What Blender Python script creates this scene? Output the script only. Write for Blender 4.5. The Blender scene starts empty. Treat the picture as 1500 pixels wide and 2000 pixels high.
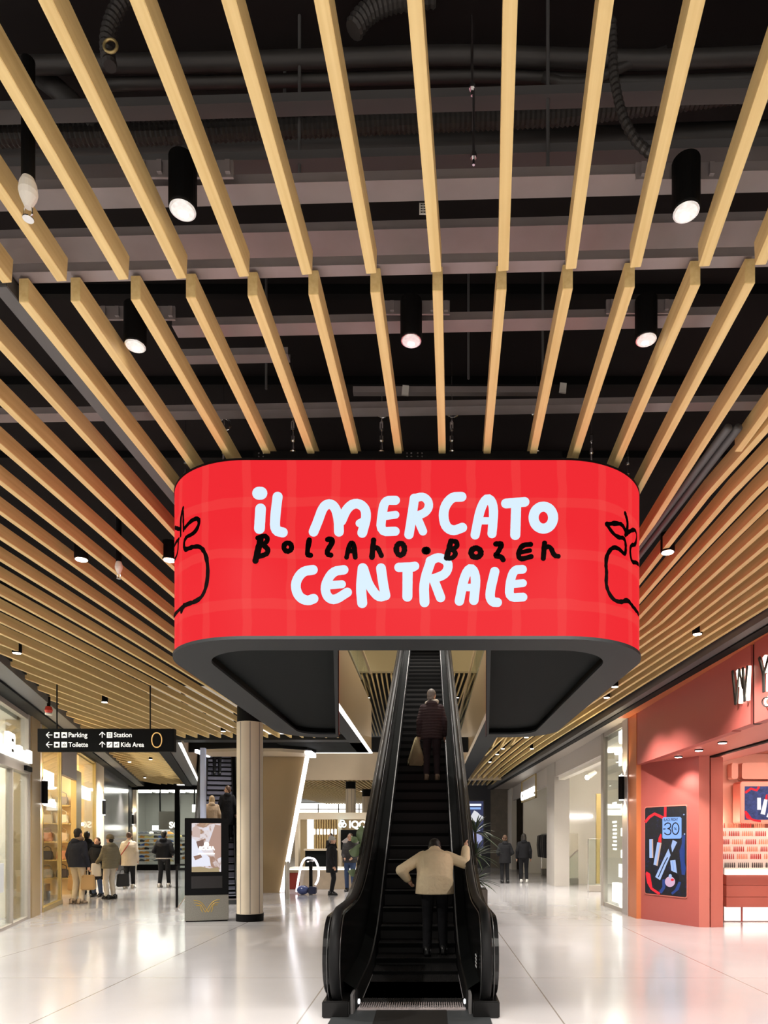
import bpy, bmesh, math, random
from math import pi, sin, cos, sqrt, atan2, radians
from mathutils import Vector, Matrix

random.seed(7)
SC = bpy.context.scene
COL = SC.collection

# ------------------------------------------------------------------ camera, world, exposure
# f = 24 mm on a 36 mm sensor, level, rising-front shift as in architectural photography
F = 2000 * 24.0 / 36.0
PX, PY, EYE = 840.0, 1635.0, 1.6
cam_d = bpy.data.cameras.new('camera')
cam = bpy.data.objects.new('camera', cam_d)
COL.objects.link(cam)
cam.location = (0, 0, EYE)
cam.rotation_euler = (pi / 2, 0, 0)
cam_d.sensor_fit = 'AUTO'
cam_d.sensor_width = 36.0
cam_d.lens = 24.0
cam_d.shift_x = -(PX - 750) / 2000.0
cam_d.shift_y = (PY - 1000) / 2000.0
cam_d.clip_start = 0.05
cam_d.clip_end = 300
SC.camera = cam

WORLD_STRENGTH = 0.42
DOWNLIGHT_W = 80.0
SPOT_W = 128.0
DISP = 0.42       # brightness of pictures and lit screens against the exposure
w = bpy.data.worlds.new('world')
SC.world = w
w.use_nodes = True
w.node_tree.nodes['Background'].inputs[0].default_value = (1.0, 0.95, 0.88, 1)
w.node_tree.nodes['Background'].inputs[1].default_value = WORLD_STRENGTH

SC.view_settings.view_transform = 'Standard'
SC.view_settings.look = 'None'
SC.view_settings.gamma = 1.0
SC.view_settings.exposure = 1.6
SC.view_settings.use_curve_mapping = False


def P(px, py, Y):
    """a point of the picture at depth Y -> world"""
    return Vector(((px - PX) * Y / F, Y, EYE + (PY - py) * Y / F))


def XA(px, Y):
    return (px - PX) * Y / F


def ZA(py, Y):
    return EYE + (PY - py) * Y / F


def FY(py):
    return EYE * F / (py - PY)


# ------------------------------------------------------------------ materials
MATS = {}


def mat(name, col, rough=0.5, metal=0.0, spec=0.5, emit=0.0, ecol=None, noise=0.0, nscale=8.0, bump=0.0, coat=0.0):
    if name in MATS:
        return MATS[name]
    m = bpy.data.materials.new(name)
    m.use_nodes = True
    nt = m.node_tree
    b = nt.nodes['Principled BSDF']
    b.inputs['Base Color'].default_value = (*col, 1)
    b.inputs['Roughness'].default_value = rough
    b.inputs['Metallic'].default_value = metal
    b.inputs['Specular IOR Level'].default_value = spec
    if coat:
        b.inputs['Coat Weight'].default_value = coat
        b.inputs['Coat Roughness'].default_value = 0.08
    if emit:
        b.inputs['Emission Color'].default_value = (*(ecol or col), 1)
        b.inputs['Emission Strength'].default_value = emit
    if noise or bump:
        tc = nt.nodes.new('ShaderNodeTexCoord')
        n = nt.nodes.new('ShaderNodeTexNoise')
        n.inputs['Scale'].default_value = nscale
        n.inputs['Detail'].default_value = 5
        nt.links.new(tc.outputs['Object'], n.inputs['Vector'])
        if noise:
            mx = nt.nodes.new('ShaderNodeMix')
            mx.data_type = 'RGBA'
            mx.inputs[6].default_value = (*[c * (1 - noise) for c in col], 1)
            mx.inputs[7].default_value = (*[min(1, c * (1 + noise)) for c in col], 1)
            nt.links.new(n.outputs['Fac'], mx.inputs[0])
            nt.links.new(mx.outputs[2], b.inputs['Base Color'])
        if bump:
            bp = nt.nodes.new('ShaderNodeBump')
            bp.inputs['Strength'].default_value = bump
            bp.inputs['Distance'].default_value = 0.02
            nt.links.new(n.outputs['Fac'], bp.inputs['Height'])
            nt.links.new(bp.outputs['Normal'], b.inputs['Normal'])
    MATS[name] = m
    return m


def wood(name, c1, c2):
    m = bpy.data.materials.new(name)
    m.use_nodes = True
    nt = m.node_tree
    b = nt.nodes['Principled BSDF']
    b.inputs['Roughness'].default_value = 0.55
    tc = nt.nodes.new('ShaderNodeTexCoord')
    oi = nt.nodes.new('ShaderNodeObjectInfo')
    mp = nt.nodes.new('ShaderNodeMapping')
    mp.inputs['Scale'].default_value = (28, 0.9, 28)
    n = nt.nodes.new('ShaderNodeTexNoise')
    n.inputs['Scale'].default_value = 1.4
    n.inputs['Detail'].default_value = 6
    n.noise_dimensions = '4D'
    nt.links.new(tc.outputs['Object'], mp.inputs['Vector'])
    nt.links.new(mp.outputs['Vector'], n.inputs['Vector'])
    mt = nt.nodes.new('ShaderNodeMath')
    mt.operation = 'MULTIPLY'
    mt.inputs[1].default_value = 37.0
    nt.links.new(oi.outputs['Random'], mt.inputs[0])
    nt.links.new(mt.outputs[0], n.inputs['W'])
    mx = nt.nodes.new('ShaderNodeMix')
    mx.data_type = 'RGBA'
    mx.inputs[6].default_value = (*c1, 1)
    mx.inputs[7].default_value = (*c2, 1)
    rp = nt.nodes.new('ShaderNodeMapRange')
    rp.inputs[1].default_value = 0.3
    rp.inputs[2].default_value = 0.7
    nt.links.new(n.outputs['Fac'], rp.inputs[0])
    nt.links.new(rp.outputs[0], mx.inputs[0])
    nt.links.new(mx.outputs[2], b.inputs['Base Color'])
    MATS[name] = m
    return m


def glass(name, tint=(0.93, 0.96, 0.95), refl=0.5):
    m = bpy.data.materials.new(name)
    m.use_nodes = True
    nt = m.node_tree
    nt.nodes.clear()
    o = nt.nodes.new('ShaderNodeOutputMaterial')
    mix = nt.nodes.new('ShaderNodeMixShader')
    tr = nt.nodes.new('ShaderNodeBsdfTransparent')
    tr.inputs[0].default_value = (*tint, 1)
    gl = nt.nodes.new('ShaderNodeBsdfGlossy')
    gl.inputs['Roughness'].default_value = 0.02
    fr = nt.nodes.new('ShaderNodeFresnel')
    fr.inputs[0].default_value = 1.45
    mm = nt.nodes.new('ShaderNodeMath')
    mm.operation = 'MULTIPLY'
    mm.inputs[1].default_value = refl * 2
    nt.links.new(fr.outputs[0], mm.inputs[0])
    nt.links.new(mm.outputs[0], mix.inputs[0])
    nt.links.new(tr.outputs[0], mix.inputs[1])
    nt.links.new(gl.outputs[0], mix.inputs[2])
    nt.links.new(mix.outputs[0], o.inputs[0])
    MATS[name] = m
    return m


M_SLAT = wood('pine_slat', (0.70, 0.495, 0.200), (0.83, 0.635, 0.295))
M_BLACK = mat('black_paint', (0.004, 0.0038, 0.0038), 0.6, spec=0.12)
M_DECK = mat('dark_plenum', (0.012, 0.0095, 0.0095), 0.8, spec=0.15, noise=0.35, nscale=1.2)
M_STEEL = mat('galvanised_steel', (0.26, 0.225, 0.225), 0.45, 0.2, noise=0.2, nscale=5)
M_GREY = mat('grey_trunking', (0.11, 0.105, 0.105), 0.5, 0.3)
M_CHROME = mat('chrome', (0.8, 0.8, 0.8), 0.15, 1.0)
M_DGREY = mat('dark_grey_panel', (0.017, 0.019, 0.0205), 0.6, spec=0.25)
M_CHAR = mat('charcoal_panel', (0.007, 0.0085, 0.0085), 0.8, spec=0.12)
M_BEIGE = mat('beige_panel', (0.56, 0.46, 0.33), 0.45, noise=0.05, nscale=2)
M_BRONZE = mat('bronze_fascia', (0.62, 0.44, 0.24), 0.28, 0.35)
M_CREAM = mat('cream_cladding', (0.70, 0.60, 0.46), 0.5, noise=0.05, nscale=3)
M_WHITE = mat('white_plaster', (0.80, 0.76, 0.68), 0.7)
M_TAUPE = mat('taupe_frame', (0.36, 0.32, 0.28), 0.45)
M_GOLD = mat('gold_frame', (0.55, 0.42, 0.18), 0.35, 0.6)
M_GLASS = glass('clear_glass', refl=0.16)
M_LAMP = mat('lamp_lens', (1, 0.95, 0.85), 0.4, emit=6, ecol=(1, 0.95, 0.88))
M_REFL = mat('reflector', (0.75, 0.74, 0.73), 0.25, 0.5, emit=0.10, ecol=(1, 0.97, 0.93), noise=0.35, nscale=60)
M_LED = mat('white_led', (1, 1, 1), 0.4, emit=1.0, ecol=(0.93, 0.92, 1.0))
M_SHOPL = mat('shop_light', (1, 1, 1), 0.4, emit=22, ecol=(1, 0.92, 0.76))
M_SHOPW = mat('white_shop_light', (1, 1, 1), 0.4, emit=26, ecol=(1, 0.94, 0.82))
M_SHOPK = mat('shoe_shop_light', (1, 1, 1), 0.4, emit=11, ecol=(1, 0.95, 0.86))
M_SHOP1 = mat('front_shop_light', (1, 1, 1), 0.4, emit=34, ecol=(1, 0.95, 0.84))
M_SHOPF = mat('far_shop_light', (1, 1, 1), 0.4, emit=1.6, ecol=(1, 0.93, 0.78))
M_SIGNW = mat('lit_white_sign', (1, 1, 1), 0.4, emit=0.9, ecol=(1, 0.97, 0.9))
M_RED = mat('red_laminate', (0.42, 0.095, 0.08), 0.45)
M_REDC = mat('coral_laminate', (0.62, 0.18, 0.135), 0.42)
M_ORANGE = mat('copper_trim', (0.60, 0.18, 0.06), 0.35, 0.35)
M_STONE = mat('grey_terrazzo', (0.27, 0.26, 0.23), 0.6, noise=0.35, nscale=60)
M_RUBBER = mat('black_rubber', (0.008, 0.008, 0.0085), 0.55, spec=0.14)
M_ESC = mat('black_glossy_metal', (0.0035, 0.0033, 0.0033), 0.24, 0.0, 0.32)
M_SKIN = mat('skin', (0.62, 0.36, 0.25), 0.55)


# ------------------------------------------------------------------ mesh helpers
def bm_new():
    return bmesh.new()


def obj(name, bm, m, parent=None, smooth=False, bevel=0.0):
    if bevel:
        bmesh.ops.bevel(bm, geom=list(bm.edges), offset=bevel, segments=2, affect='EDGES', clamp_overlap=True)
    bmesh.ops.recalc_face_normals(bm, faces=bm.faces)
    me = bpy.data.meshes.new(name)
    bm.to_mesh(me)
    bm.free()
    if m is not None:
        for mm in (m if isinstance(m, (list, tuple)) else [m]):
            me.materials.append(mm)
    if smooth:
        me.polygons.foreach_set('use_smooth', [True] * len(me.polygons))
    o = bpy.data.objects.new(name, me)
    COL.objects.link(o)
    if parent is not None:
        o.parent = parent
    return o


def tag(o, label=None, cat=None, group=None, kind=None):
    if label:
        o['label'] = label
    if cat:
        o['category'] = cat
    if group:
        o['group'] = group
    if kind:
        o['kind'] = kind
    return o


def empty(name, loc=(0, 0, 0), label=None, cat=None, group=None, rot=(0, 0, 0), kind=None):
    o = bpy.data.objects.new(name, None)
    COL.objects.link(o)
    o.location = loc
    o.rotation_euler = rot
    o.empty_display_size = 0.1
    return tag(o, label, cat, group, kind)


def struct(name, bm, m, **k):
    return tag(obj(name, bm, m, **k), kind='structure')


def box(bm, x0, x1, y0, y1, z0, z1, M=None, mi=0):
    vs = [Vector((x, y, z)) for x in (x0, x1) for y in (y0, y1) for z in (z0, z1)]
    if M is not None:
        vs = [M @ v for v in vs]
    v = [bm.verts.new(p) for p in vs]
    for f in ((0, 1, 3, 2), (4, 6, 7, 5), (0, 4, 5, 1), (2, 3, 7, 6), (0, 2, 6, 4), (1, 5, 7, 3)):
        fc = bm.faces.new([v[i] for i in f])
        fc.material_index = mi
    return bm


def bx(*a, **k):
    return box(bm_new(), *a, **k)


def prism(bm, pts, lo, hi, axis='z', M=None):
    """closed 2-D outline extruded between lo and hi along an axis"""
    def mk(p, h):
        if axis == 'z':
            v = Vector((p[0], p[1], h))
        elif axis == 'x':
            v = Vector((h, p[0], p[1]))
        else:
            v = Vector((p[0], h, p[1]))
        return M @ v if M is not None else v
    a = [bm.verts.new(mk(p, lo)) for p in pts]
    b = [bm.verts.new(mk(p, hi)) for p in pts]
    n = len(pts)
    f1 = bm.faces.new(a)
    f2 = bm.faces.new(b[::-1])
    for i in range(n):
        bm.faces.new((a[i], b[i], b[(i + 1) % n], a[(i + 1) % n]))
    bmesh.ops.triangulate(bm, faces=[f1, f2])
    return bm


def tube(bm, pts, r, n=10, closed=False, r2=None):
    """round tube along a polyline; r may be a list; r2 flattens the second axis"""
    pts = [Vector(p) for p in pts]
    rs = r if isinstance(r, (list, tuple)) else [r] * len(pts)
    rings = []
    up = Vector((0, 0, 1))
    prev = None
    m = len(pts)
    for i, p in enumerate(pts):
        if closed:
            t = pts[(i + 1) % m] - pts[i - 1]
        else:
            t = pts[min(i + 1, m - 1)] - pts[max(i - 1, 0)]
        t.normalize()
        if prev is None:
            a = t.orthogonal().normalized() if abs(t.dot(up)) > 0.95 else t.cross(up).normalized()
        else:
            a = (prev - t * prev.dot(t)).normalized()
        prev = a
        b = t.cross(a)
        rb = rs[i] if r2 is None else r2
        rings.append([bm.verts.new(p + a * (rs[i] * cos(2 * pi * k / n)) + b * (rb * sin(2 * pi * k / n))) for k in range(n)])
    for i in range(m if closed else m - 1):
        A, B = rings[i], rings[(i + 1) % m]
        for k in range(n):
            bm.faces.new((A[k], A[(k + 1) % n], B[(k + 1) % n], B[k]))
    if not closed:
        bm.faces.new(rings[0][::-1])
        bm.faces.new(rings[-1])
    return bm


def lathe(bm, prof, n=32, M=None):
    """prof: [(r,z)...] about z"""
    rings = []
    for r, z in prof:
        ring = []
        for k in range(n):
            v = Vector((r * cos(2 * pi * k / n), r * sin(2 * pi * k / n), z))
            ring.append(bm.verts.new(M @ v if M is not None else v))
        rings.append(ring)
    for A, B in zip(rings, rings[1:]):
        for k in range(n):
            bm.faces.new((A[k], A[(k + 1) % n], B[(k + 1) % n], B[k]))
    bm.faces.new(rings[0][::-1])
    bm.faces.new(rings[-1])
    return bm


def ell(bm, c, r, seg=16, ring=10, M=None):
    T = Matrix.Translation(Vector(c)) @ Matrix.Diagonal((*r, 1))
    if M is not None:
        T = M @ T
    bmesh.ops.create_uvsphere(bm, u_segments=seg, v_segments=ring, radius=1.0, matrix=T)
    return bm


def text(body, size, loc, rot, m, parent, name='lettering', extrude=0.004, align='LEFT', bold=0.0, sx=1.0, shear=0.0, fit=0.0):
    cu = bpy.data.curves.new(name, 'FONT')
    cu.body = body
    cu.size = size
    cu.extrude = extrude
    cu.align_x = align
    cu.offset = bold
    cu.shear = shear
    o = bpy.data.objects.new(name, cu)
    cu.materials.append(m)
    COL.objects.link(o)
    o.location = loc
    o.rotation_euler = rot
    o.scale = (sx, 1, 1)
    bpy.context.view_layer.update()
    if fit and o.dimensions.x > 0:
        o.scale = (fit / o.dimensions.x * sx, 1, 1)
    me = bpy.data.meshes.new_from_object(o.evaluated_get(bpy.context.evaluated_depsgraph_get()))
    n = bpy.data.objects.new(name, me)
    COL.objects.link(n)
    n.location, n.rotation_euler, n.scale = o.location.copy(), o.rotation_euler.copy(), o.scale.copy()
    bpy.data.objects.remove(o)
    if parent is not None:
        n.parent = parent
    return n


ORD = ['zeroth', 'first', 'second', 'third', 'fourth', 'fifth', 'sixth', 'seventh', 'eighth', 'ninth', 'tenth', 'eleventh', 'twelfth',
       'thirteenth', 'fourteenth', 'fifteenth', 'sixteenth', 'seventeenth', 'eighteenth', 'nineteenth', 'twentieth',
       'twenty-first', 'twenty-second', 'twenty-third', 'twenty-fourth', 'twenty-fifth', 'twenty-sixth', 'twenty-seventh', 'twenty-eighth',
       'twenty-ninth', 'thirtieth', 'thirty-first', 'thirty-second', 'thirty-third', 'thirty-fourth', 'thirty-fifth', 'thirty-sixth',
       'thirty-seventh', 'thirty-eighth', 'thirty-ninth', 'fortieth']

ZS = 4.10      # underside of the slats
ZC = 4.05      # underside of ceiling borders


def XL(Y):     # line of the left shop fronts
    return -8.13 - 0.333 * (Y - 14.1)


XR = 4.06      # line of the right shop fronts

# ------------------------------------------------------------------ floor
def make_floor_mat():
    m = bpy.data.materials.new('polished_terrazzo')
    m.use_nodes = True
    nt = m.node_tree
    b = nt.nodes['Principled BSDF']
    L = nt.links
    tc = nt.nodes.new('ShaderNodeTexCoord')
    n1 = nt.nodes.new('ShaderNodeTexNoise')
    n1.inputs['Scale'].default_value = 0.7
    n1.inputs['Detail'].default_value = 6
    n2 = nt.nodes.new('ShaderNodeTexNoise')
    n2.inputs['Scale'].default_value = 90
    L.new(tc.outputs['Object'], n1.inputs['Vector'])
    L.new(tc.outputs['Object'], n2.inputs['Vector'])
    mx = nt.nodes.new('ShaderNodeMix')
    mx.data_type = 'RGBA'
    mx.inputs[6].default_value = (0.355, 0.343, 0.35, 1)
    mx.inputs[7].default_value = (0.45, 0.437, 0.444, 1)
    ad = nt.nodes.new('ShaderNodeMath')
    ad.operation = 'MULTIPLY_ADD'
    ad.inputs[1].default_value = 0.35
    L.new(n2.outputs['Fac'], ad.inputs[0])
    ml = nt.nodes.new('ShaderNodeMath')
    ml.operation = 'MULTIPLY'
    ml.inputs[1].default_value = 0.65
    L.new(n1.outputs['Fac'], ml.inputs[0])
    L.new(ml.outputs[0], ad.inputs[2])
    L.new(ad.outputs[0], mx.inputs[0])
    # expansion joints
    sp = nt.nodes.new('ShaderNodeSeparateXYZ')
    L.new(tc.outputs['Object'], sp.inputs[0])

    def joint(out, off, period, wdt):
        a = nt.nodes.new('ShaderNodeMath'); a.operation = 'ADD'; a.inputs[1].default_value = off
        L.new(out, a.inputs[0])
        p = nt.nodes.new('ShaderNodeMath'); p.operation = 'PINGPONG'; p.inputs[1].default_value = period / 2
        L.new(a.outputs[0], p.inputs[0])
        c = nt.nodes.new('ShaderNodeMath'); c.operation = 'LESS_THAN'; c.inputs[1].default_value = wdt
        L.new(p.outputs[0], c.inputs[0])
        return c.outputs[0]
    j1 = joint(sp.outputs[0], 3.43, 2.29, 0.007)
    j2 = joint(sp.outputs[1], 1.4, 4.58, 0.006)
    mxj = nt.nodes.new('ShaderNodeMath'); mxj.operation = 'MAXIMUM'
    L.new(j1, mxj.inputs[0]); L.new(j2, mxj.inputs[1])
    mj = nt.nodes.new('ShaderNodeMix'); mj.data_type = 'RGBA'
    mj.inputs[7].default_value = (0.20, 0.175, 0.155, 1)
    L.new(mxj.outputs[0], mj.inputs[0])
    L.new(mx.outputs[2], mj.inputs[6])
    L.new(mj.outputs[2], b.inputs['Base Color'])
    rr = nt.nodes.new('ShaderNodeMapRange')
    rr.inputs[3].default_value = 0.10
    rr.inputs[4].default_value = 0.26
    L.new(n1.outputs['Fac'], rr.inputs[0])
    L.new(rr.outputs[0], b.inputs['Roughness'])
    b.inputs['Specular IOR Level'].default_value = 0.55
    b.inputs['Coat Weight'].default_value = 0.25
    b.inputs['Coat Roughness'].default_value = 0.12
    return m


struct('floor', bx(-24, 12, -10, 60, -0.12, 0), make_floor_mat())

# ------------------------------------------------------------------ ceiling deck and big shell
bm = bm_new()
box(bm, -12, 6.2, -10, 12.4, 5.45, 5.6)
prism(bm, [(-16, 12.4), (-1.9, 12.4), (-1.9, 17.4), (-7.4, 17.4), (-11.9, 33), (-16, 33)], 5.45, 5.6)
prism(bm, [(1.3, 12.4), (6.2, 12.4), (6.2, 34.5), (1.3, 34.5)], 5.45, 5.6)
struct('ceiling', bm, M_DECK)
# upper storey ceiling over the void, end of the second storey
bm = bm_new()
box(bm, -9, 7, 27.9, 48, 8.42, 8.6)
struct('ceiling_upper', bm, M_BLACK)
struct('ceiling_top', bx(-20, 10, 12, 60, 11.6, 11.8), M_BEIGE)
struct('ceiling_far', bx(-12, 8, 29.5, 56, 4.35, 4.5), M_BLACK)
struct('trim_1', bx(-9, 7, 27.6, 27.9, 8.3, 9.75), mat('olive_fascia', (0.50, 0.40, 0.20), 0.5))
struct('trim_2', bx(-9.0, 4.4, 29.2, 29.5, 4.05, 5.35), M_BEIGE)
struct('trim_3', bx(-14.5, -9.4, 33.0, 33.2, 4.1, 6.0), mat('brown_panel', (0.20, 0.14, 0.09), 0.5))
# ------------------------------------------------------------------ timber slats
SW, SH = 0.046, 0.112


def slat(name, a, b, label, group, w_=SW, h_=SH, m=None):
    """a, b: ends of the centre line of the underside"""
    a, b = Vector(a), Vector(b)
    d = b - a
    L = d.length
    bm = bx(-w_ / 2, w_ / 2, 0, L, 0, h_)
    o = obj(name, bm, m or M_SLAT, bevel=0.002)
    o.location = a
    o.rotation_euler = (atan2(d.z, sqrt(d.x ** 2 + d.y ** 2)), 0, atan2(-d.x, d.y))
    return tag(o, label, 'ceiling slat', group)


def slat_curve(name, pts, label, group, w_=SW, h_=SH):
    bm = bm_new()
    p0 = Vector(pts[0])
    rings = []
    for i, p in enumerate(pts):
        p = Vector(p)
        t = (Vector(pts[min(i + 1, len(pts) - 1)]) - Vector(pts[max(i - 1, 0)])).normalized()
        n = Vector((t.y, -t.x, 0)) * (w_ / 2)
        q = p - p0
        rings.append([bm.verts.new(q + n), bm.verts.new(q + n + Vector((0, 0, h_))), bm.verts.new(q - n + Vector((0, 0, h_))), bm.verts.new(q - n)])
    for A, B in zip(rings, rings[1:]):
        for k in range(4):
            bm.faces.new((A[k], A[(k + 1) % 4], B[(k + 1) % 4], B[k]))
    bm.faces.new(rings[0])
    bm.faces.new(rings[-1][::-1])
    o = obj(name, bm, M_SLAT)
    o.location = p0
    return tag(o, label, 'ceiling slat', group)


# nearest row: ends above the first steel rail, tilting up towards the viewer
rowA = [(14, 553), (121, 550), (241.5, 547), (355, 545), (477, 541), (600, 537), (725.5, 535), (852, 532), (983, 530), (1115, 526), (1241, 523), (1375, 521), (1485, 518), (1600, 515)]
rowA = [(14 - 110, 556)] + rowA
dA = Vector((0.083, 1, -0.094))
for i, (px, py) in enumerate(rowA):
    Y = (ZS - EYE) * F / (PY - py)
    e = Vector((XA(px, Y), Y, ZS))
    s = e - dA * (Y + 1.2)
    slat('ceiling_slat', s, e, 'timber slat of the near row overhead, %s from the left' % ORD[i + 1], 'near row of timber ceiling slats')

# middle field: from behind the first rail to the end of the hall
VPB = 885.0
dB = (VPB - PX) / F


def void_left(Y):          # edge of the escalator void on the left side
    return -7.95 - 0.30 * (Y - 20.2)


def solve(f, lo, hi):
    for _ in range(60):
        m_ = (lo + hi) / 2
        if (f(lo) < 0) == (f(m_) < 0):
            lo = m_
        else:
            hi = m_
    return lo


xs = [46, 147, 264.5, 372.5, 493, 612, 733, 854.5, 979.5, 1109, 1230, 1358, 1465, 1578, 1690]
ys = [590, 588, 585, 581, 578, 575, 571, 568, 566, 564, 561, 557, 553, 550, 547]
NB = len(xs)
signX = (-1.85, 1.52)
for i, (px, py) in enumerate(zip(xs, ys)):
    Y = (ZS - EYE) * F / (PY - py)
    X0 = XA(px, Y)
    end = 17.2
    Xe = X0 + dB * (17.2 - Y)
    if -1.95 < Xe < 1.45:
        end = 5.4
    elif Xe >= 1.45:
        end = 19.0
    if i == 14:
        end = 4.43
    lab = 'long timber slat running on over the red screen, %s from the left' % ORD[i + 1]
    slat('ceiling_slat', (X0, Y, ZS), (X0 + dB * (end - Y), end, ZS), lab, 'middle row of timber ceiling slats')
# left field, further slats towards the left shop fronts
X0 = XA(46, 3.19)
for k in range(1, 41):
    x5 = X0 - 0.297 * k + dB * 1.8

    def xat(Y):
        return x5 + dB * (Y - 5)
    edge = lambda Y: xat(Y) - (XL(Y) + 0.62)
    start = 3.1 if k < 22 else 9.0
    if edge(start) < 0:
        start = solve(edge, start, 40)
    end = 17.2
    if xat(17.2) < -7.05:
        g = lambda Y: xat(Y) - void_left(Y)
        end = solve(g, 10, 40)
        end = min(end, 32.4)
    if end - start < 0.4 or start > 32:
        continue
    slat('ceiling_slat', (xat(start), start, ZS), (xat(end), end, ZS),
         'timber slat on the left side of the ceiling, %s to the left of the grey trunking' % ORD[k], 'left field of timber ceiling slats')
# right field, closer together, bending gently at the far end
for k in range(11):
    def xr(Y):
        s_ = 0.174 if Y < 5 else (0.174 - 0.006 * (Y - 5) if Y < 8 else min(0.23, 0.156 + 0.008 * (Y - 8)))
        return 3.77 - 0.045 * (Y - 5) + 0.0018 * max(0, Y - 17) ** 2 - s_ * (10 - k)
    pts = [(xr(y), y, ZS) for y in [2.2, 3.5, 5, 6, 7, 8, 9, 10, 11, 12, 12.3, 13, 14, 15, 16, 17, 18, 19, 20, 21, 22, 23, 24, 25, 26, 27, 28, 29, 30, 31, 32, 33] if y < 12.35 or xr(y) > 1.68]
    for c_ in range(1, len(pts)):
        if pts[c_][1] - pts[c_ - 1][1] > 1.6:
            pts = pts[:c_]
            break
    slat_curve('ceiling_slat', pts, 'timber slat over the right walkway, %s to the right of the twin dark rails' % ORD[k + 1], 'right field of timber ceiling slats')

# far slats beyond the void and slats of the upper storey
for k in range(34):
    x = -8.7 + 0.2 * k
    pts = []
    for y in (30, 33, 36, 40, 44, 48, 52):
        pts.append((x + 0.012 * (y - 30) + 0.0012 * (y - 30) ** 2, y, 4.12))
    slat_curve('ceiling_slat', pts, 'pale slat of the far ceiling in front of the end windows', 'far ceiling slats', 0.07, 0.1)
for k in range(44):
    x = -6.2 + 0.2 * k
    slat('ceiling_slat', (x, 28.0, 8.25), (x - 0.5, 45, 8.25), 'slat of the upper storey ceiling seen through the escalator void', 'upper storey ceiling slats', 0.06, 0.1)

# ------------------------------------------------------------------ plenum: rails, ducts, conduits
def rail(px0, px1, ybot, ytop, z, label, m=M_STEEL, lip=True, name='steel_rail'):
    Y = (z - EYE) * F / (PY - ytop)          # near edge of the flat underside
    d_ = (z - EYE) * F / (PY - ybot) - Y
    x0, x1 = XA(px0, Y), XA(px1, Y)
    bm = bm_new()
    box(bm, x0, x1, 0, d_, 0, 0.004)
    if lip:                                   # channel walls set in from the edges
        box(bm, x0, x1, 0.004, 0.008, 0.004, 0.045)
        box(bm, x0, x1, d_ - 0.008, d_ - 0.004, 0.004, 0.045)
    o = obj(name, bm, m)
    o.location = (0, Y, z)
    o.rotation_euler = (0, 0, -0.027)
    tag(o, label, 'steel rail', 'steel rails above the slats')
    return o


rail(-400, 1900, 392, 350, 4.36, 'steel channel above the slats, behind the two big front spotlights')
rail(-400, 1900, 512, 446, 4.42, 'tall steel channel above the ends of the near slats')
rail(-400, 1900, 536, 514, 4.225, 'slim steel rail at the ends of the near slats')
rail(330, 1420, 650, 626, 4.32, 'steel channel carrying the three smaller spotlights')
rail(-500, 2000, 812, 795, 4.40, 'low steel channel behind the suspension wires')
rail(340, 560, 703, 686, 4.5, 'short steel bracket behind the left small spotlight')
rail(-500, 2000, 338, 303, 4.75, 'flat grey beam high above the front spotlights', M_GREY)
rail(-500, 2000, 220, 190, 4.95, 'high grey beam above the ducts', M_GREY)


def pipe(pts, r, label, m=None, name='duct_pipe', cat='duct', ridged=False):
    bm = bm_new()
    pts = [Vector(p) for p in pts]
    # resample
    out = []
    for a, b in zip(pts, pts[1:]):
        n = max(2, int((b - a).length / (0.012 if ridged else 0.15)))
        for k in range(n):
            out.append(a.lerp(b, k / n))
    out.append(pts[-1])
    for _ in range(30 if ridged else 3):
        out = [out[0]] + [(out[i - 1] + out[i] * 2 + out[i + 1]) / 4 for i in range(1, len(out) - 1)] + [out[-1]]
    rs = [r * (1 + (0.12 if i % 2 else -0.06)) if ridged else r for i in range(len(out))]
    tube(bm, out, rs, 12)
    o = obj(name, bm, m or M_DECK, smooth=not ridged)
    return tag(o, label, cat, 'ducts and conduits above the slats')


M_DUCT = mat('dark_duct', (0.035, 0.031, 0.029), 0.5, 0.2, noise=0.3, nscale=6)
pipe([P(-300, 300, 3.5), P(300, 285, 3.5), P(900, 285, 3.5), P(1500, 265, 3.5), P(1900, 250, 3.5)], 0.06, 'thick dark duct crossing the plenum above the front rails', M_DUCT)
pipe([P(-300, 270, 3.3), P(300, 262, 3.3), P(760, 240, 3.3), P(1100, 225, 3.3), P(1600, 160, 3.3)], 0.04, 'corrugated dark duct lying beside the thick duct', M_DUCT, ridged=True)
pipe([P(-100, 130, 3.2), P(500, 120, 3.2), P(900, 105, 3.2), P(1250, 120, 3.2), P(1700, 100, 3.2)], 0.035, 'upper dark cable bundle crossing near the top', M_DUCT)
pipe([P(200, 165, 3.26), P(700, 155, 3.26), P(1000, 145, 3.26), P(1200, 165, 3.26), P(1700, 145, 3.26)], 0.025, 'thin dark cable bundle below the upper bundle', M_DUCT)
pipe([P(80, 150, 3.3), P(150, 200, 3.3), P(190, 260, 3.3)], 0.045, 'bent dark elbow pipe at the upper left', M_DUCT)
pipe([P(250, -20, 2.9), P(215, 40, 2.9), P(205, 90, 2.9), P(215, 130, 2.9)], 0.028, 'ridged conduit hanging at the upper left with a metal ring', M_DUCT, ridged=True, name='flexible_conduit', cat='conduit')
pipe([P(1195, 40, 2.8), P(1198, 150, 2.8), P(1215, 230, 2.8), P(1245, 285, 2.8), P(1290, 312, 2.8)], 0.018, 'ridged conduit hanging down to the right front spotlight', M_DUCT, ridged=True, name='flexible_conduit', cat='conduit')
pipe([P(690, 60, 3.1), P(710, 25, 3.1), P(760, 0, 3.1), P(850, -10, 3.1)], 0.04, 'ridged conduit arching at the top centre', M_DUCT, ridged=True, name='flexible_conduit', cat='conduit')
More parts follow.
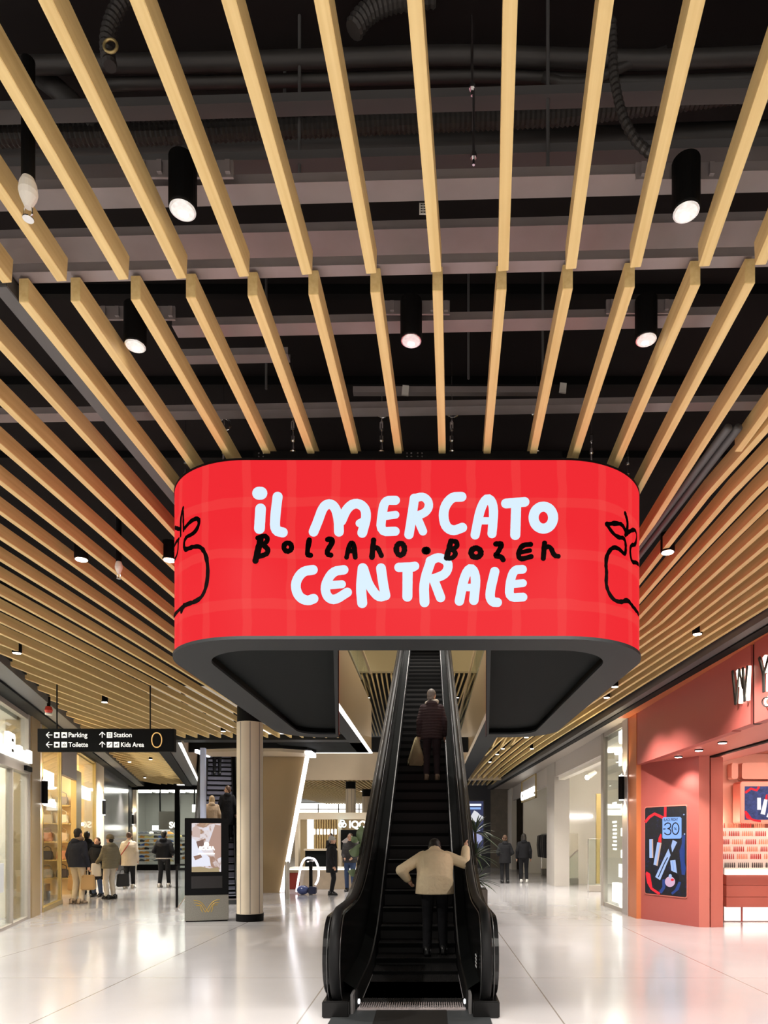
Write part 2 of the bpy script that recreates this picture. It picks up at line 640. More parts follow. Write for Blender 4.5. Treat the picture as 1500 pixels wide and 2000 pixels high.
pipe([P(1060, 150, 3.2), P(1130, 185, 3.2), P(1220, 120, 3.2), P(1300, 100, 3.2)], 0.02, 'looped dark cable at the upper right', M_DUCT, name='cable', cat='cable')

# metal clamp ring on the left conduit, little threaded hangers, paper label
c = P(218, 95, 2.88)
bm = bm_new()
tube(bm, [c + Vector((0.028 * cos(t), -0.01, 0.028 * sin(t))) for t in [2 * pi * k / 16 for k in range(16)]], 0.006, 8, closed=True)
tag(obj('clamp_ring', bm, M_GOLD, smooth=True), 'small brass clamp ring on the upper left conduit', 'clamp')
for px, py, lab in ((922, 165, 'threaded hanger above the centre slats'), (925, 300, 'threaded hanger below the flat grey beam')):
    Y = 3.0
    c = P(px, py, Y)
    bm = bm_new()
    lathe(bm, [(0.006, -0.05), (0.006, 0.3)], 8, Matrix.Translation(c))
    lathe(bm, [(0.014, -0.02), (0.014, 0.0)], 6, Matrix.Translation(c))
    tag(obj('threaded_hanger', bm, M_CHROME), 'small chrome ' + lab, 'hanger')
c = P(835, 407, 2.98)
bm = bx(c.x - 0.036, c.x + 0.036, c.y, c.y + 0.004, c.z - 0.024, c.z + 0.024)
lab_o = tag(obj('paper_label', bm, mat('paper', (0.62, 0.6, 0.56), 0.8)), 'small white printed label stuck between two steel channels', 'label')
bm = bm_new()
for r in range(4):
    for k in range(5):
        if random.random() < 0.8:
            box(bm, c.x - 0.03 + 0.012 * k, c.x - 0.021 + 0.012 * k, c.y - 0.001, c.y, c.z + 0.014 - 0.011 * r, c.z + 0.018 - 0.011 * r)
p_ = obj('print', bm, M_BLACK, lab_o)
# ceiling rods hanging in the plenum, flat deck joints
for px, py0, py1, Y in ((556, 20, 200, 3.4), (585, 300, 400, 3.2), (1070, 285, 345, 3.1), (520, 650, 760, 4.4), (1060, 590, 760, 4.5), (915, 650, 740, 4.4)):
    a, b = P(px, py1, Y), P(px, py0, Y)
    bm = tube(bm_new(), [a, (a.x, a.y, 5.45)], 0.008, 8)
    tag(obj('hanger_rod', bm, M_GREY), 'thin dark hanger rod in the plenum', 'hanger rod', 'thin hanger rods')
for k, y in enumerate((3.9, 4.75, 5.7, 6.8)):
    struct('ceiling_joint', bx(-8, 6, y, y + 0.05, 5.38, 5.45), M_BLACK)

# grey trunking on the left, twin dark rails on the right
def bar(name, pts, wd, hg, m, label, cat):
    a, b = Vector(pts[0]), Vector(pts[1])
    d = b - a
    o = obj(name, bx(-wd / 2, wd / 2, 0, d.length, 0, hg), m, bevel=0.003)
    o.location = a
    o.rotation_euler = (0, 0, atan2(-d.x, d.y))
    return tag(o, label, cat)


zb = ZS + 0.04
xk = X0 - 0.09
bar('cable_trunking', [(xk, 3.15, zb), (xk + dB * 9, 12.2, zb)], 0.075, 0.075, M_GREY, 'long grey cable trunking between the slats left of the red screen', 'trunking')
for dx, lab in ((0.0, 'left one'), (0.062, 'right one')):
    a = (1.835 + dx, 4.2, ZS + 0.02)
    bm = tube(bm_new(), [a, (1.73 + dx, 12, ZS + 0.02)], 0.026, 12)
    tag(obj('pipe_rail', bm, M_GREY, smooth=True), '%s of two round dark rails between the slats right of the screen' % lab, 'rail')

# ------------------------------------------------------------------ spotlights
def spotlight(c, r, hb, label, power, plate=False, name='spotlight', tilt=0.0, ang=120, body=True, group='ceiling spotlights'):
    root = empty(name, c, label, 'spotlight', group, rot=(tilt, 0, 0))
    bm = lathe(bm_new(), [(r * 0.98, 0.0), (r, 0.004), (r, hb), (r * 0.6, hb + 0.01)], 28)
    b = obj('housing', bm, M_BLACK, root, smooth=False)
    bm = lathe(bm_new(), [(r * 0.93, -0.006), (r * 0.93, -0.001)], 28)
    obj('rim', bm, M_CHROME, root)
    bm = lathe(bm_new(), [(r * 0.80, -0.010), (r * 0.84, -0.006)], 28)
    obj('lens', bm, M_REFL if plate else M_LAMP, root)
    obj('bulb', ell(bm_new(), (0, r * 0.28, -0.008), (r * 0.34, r * 0.26, 0.008), 14, 8), M_LAMP, root, smooth=True)
    if plate:
        bm = bm_new()
        box(bm, -0.2, 0.2, 0.02, 0.03, hb - 0.05, hb + 0.02)
        for k in range(6):
            x = -0.18 + 0.07 * k
            box(bm, x, x + 0.02, 0.005, 0.02, hb - 0.04, hb + 0.01)
        obj('mounting_plate', bm, M_STEEL, root)
    ld = bpy.data.lights.new(name + '_light', 'SPOT')
    ld.energy = power
    ld.color = (1.0, 0.945, 0.87)
    ld.spot_size = radians(ang)
    ld.spot_blend = 0.7
    ld.shadow_soft_size = r
    lo = bpy.data.objects.new(name + '_light', ld)
    COL.objects.link(lo)
    lo.parent = root
    lo.location = (0, 0, -0.075)
    return root


def cz(px, py, z):
    Y = (z - EYE) * F / (PY - py)
    return Vector((XA(px, Y), Y, z))


spotlight(cz(357, 408, 4.17), 0.056, 0.2, 'big black cylinder spotlight, left one of the front pair', SPOT_W, True)
spotlight(cz(1340, 412, 4.17), 0.056, 0.2, 'big black cylinder spotlight, right one of the front pair', SPOT_W, True)
spotlight(cz(264, 674, 4.17), 0.056, 0.2, 'black cylinder spotlight in the middle row, left one of three', SPOT_W, True)
spotlight(cz(803, 664, 4.17), 0.056, 0.2, 'black cylinder spotlight in the middle row, centre one of three', SPOT_W, True)
spotlight(cz(1262, 662, 4.17), 0.056, 0.2, 'black cylinder spotlight in the middle row, right one of three', SPOT_W, True)
dl = [((159, 1092), 'downlight between the left slats, left of the red apple edge'), ((331, 1093), 'downlight touching the left edge of the red screen'),
      ((1304, 1078), 'downlight between the right slats beside the red screen'), ((1362, 1238), 'downlight in the last slats above the red shop'),
      ((1201, 1341), 'sparkling downlight just beyond the right lower corner of the screen'), ((1185, 1362), 'small downlight below the sparkling one'),
      ((33, 1275), 'downlight at the far left above the lit shop sign'), ((204, 1371), 'downlight above the hanging direction sign'),
      ((436, 1428), 'downlight left of the round column top'), ((294, 1483), 'downlight on the far left ceiling, nearest to the void'),
      ((253, 1488), 'downlight on the far left ceiling, beside the dark edge'), ((283, 1519), 'downlight on the far left ceiling, above the shoe shop'),
      ((1028, 1440), 'downlight at the right walkway, right one below the screen'), ((982, 1462), 'downlight at the right walkway, second in line'),
      ((971, 1473), 'downlight at the right walkway, third in line'), ((957, 1488), 'downlight at the right walkway, fourth in line'), ((1039, 1462), 'downlight at the right walkway, closer to the shops')]
for (px, py), lab in dl:
    c = cz(px, py, 4.09)
    far = c.y > 11
    spotlight(c, 0.06, 0.16, 'black ' + lab, DOWNLIGHT_W * (3.0 if px < 300 else 1.9), False, 'downlight', group='small downlights')
# extra unseen lamps added behind the photographer to light the foreground
for x in (-4.5, -1.5, 1.5):
    for y in (-5.0, -2.0, 0.4):
        spotlight((x + 0.13, y, 4.17), 0.056, 0.2, 'black cylinder spotlight added out of view behind the viewpoint', SPOT_W * 1.1, True, group='added spotlights behind the viewpoint')

# sprinkler heads
for px, py, z, lab in ((55, 375, 4.05, 'white sprinkler head hanging between the near slats at the left'), (232, 1108, 4.06, 'small white sprinkler head in the left slats')):
    c = cz(px, py, z)
    root = empty('sprinkler_head', c, lab, 'sprinkler')
    obj('body', lathe(bm_new(), [(0.012, -0.06), (0.03, -0.02), (0.034, 0.0), (0.03, 0.03), (0.022, 0.05)], 18), M_WHITE, root)
    obj('pipe', lathe(bm_new(), [(0.024, 0.05), (0.024, 0.5)], 14), M_BLACK, root)
    bm = bm_new()
    tube(bm, [(-0.014, 0, -0.06), (-0.016, 0, -0.085), (0, 0, -0.1), (0.016, 0, -0.085), (0.014, 0, -0.06)], 0.003, 6)
    lathe(bm, [(0.02, -0.104), (0.02, -0.1)], 12)
    obj('deflector', bm, M_CHROME, root)
# ------------------------------------------------------------------ curved LED screen
SY = 4.4
R_ = 0.663
FX0, FX1 = -1.188, 0.858          # flat part of the front
SXL, SXR = FX0 - R_, FX1 + R_
ZB, ZT = 2.894, 4.03
YB = 8.7


def screen_path():
    pts = []
    RB = 0.55
    pts.append((-1.16, YB))
    for k in range(0, 13):
        a = pi / 2 + (pi / 2) * k / 12
        pts.append((SXL + RB + RB * cos(a), YB - RB + RB * sin(a)))
    for k in range(0, 21):
        a = pi + (pi / 2) * k / 20
        pts.append((FX0 + R_ * cos(a), SY + R_ + R_ * sin(a)))
    n = 24
    for k in range(1, n):
        pts.append((FX0 + (FX1 - FX0) * k / n, SY))
    for k in range(0, 21):
        a = 1.5 * pi + (pi / 2) * k / 20
        pts.append((FX1 + R_ * cos(a), SY + R_ + R_ * sin(a)))
    for k in range(0, 13):
        a = (pi / 2) * k / 12
        pts.append((SXR - RB + RB * cos(a), YB - RB + RB * sin(a)))
    pts.append((0.71, YB))
    return pts


PATH = screen_path()


def make_screen_mat():
    m = bpy.data.materials.new('led_screen_red')
    m.use_nodes = True
    nt = m.node_tree
    L = nt.links
    b = nt.nodes['Principled BSDF']
    b.inputs['Base Color'].default_value = (0.004, 0.001, 0.001, 1)
    b.inputs['Roughness'].default_value = 0.5
    b.inputs['Specular IOR Level'].default_value = 0.03
    uv = nt.nodes.new('ShaderNodeUVMap')
    nz = nt.nodes.new('ShaderNodeTexNoise')
    nz.inputs['Scale'].default_value = 3
    L.new(uv.outputs[0], nz.inputs['Vector'])
    ad = nt.nodes.new('ShaderNodeVectorMath'); ad.operation = 'MULTIPLY_ADD'
    ad.inputs[1].default_value = (0.05, 0.05, 0)
    L.new(nz.outputs['Color'], ad.inputs[0])
    L.new(uv.outputs[0], ad.inputs[2])
    sp = nt.nodes.new('ShaderNodeSeparateXYZ')
    L.new(ad.outputs[0], sp.inputs[0])

    def band(out, off, period, half):
        a = nt.nodes.new('ShaderNodeMath'); a.operation = 'ADD'; a.inputs[1].default_value = off
        L.new(out, a.inputs[0])
        p = nt.nodes.new('ShaderNodeMath'); p.operation = 'PINGPONG'; p.inputs[1].default_value = period / 2
        L.new(a.outputs[0], p.inputs[0])
        c = nt.nodes.new('ShaderNodeMapRange')
        c.inputs[1].default_value = half
        c.inputs[2].default_value = half + 0.006
        c.inputs[3].default_value = 1
        c.inputs[4].default_value = 0
        L.new(p.outputs[0], c.inputs[0])
        return c.outputs[0]
    v = band(sp.outputs[0], 0.06, 0.29, 0.026)
    h = band(sp.outputs[1], 0.10, 0.33, 0.03)
    s = nt.nodes.new('ShaderNodeMath'); s.operation = 'ADD'
    L.new(v, s.inputs[0]); L.new(h, s.inputs[1])
    f = nt.nodes.new('ShaderNodeMath'); f.operation = 'MULTIPLY'; f.inputs[1].default_value = 0.5
    L.new(s.outputs[0], f.inputs[0])
    mx = nt.nodes.new('ShaderNodeMix'); mx.data_type = 'RGBA'
    mx.inputs[6].default_value = (0.80, 0.022, 0.030, 1)
    mx.inputs[7].default_value = (0.81, 0.052, 0.050, 1)
    L.new(f.outputs[0], mx.inputs[0])
    L.new(mx.outputs[2], b.inputs['Emission Color'])
    b.inputs['Emission Strength'].default_value = 0.86 * DISP
    return m


root = empty('led_screen', (0, 0, 0), 'large curved red LED screen with rounded corners hanging over the escalator foot', 'screen')
bm = bm_new()
uvl = bm.loops.layers.uv.new('UVMap')
sacc = [0.0]
for a, b in zip(PATH, PATH[1:]):
    sacc.append(sacc[-1] + sqrt((a[0] - b[0]) ** 2 + (a[1] - b[1]) ** 2))
ro = [[bm.verts.new((x, y, z)) for (x, y) in PATH] for z in (ZB, ZT)]
for i in range(len(PATH) - 1):
    f = bm.faces.new((ro[0][i], ro[0][i + 1], ro[1][i + 1], ro[1][i]))
    for lp in f.loops:
        j = i if lp.vert in (ro[0][i], ro[1][i]) else i + 1
        z = 0 if lp.vert in ro[0] else ZT - ZB
        lp[uvl].uv = (sacc[j], z)
scr = obj('screen_face', bm, make_screen_mat(), root, smooth=True)


def offset_path(path, d):
    out = []
    for i in range(len(path)):
        a = Vector(path[max(i - 1, 0)])
        b = Vector(path[min(i + 1, len(path) - 1)])
        t = (b - a).normalized()
        n = Vector((-t.y, t.x))
        out.append((path[i][0] + n.x * d, path[i][1] + n.y * d))
    return out


def ring_mesh(path, d0, d1, z0, z1):
    bm = bm_new()
    A, B = offset_path(path, d0), offset_path(path, d1)
    q = [[bm.verts.new((p[0], p[1], z)) for p in pp] for pp in (A, B) for z in (z0, z1)]
    n = len(path)
    for i in range(n - 1):
        for (u, v) in ((0, 1), (1, 3), (3, 2), (2, 0)):
            bm.faces.new((q[u][i], q[u][i + 1], q[v][i + 1], q[v][i]))
    for i in (0, n - 1):
        bm.faces.new((q[0][i], q[1][i], q[3][i], q[2][i]))
    return bm


obj('backing_shell', ring_mesh(PATH, 0.006, 0.12, ZB, ZT), M_BLACK, root)
obj('bottom_frame', ring_mesh(PATH, -0.012, 0.25, ZB - 0.022, ZB - 0.001), M_DGREY, root)
obj('top_edge', ring_mesh(PATH, -0.004, 0.12, ZT + 0.001, ZT + 0.012), M_BLACK, root)
# recessed underside panels left and right of the opening
IN = offset_path(PATH, 0.24)
iy = SY + 0.245


def open_x(y, left):
    t = (y - 4.65) / (8.6 - 4.65)
    return (-0.628 - (1.16 - 0.628) * t) if left else (0.384 + (0.71 - 0.384) * t)


half = [p for p in IN if p[0] < -0.63 and p[1] <= YB - 0.05]
outl = [(open_x(YB - 0.06, True), YB - 0.06)] + [p for p in half if p[0] < open_x(p[1], True) - 0.01] + [(open_x(iy, True), iy)]
obj('underside_panel', prism(bm_new(), outl, ZB + 0.05, ZB + 0.07), M_CHAR, root)
half = [p for p in IN if p[0] > 0.39 and p[1] <= YB - 0.05]
outr = [(open_x(iy, False), iy)] + [p for p in half if p[0] > open_x(p[1], False) + 0.01] + [(open_x(YB - 0.06, False), YB - 0.06)]
obj('underside_panel', prism(bm_new(), outr, ZB + 0.05, ZB + 0.07), M_CHAR, root)
for left in (True, False):
    sgn = 1 if left else -1
    a = Vector((open_x(4.63, left), 4.63, 0))
    b = Vector((open_x(YB, left), YB, 0))
    d = (b - a).normalized()
    n = Vector((-d.y, d.x, 0)) * (sgn * 0.03)
    pts = [(a.x, a.y), (b.x, b.y), (b.x + n.x, b.y + n.y), (a.x + n.x, a.y + n.y)]
    if not left:
        pts = pts[::-1]
    obj('opening_rim', prism(bm_new(), pts, ZB - 0.02, ZB + 0.09), M_DGREY, root)
obj('opening_rim', bx(-0.628, 0.384, 4.64, 4.66, ZB - 0.015, ZB + 0.02), M_BRONZE, root)
bm = bx(-1.15, 0.86, 4.45, 4.51, ZT + 0.015, ZT + 0.085)
box(bm, -1.15, 0.86, 4.43, 4.45, ZT + 0.012, ZT + 0.03)
fr = obj('top_bracket', bm, M_BLACK, root)
bm = bm_new()
for cx in (-1.115, -0.15, -0.08):
    for dx in (0, 0.028):
        for dz in (0.0, 0.022):
            lathe(bm, [(0.006, 0), (0.006, 0.005)], 8, Matrix.Translation((cx + dx, 4.449, ZT + 0.048 + dz)) @ Matrix.Rotation(pi / 2, 4, 'X'))
obj('bolt_heads', bm, M_CHROME, fr)


# drawing on the screen: strokes follow the curved face
def hit(px):
    r = (px - PX) / F
    x = r * SY
    if FX0 <= x <= FX1:
        return x, SY
    cx = FX0 if x < FX0 else FX1
    cy = SY + R_
    A = r * r + 1
    B = -2 * (r * cx + cy)
    C = cx * cx + cy * cy - R_ * R_
    D = max(0.0, B * B - 4 * A * C)
    y = (-B - sqrt(D)) / (2 * A)
    return r * y, y


def s_of(px):
    x, y = hit(px)
    if y <= SY + 1e-6 and FX0 <= x <= FX1:
        return x
    if x < FX0:
        return FX0 - R_ * atan2(FX0 - x, SY + R_ - y)
    return FX1 + R_ * atan2(x - FX1, SY + R_ - y)


def on_screen(s, z, off):
    if s < FX0:
        a = (FX0 - s) / R_
        return Vector((FX0 - (R_ + off) * sin(a), SY + R_ - (R_ + off) * cos(a), z))
    if s > FX1:
        a = (s - FX1) / R_
        return Vector((FX1 + (R_ + off) * sin(a), SY + R_ - (R_ + off) * cos(a), z))
    return Vector((s, SY - off, z))


def to_sz(px, py):
    x, y = hit(px)
    return Vector((s_of(px), ZA(py, y)))


def smooth_pts(pts, closed=False):
    p = [Vector(q) for q in pts]
    for _ in range(2):
        o = [] if closed else [p[0]]
        n = len(p)
        for i in range(n if closed else n - 1):
            a, b = p[i], p[(i + 1) % n]
            o += [a.lerp(b, 0.25), a.lerp(b, 0.75)]
        if not closed:
            o.append(p[-1])
        p = o
    return p


STROKE_N = [0]


def stroke(bm, zp, wz, cr, off, closed=False, jitter=0.0, smooth=True):
    ox, oy, sc = cr
    pts = [to_sz(ox + sc * x, oy + sc * y) for x, y in zp]
    r = wz * sc * SY / F / 2
    q = smooth_pts(pts, closed) if smooth and len(pts) > 2 else [Vector(p) for p in pts]
    # resample
    out = []
    n = len(q)
    for i in range(n if closed else n - 1):
        a, b = q[i], q[(i + 1) % n]
        k = max(1, int((b - a).length / 0.015))
        out += [a.lerp(b, j / k) for j in range(k)]
    if not closed:
        out.append(q[-1])
    STROKE_N[0] += 1
    off += STROKE_N[0] * 1.5e-5
    m = len(out)
    Ls, Rs = [], []
    for i, p in enumerate(out):
        a = out[i - 1] if (i or closed) else out[0]
        b = out[(i + 1) % m] if (i < m - 1 or closed) else out[-1]
        t = (b - a)
        if t.length < 1e-9:
            t = Vector((1, 0))
        t.normalize()
        nn = Vector((-t.y, t.x))
        rr = r * (1 + jitter * (random.random() - 0.5))
        Ls.append(bm.verts.new(on_screen(*(p + nn * rr), off)))
        Rs.append(bm.verts.new(on_screen(*(p - nn * rr), off)))
    for i in range(m if closed else m - 1):
        j = (i + 1) % m
        bm.faces.new((Ls[i], Rs[i], Rs[j], Ls[j]))
    # round joints
    for idx in ([0, m - 1] if not closed else []):
        c = out[idx]
        vs = [bm.verts.new(on_screen(c.x + r * cos(2 * pi * k / 18), c.y + r * sin(2 * pi * k / 18), off + 5e-6)) for k in range(18)]
        bm.faces.new(vs)


def ring_pts(cx, cy, rx, ry, n=14):
    return [(cx + rx * cos(2 * pi * k / n), cy + ry * sin(2 * pi * k / n)) for k in range(n)]


CA = (330, 880, 470 / 1500)
CB = (790, 880, 470 / 1500)
M_LW = mat('screen_ice_white', (0.004, 0.004, 0.004), 0.5, emit=0.78 * DISP, ecol=(0.72, 0.88, 1.0), spec=0.03)
M_LW2 = mat('screen_pale_edge', (0.1, 0.1, 0.1), 0.5, emit=0.55, ecol=(0.80, 0.50, 0.60), spec=0.2)
M_LK = mat('screen_black', (0.003, 0.002, 0.002), 0.8, spec=0.02)
W1 = [  # strokes: (crop, points, width, closed)
    (CA, [(560, 268), (574, 268)], 76, 0), (CA, [(572, 365), (565, 488)], 62, 0),
    (CA, [(678, 290), (664, 400), (660, 500), (710, 512)], 58, 0),
    (CA, [(902, 508), (930, 440), (962, 350), (1005, 330), (1040, 360), (1058, 430), (1060, 508)], 56, 0),
    (CA, [(1075, 440), (1110, 360), (1165, 325), (1222, 355), (1232, 420), (1205, 515)], 56, 0),
    (CA, [(1188, 455), (1215, 440)], 44, 0),
    (CA, [(1412, 312), (1345, 312), (1328, 400), (1318, 508), (1410, 505)], 52, 0), (CA, [(1340, 412), (1412, 402)], 44, 0),
    (CB, [(62, 300), (45, 420), (28, 525)], 54, 0), (CB, [(62, 300), (120, 285), (158, 330), (140, 385), (70, 412)], 48, 0), (CB, [(75, 410), (115, 505)], 48, 0),
    (CB, [(356, 290), (290, 292), (240, 370), (250, 470), (300, 505), (360, 482)], 56, 0),
    (CB, [(440, 528), (472, 360), (520, 285), (560, 350), (545, 520)], 52, 0), (CB, [(460, 440), (555, 440)], 40, 0),
    (CB, [(632, 332), (748, 322)], 56, 0), (CB, [(696, 330), (690, 528)], 58, 0),
    (CB, ring_pts(865, 420, 62, 70), 58, 1)]
W3 = [
    (CA, [(898, 745), (830, 755), (785, 830), (805, 910), (860, 940), (902, 925)], 56, 0),
    (CA, [(1090, 745), (1020, 755), (972, 840), (982, 910), (1030, 938), (1112, 885)], 54, 0), (CA, [(990, 842), (1078, 835)], 46, 0),
    (CA, [(1208, 735), (1196, 850), (1205, 952)], 58, 0), (CA, [(1215, 740), (1245, 840), (1305, 920), (1350, 905)], 52, 0), (CA, [(1322, 735), (1335, 830), (1350, 905)], 56, 0),
    (CA, [(1434, 730), (1520, 728)], 54, 0), (CB, [(20, 730), (64, 722)], 52, 0), (CB, [(20, 735), (18, 912)], 58, 0),
    (CB, [(165, 690), (120, 820), (125, 948)], 56, 0), (CB, [(160, 690), (215, 662), (278, 700), (262, 770), (185, 800)], 52, 0), (CB, [(180, 800), (225, 918)], 54, 0),
    (CB, [(342, 940), (372, 785), (415, 722), (448, 790), (432, 935)], 54, 0), (CB, [(365, 855), (438, 855)], 42, 0),
    (CB, [(562, 756), (528, 900), (545, 945), (578, 948)], 54, 0),
    (CB, [(735, 742), (680, 745), (655, 830), (652, 920), (738, 915)], 50, 0), (CB, [(665, 835), (738, 828)], 44, 0)]
K2 = [
    (CA, [(575, 545), (560, 610), (541, 690)], 30, 0), (CA, [(555, 548), (600, 530), (622, 560), (590, 590), (565, 596)], 22, 0), (CA, [(590, 592), (622, 620), (612, 650), (545, 668)], 24, 0),
    (CA, ring_pts(742, 605, 25, 27, 10), 24, 1), (CA, [(876, 560), (860, 652), (884, 656)], 24, 0),
    (CA, [(990, 558), (1018, 552), (1020, 578), (985, 630), (990, 650), (1010, 655)], 24, 0),
    (CA, [(1108, 668), (1128, 580), (1152, 575), (1162, 668)], 22, 0), (CA, [(1122, 630), (1160, 628)], 20, 0),
    (CA, [(1276, 562), (1266, 668)], 26, 0), (CA, [(1272, 620), (1298, 600), (1325, 658)], 22, 0),
    (CA, ring_pts(1443, 618, 26, 38, 12), 26, 1), (CB, [(130, 627), (140, 627)], 40, 0),
    (CB, [(288, 572), (262, 672)], 26, 0), (CB, [(288, 566), (330, 572), (325, 608), (288, 620)], 22, 0), (CB, [(292, 618), (322, 640), (302, 674), (262, 674)], 22, 0),
    (CB, ring_pts(445, 640, 31, 29, 12), 28, 1), (CB, [(568, 586), (610, 580), (585, 635), (562, 662), (600, 662), (614, 684)], 24, 0),
    (CB, [(785, 588), (732, 592), (708, 640), (715, 684), (788, 664)], 24, 0), (CB, [(722, 638), (780, 626)], 20, 0),
    (CB, [(872, 580), (864, 675)], 24, 0), (CB, [(870, 610), (908, 598), (930, 658), (957, 662)], 22, 0)]
AP_R = [
    (CB, [(1370, 395), (1386, 450), (1380, 510)], 22, 0), (CB, [(1255, 462), (1335, 455), (1360, 475), (1375, 520)], 20, 0),
    (CB, [(1255, 462), (1290, 515), (1325, 545), (1372, 548), (1374, 662), (1330, 612), (1290, 604), (1255, 655), (1250, 720), (1256, 760), (1250, 850), (1290, 930), (1340, 950), (1385, 930), (1415, 975), (1452, 1022)], 20, 0),
    (CB, [(1370, 530), (1395, 505), (1430, 492), (1442, 530), (1434, 590), (1402, 590), (1400, 650), (1412, 700), (1436, 698), (1452, 712)], 18, 0)]
AP_L = [
    (CA, [(95, 362), (80, 420), (80, 530)], 22, 0), (CA, [(95, 385), (98, 500)], 18, 0), (CA, [(108, 482), (145, 440), (188, 422), (196, 460), (165, 520), (102, 548), (100, 628), (155, 602), (205, 600), (240, 660), (250, 770), (232, 880), (190, 940), (100, 968), (62, 1005), (38, 1035)], 24, 0),
    (CA, [(45, 482), (72, 492)], 20, 0), (CA, [(70, 552), (42, 592), (38, 625)], 18, 0), (CA, [(66, 560), (62, 650), (40, 690)], 18, 0), (CA, [(100, 970), (85, 1000)], 34, 0)]


def drawing(name, strokes, m, off, widen=0.0, jit=0.03, split=None):
    i = 0
    for n_ in split or [len(strokes)]:
        bm = bm_new()
        for cr, pts, wz, cl in strokes[i:i + n_]:
            stroke(bm, pts, wz + widen, cr, off, bool(cl), jit)
        i += n_
        obj(name, bm, m, root)


drawing('white_letter', W1, M_LW, 0.004, widen=5, split=[2, 1, 3, 2, 3, 1, 2, 2, 1])
drawing('white_letter', W3, M_LW, 0.004, widen=5, split=[1, 2, 3, 3, 3, 2, 1, 2])
drawing('black_letter', K2, M_LK, 0.007, jit=0.2, widen=9, split=[3, 1, 1, 1, 2, 2, 1, 1, 3, 1, 1, 2, 2])
drawing('apple_drawing', AP_R, M_LK, 0.007, jit=0.35, widen=9)
drawing('apple_drawing', AP_L, M_LK, 0.007, jit=0.35, widen=6)

# wire suspensions with coiled loops
for n_, (px, py0, py1, loop) in enumerate(((437, 830, 905, 1), (572, 792, 882, 1), (745, 775, 882, 1), (882, 775, 882, 1), (1048, 775, 882, 1), (1155, 850, 905, 0), (362, 910, 945, 0), (1226, 910, 945, 0))):
    Yb = 4.55
    if n_ in (0, 5):
        Yb = 4.72
    if n_ in (6, 7):
        Yb = 4.95
    bot = P(px, py1, Yb)
    bot.z = max(bot.z, ZT + 0.02)
    rt = empty('suspension_wire', bot, 'thin steel suspension wire above the red screen, %s from the left' % ORD[[0, 2, 3, 4, 5, 6, 1, 7].index(n_) + 1 if False else {6: 1, 0: 2, 1: 3, 2: 4, 3: 5, 4: 6, 5: 7, 7: 8}[n_]], 'suspension wire', 'screen suspension wires')
    bm = tube(bm_new(), [(0, 0, 0), (0.002, 0, 0.25), (0, 0.0, 0.62)], 0.0035, 6)
    obj('wire', bm, M_CHROME, rt)
    obj('eye_bolt', lathe(bm_new(), [(0.016, -0.01), (0.02, 0.0), (0.012, 0.012), (0.008, 0.06), (0.014, 0.07), (0.014, 0.1)], 12), M_CHROME, rt)
    obj('gripper', lathe(bm_new(), [(0.012, 0.14), (0.014, 0.15), (0.014, 0.19), (0.01, 0.2)], 10), M_CHROME, rt)
    if loop:
        bm = bm_new()
        for o_ in (0, 0.008):
            tube(bm, [(0.005 + o_ + 0.038 * cos(2 * pi * k / 20), -0.01 + o_, 0.262 + o_ + 0.042 * sin(2 * pi * k / 20)) for k in range(20)], 0.004, 6, closed=True)
        obj('coil', bm, M_CHROME, rt)
z_r = 4.55
Yr = (z_r - EYE) * F / (PY - 770)
o = obj('strut_rail', bx(XA(690, Yr), XA(1070, Yr), Yr - 0.02, Yr + 0.02, z_r, z_r + 0.04), M_STEEL)
tag(o, 'slim steel strut rail holding the wires above the red screen', 'rail')
for px, py, lab in ((790, 762, 'left'), (1098, 757, 'right')):
    Y = 4.5
    c = P(px, py, Y)
    bm = bm_new()
    pts = [(-0.02, -0.03), (0.025, -0.035), (0.03, 0.03), (-0.012, 0.035)]
    prism(bm, [(c.x + a, c.z + b) for a, b in pts], c.y, c.y + 0.01, 'y')
    tag(obj('paper_tag', bm, MATS['paper'], None), '%s one of two small pale paper tags above the red screen' % lab, 'tag', 'paper tags in the plenum')

# ------------------------------------------------------------------ escalator
EX = -0.17
TAN = 0.53
Y0 = 8.6


def step_z(y):
    d = y - Y0
    k = 1.0
    if d < -k:
        return 0.0
    if d < k:
        return TAN * (d + k) ** 2 / (4 * k)
    return TAN * d


def make_tread():
    m = bpy.data.materials.new('escalator_tread')
    m.use_nodes = True
    nt = m.node_tree
    b = nt.nodes['Principled BSDF']
    b.inputs['Base Color'].default_value = (0.026, 0.025, 0.025, 1)
    b.inputs['Roughness'].default_value = 0.42
    b.inputs['Metallic'].default_value = 0.3
    tc = nt.nodes.new('ShaderNodeTexCoord')
    wv = nt.nodes.new('ShaderNodeTexWave')
    wv.inputs['Scale'].default_value = 30
    wv.inputs['Distortion'].default_value = 0
    bp = nt.nodes.new('ShaderNodeBump')
    bp.inputs['Strength'].default_value = 0.6
    bp.inputs['Distance'].default_value = 0.008
    nt.links.new(tc.outputs['Object'], wv.inputs['Vector'])
    nt.links.new(wv.outputs['Fac'], bp.inputs['Height'])
    nt.links.new(bp.outputs['Normal'], b.inputs['Normal'])
    MATS['tread'] = m
    return m


M_TREAD = make_tread()
M_RISER = mat('escalator_riser', (0.004, 0.0038, 0.0038), 0.5, spec=0.3)


M_STEPF = mat('step_front', (0.019, 0.0175, 0.0175), 0.5, spec=0.25)
M_GUIDE = mat('guide_dark_steel', (0.10, 0.10, 0.10), 0.3, 0.6)
M_NOSE = mat('step_nosing', (0.003, 0.003, 0.003), 0.6, spec=0.1)


def hand_z(y):
    return 0.94 + step_z(y + 0.45) * 1.0


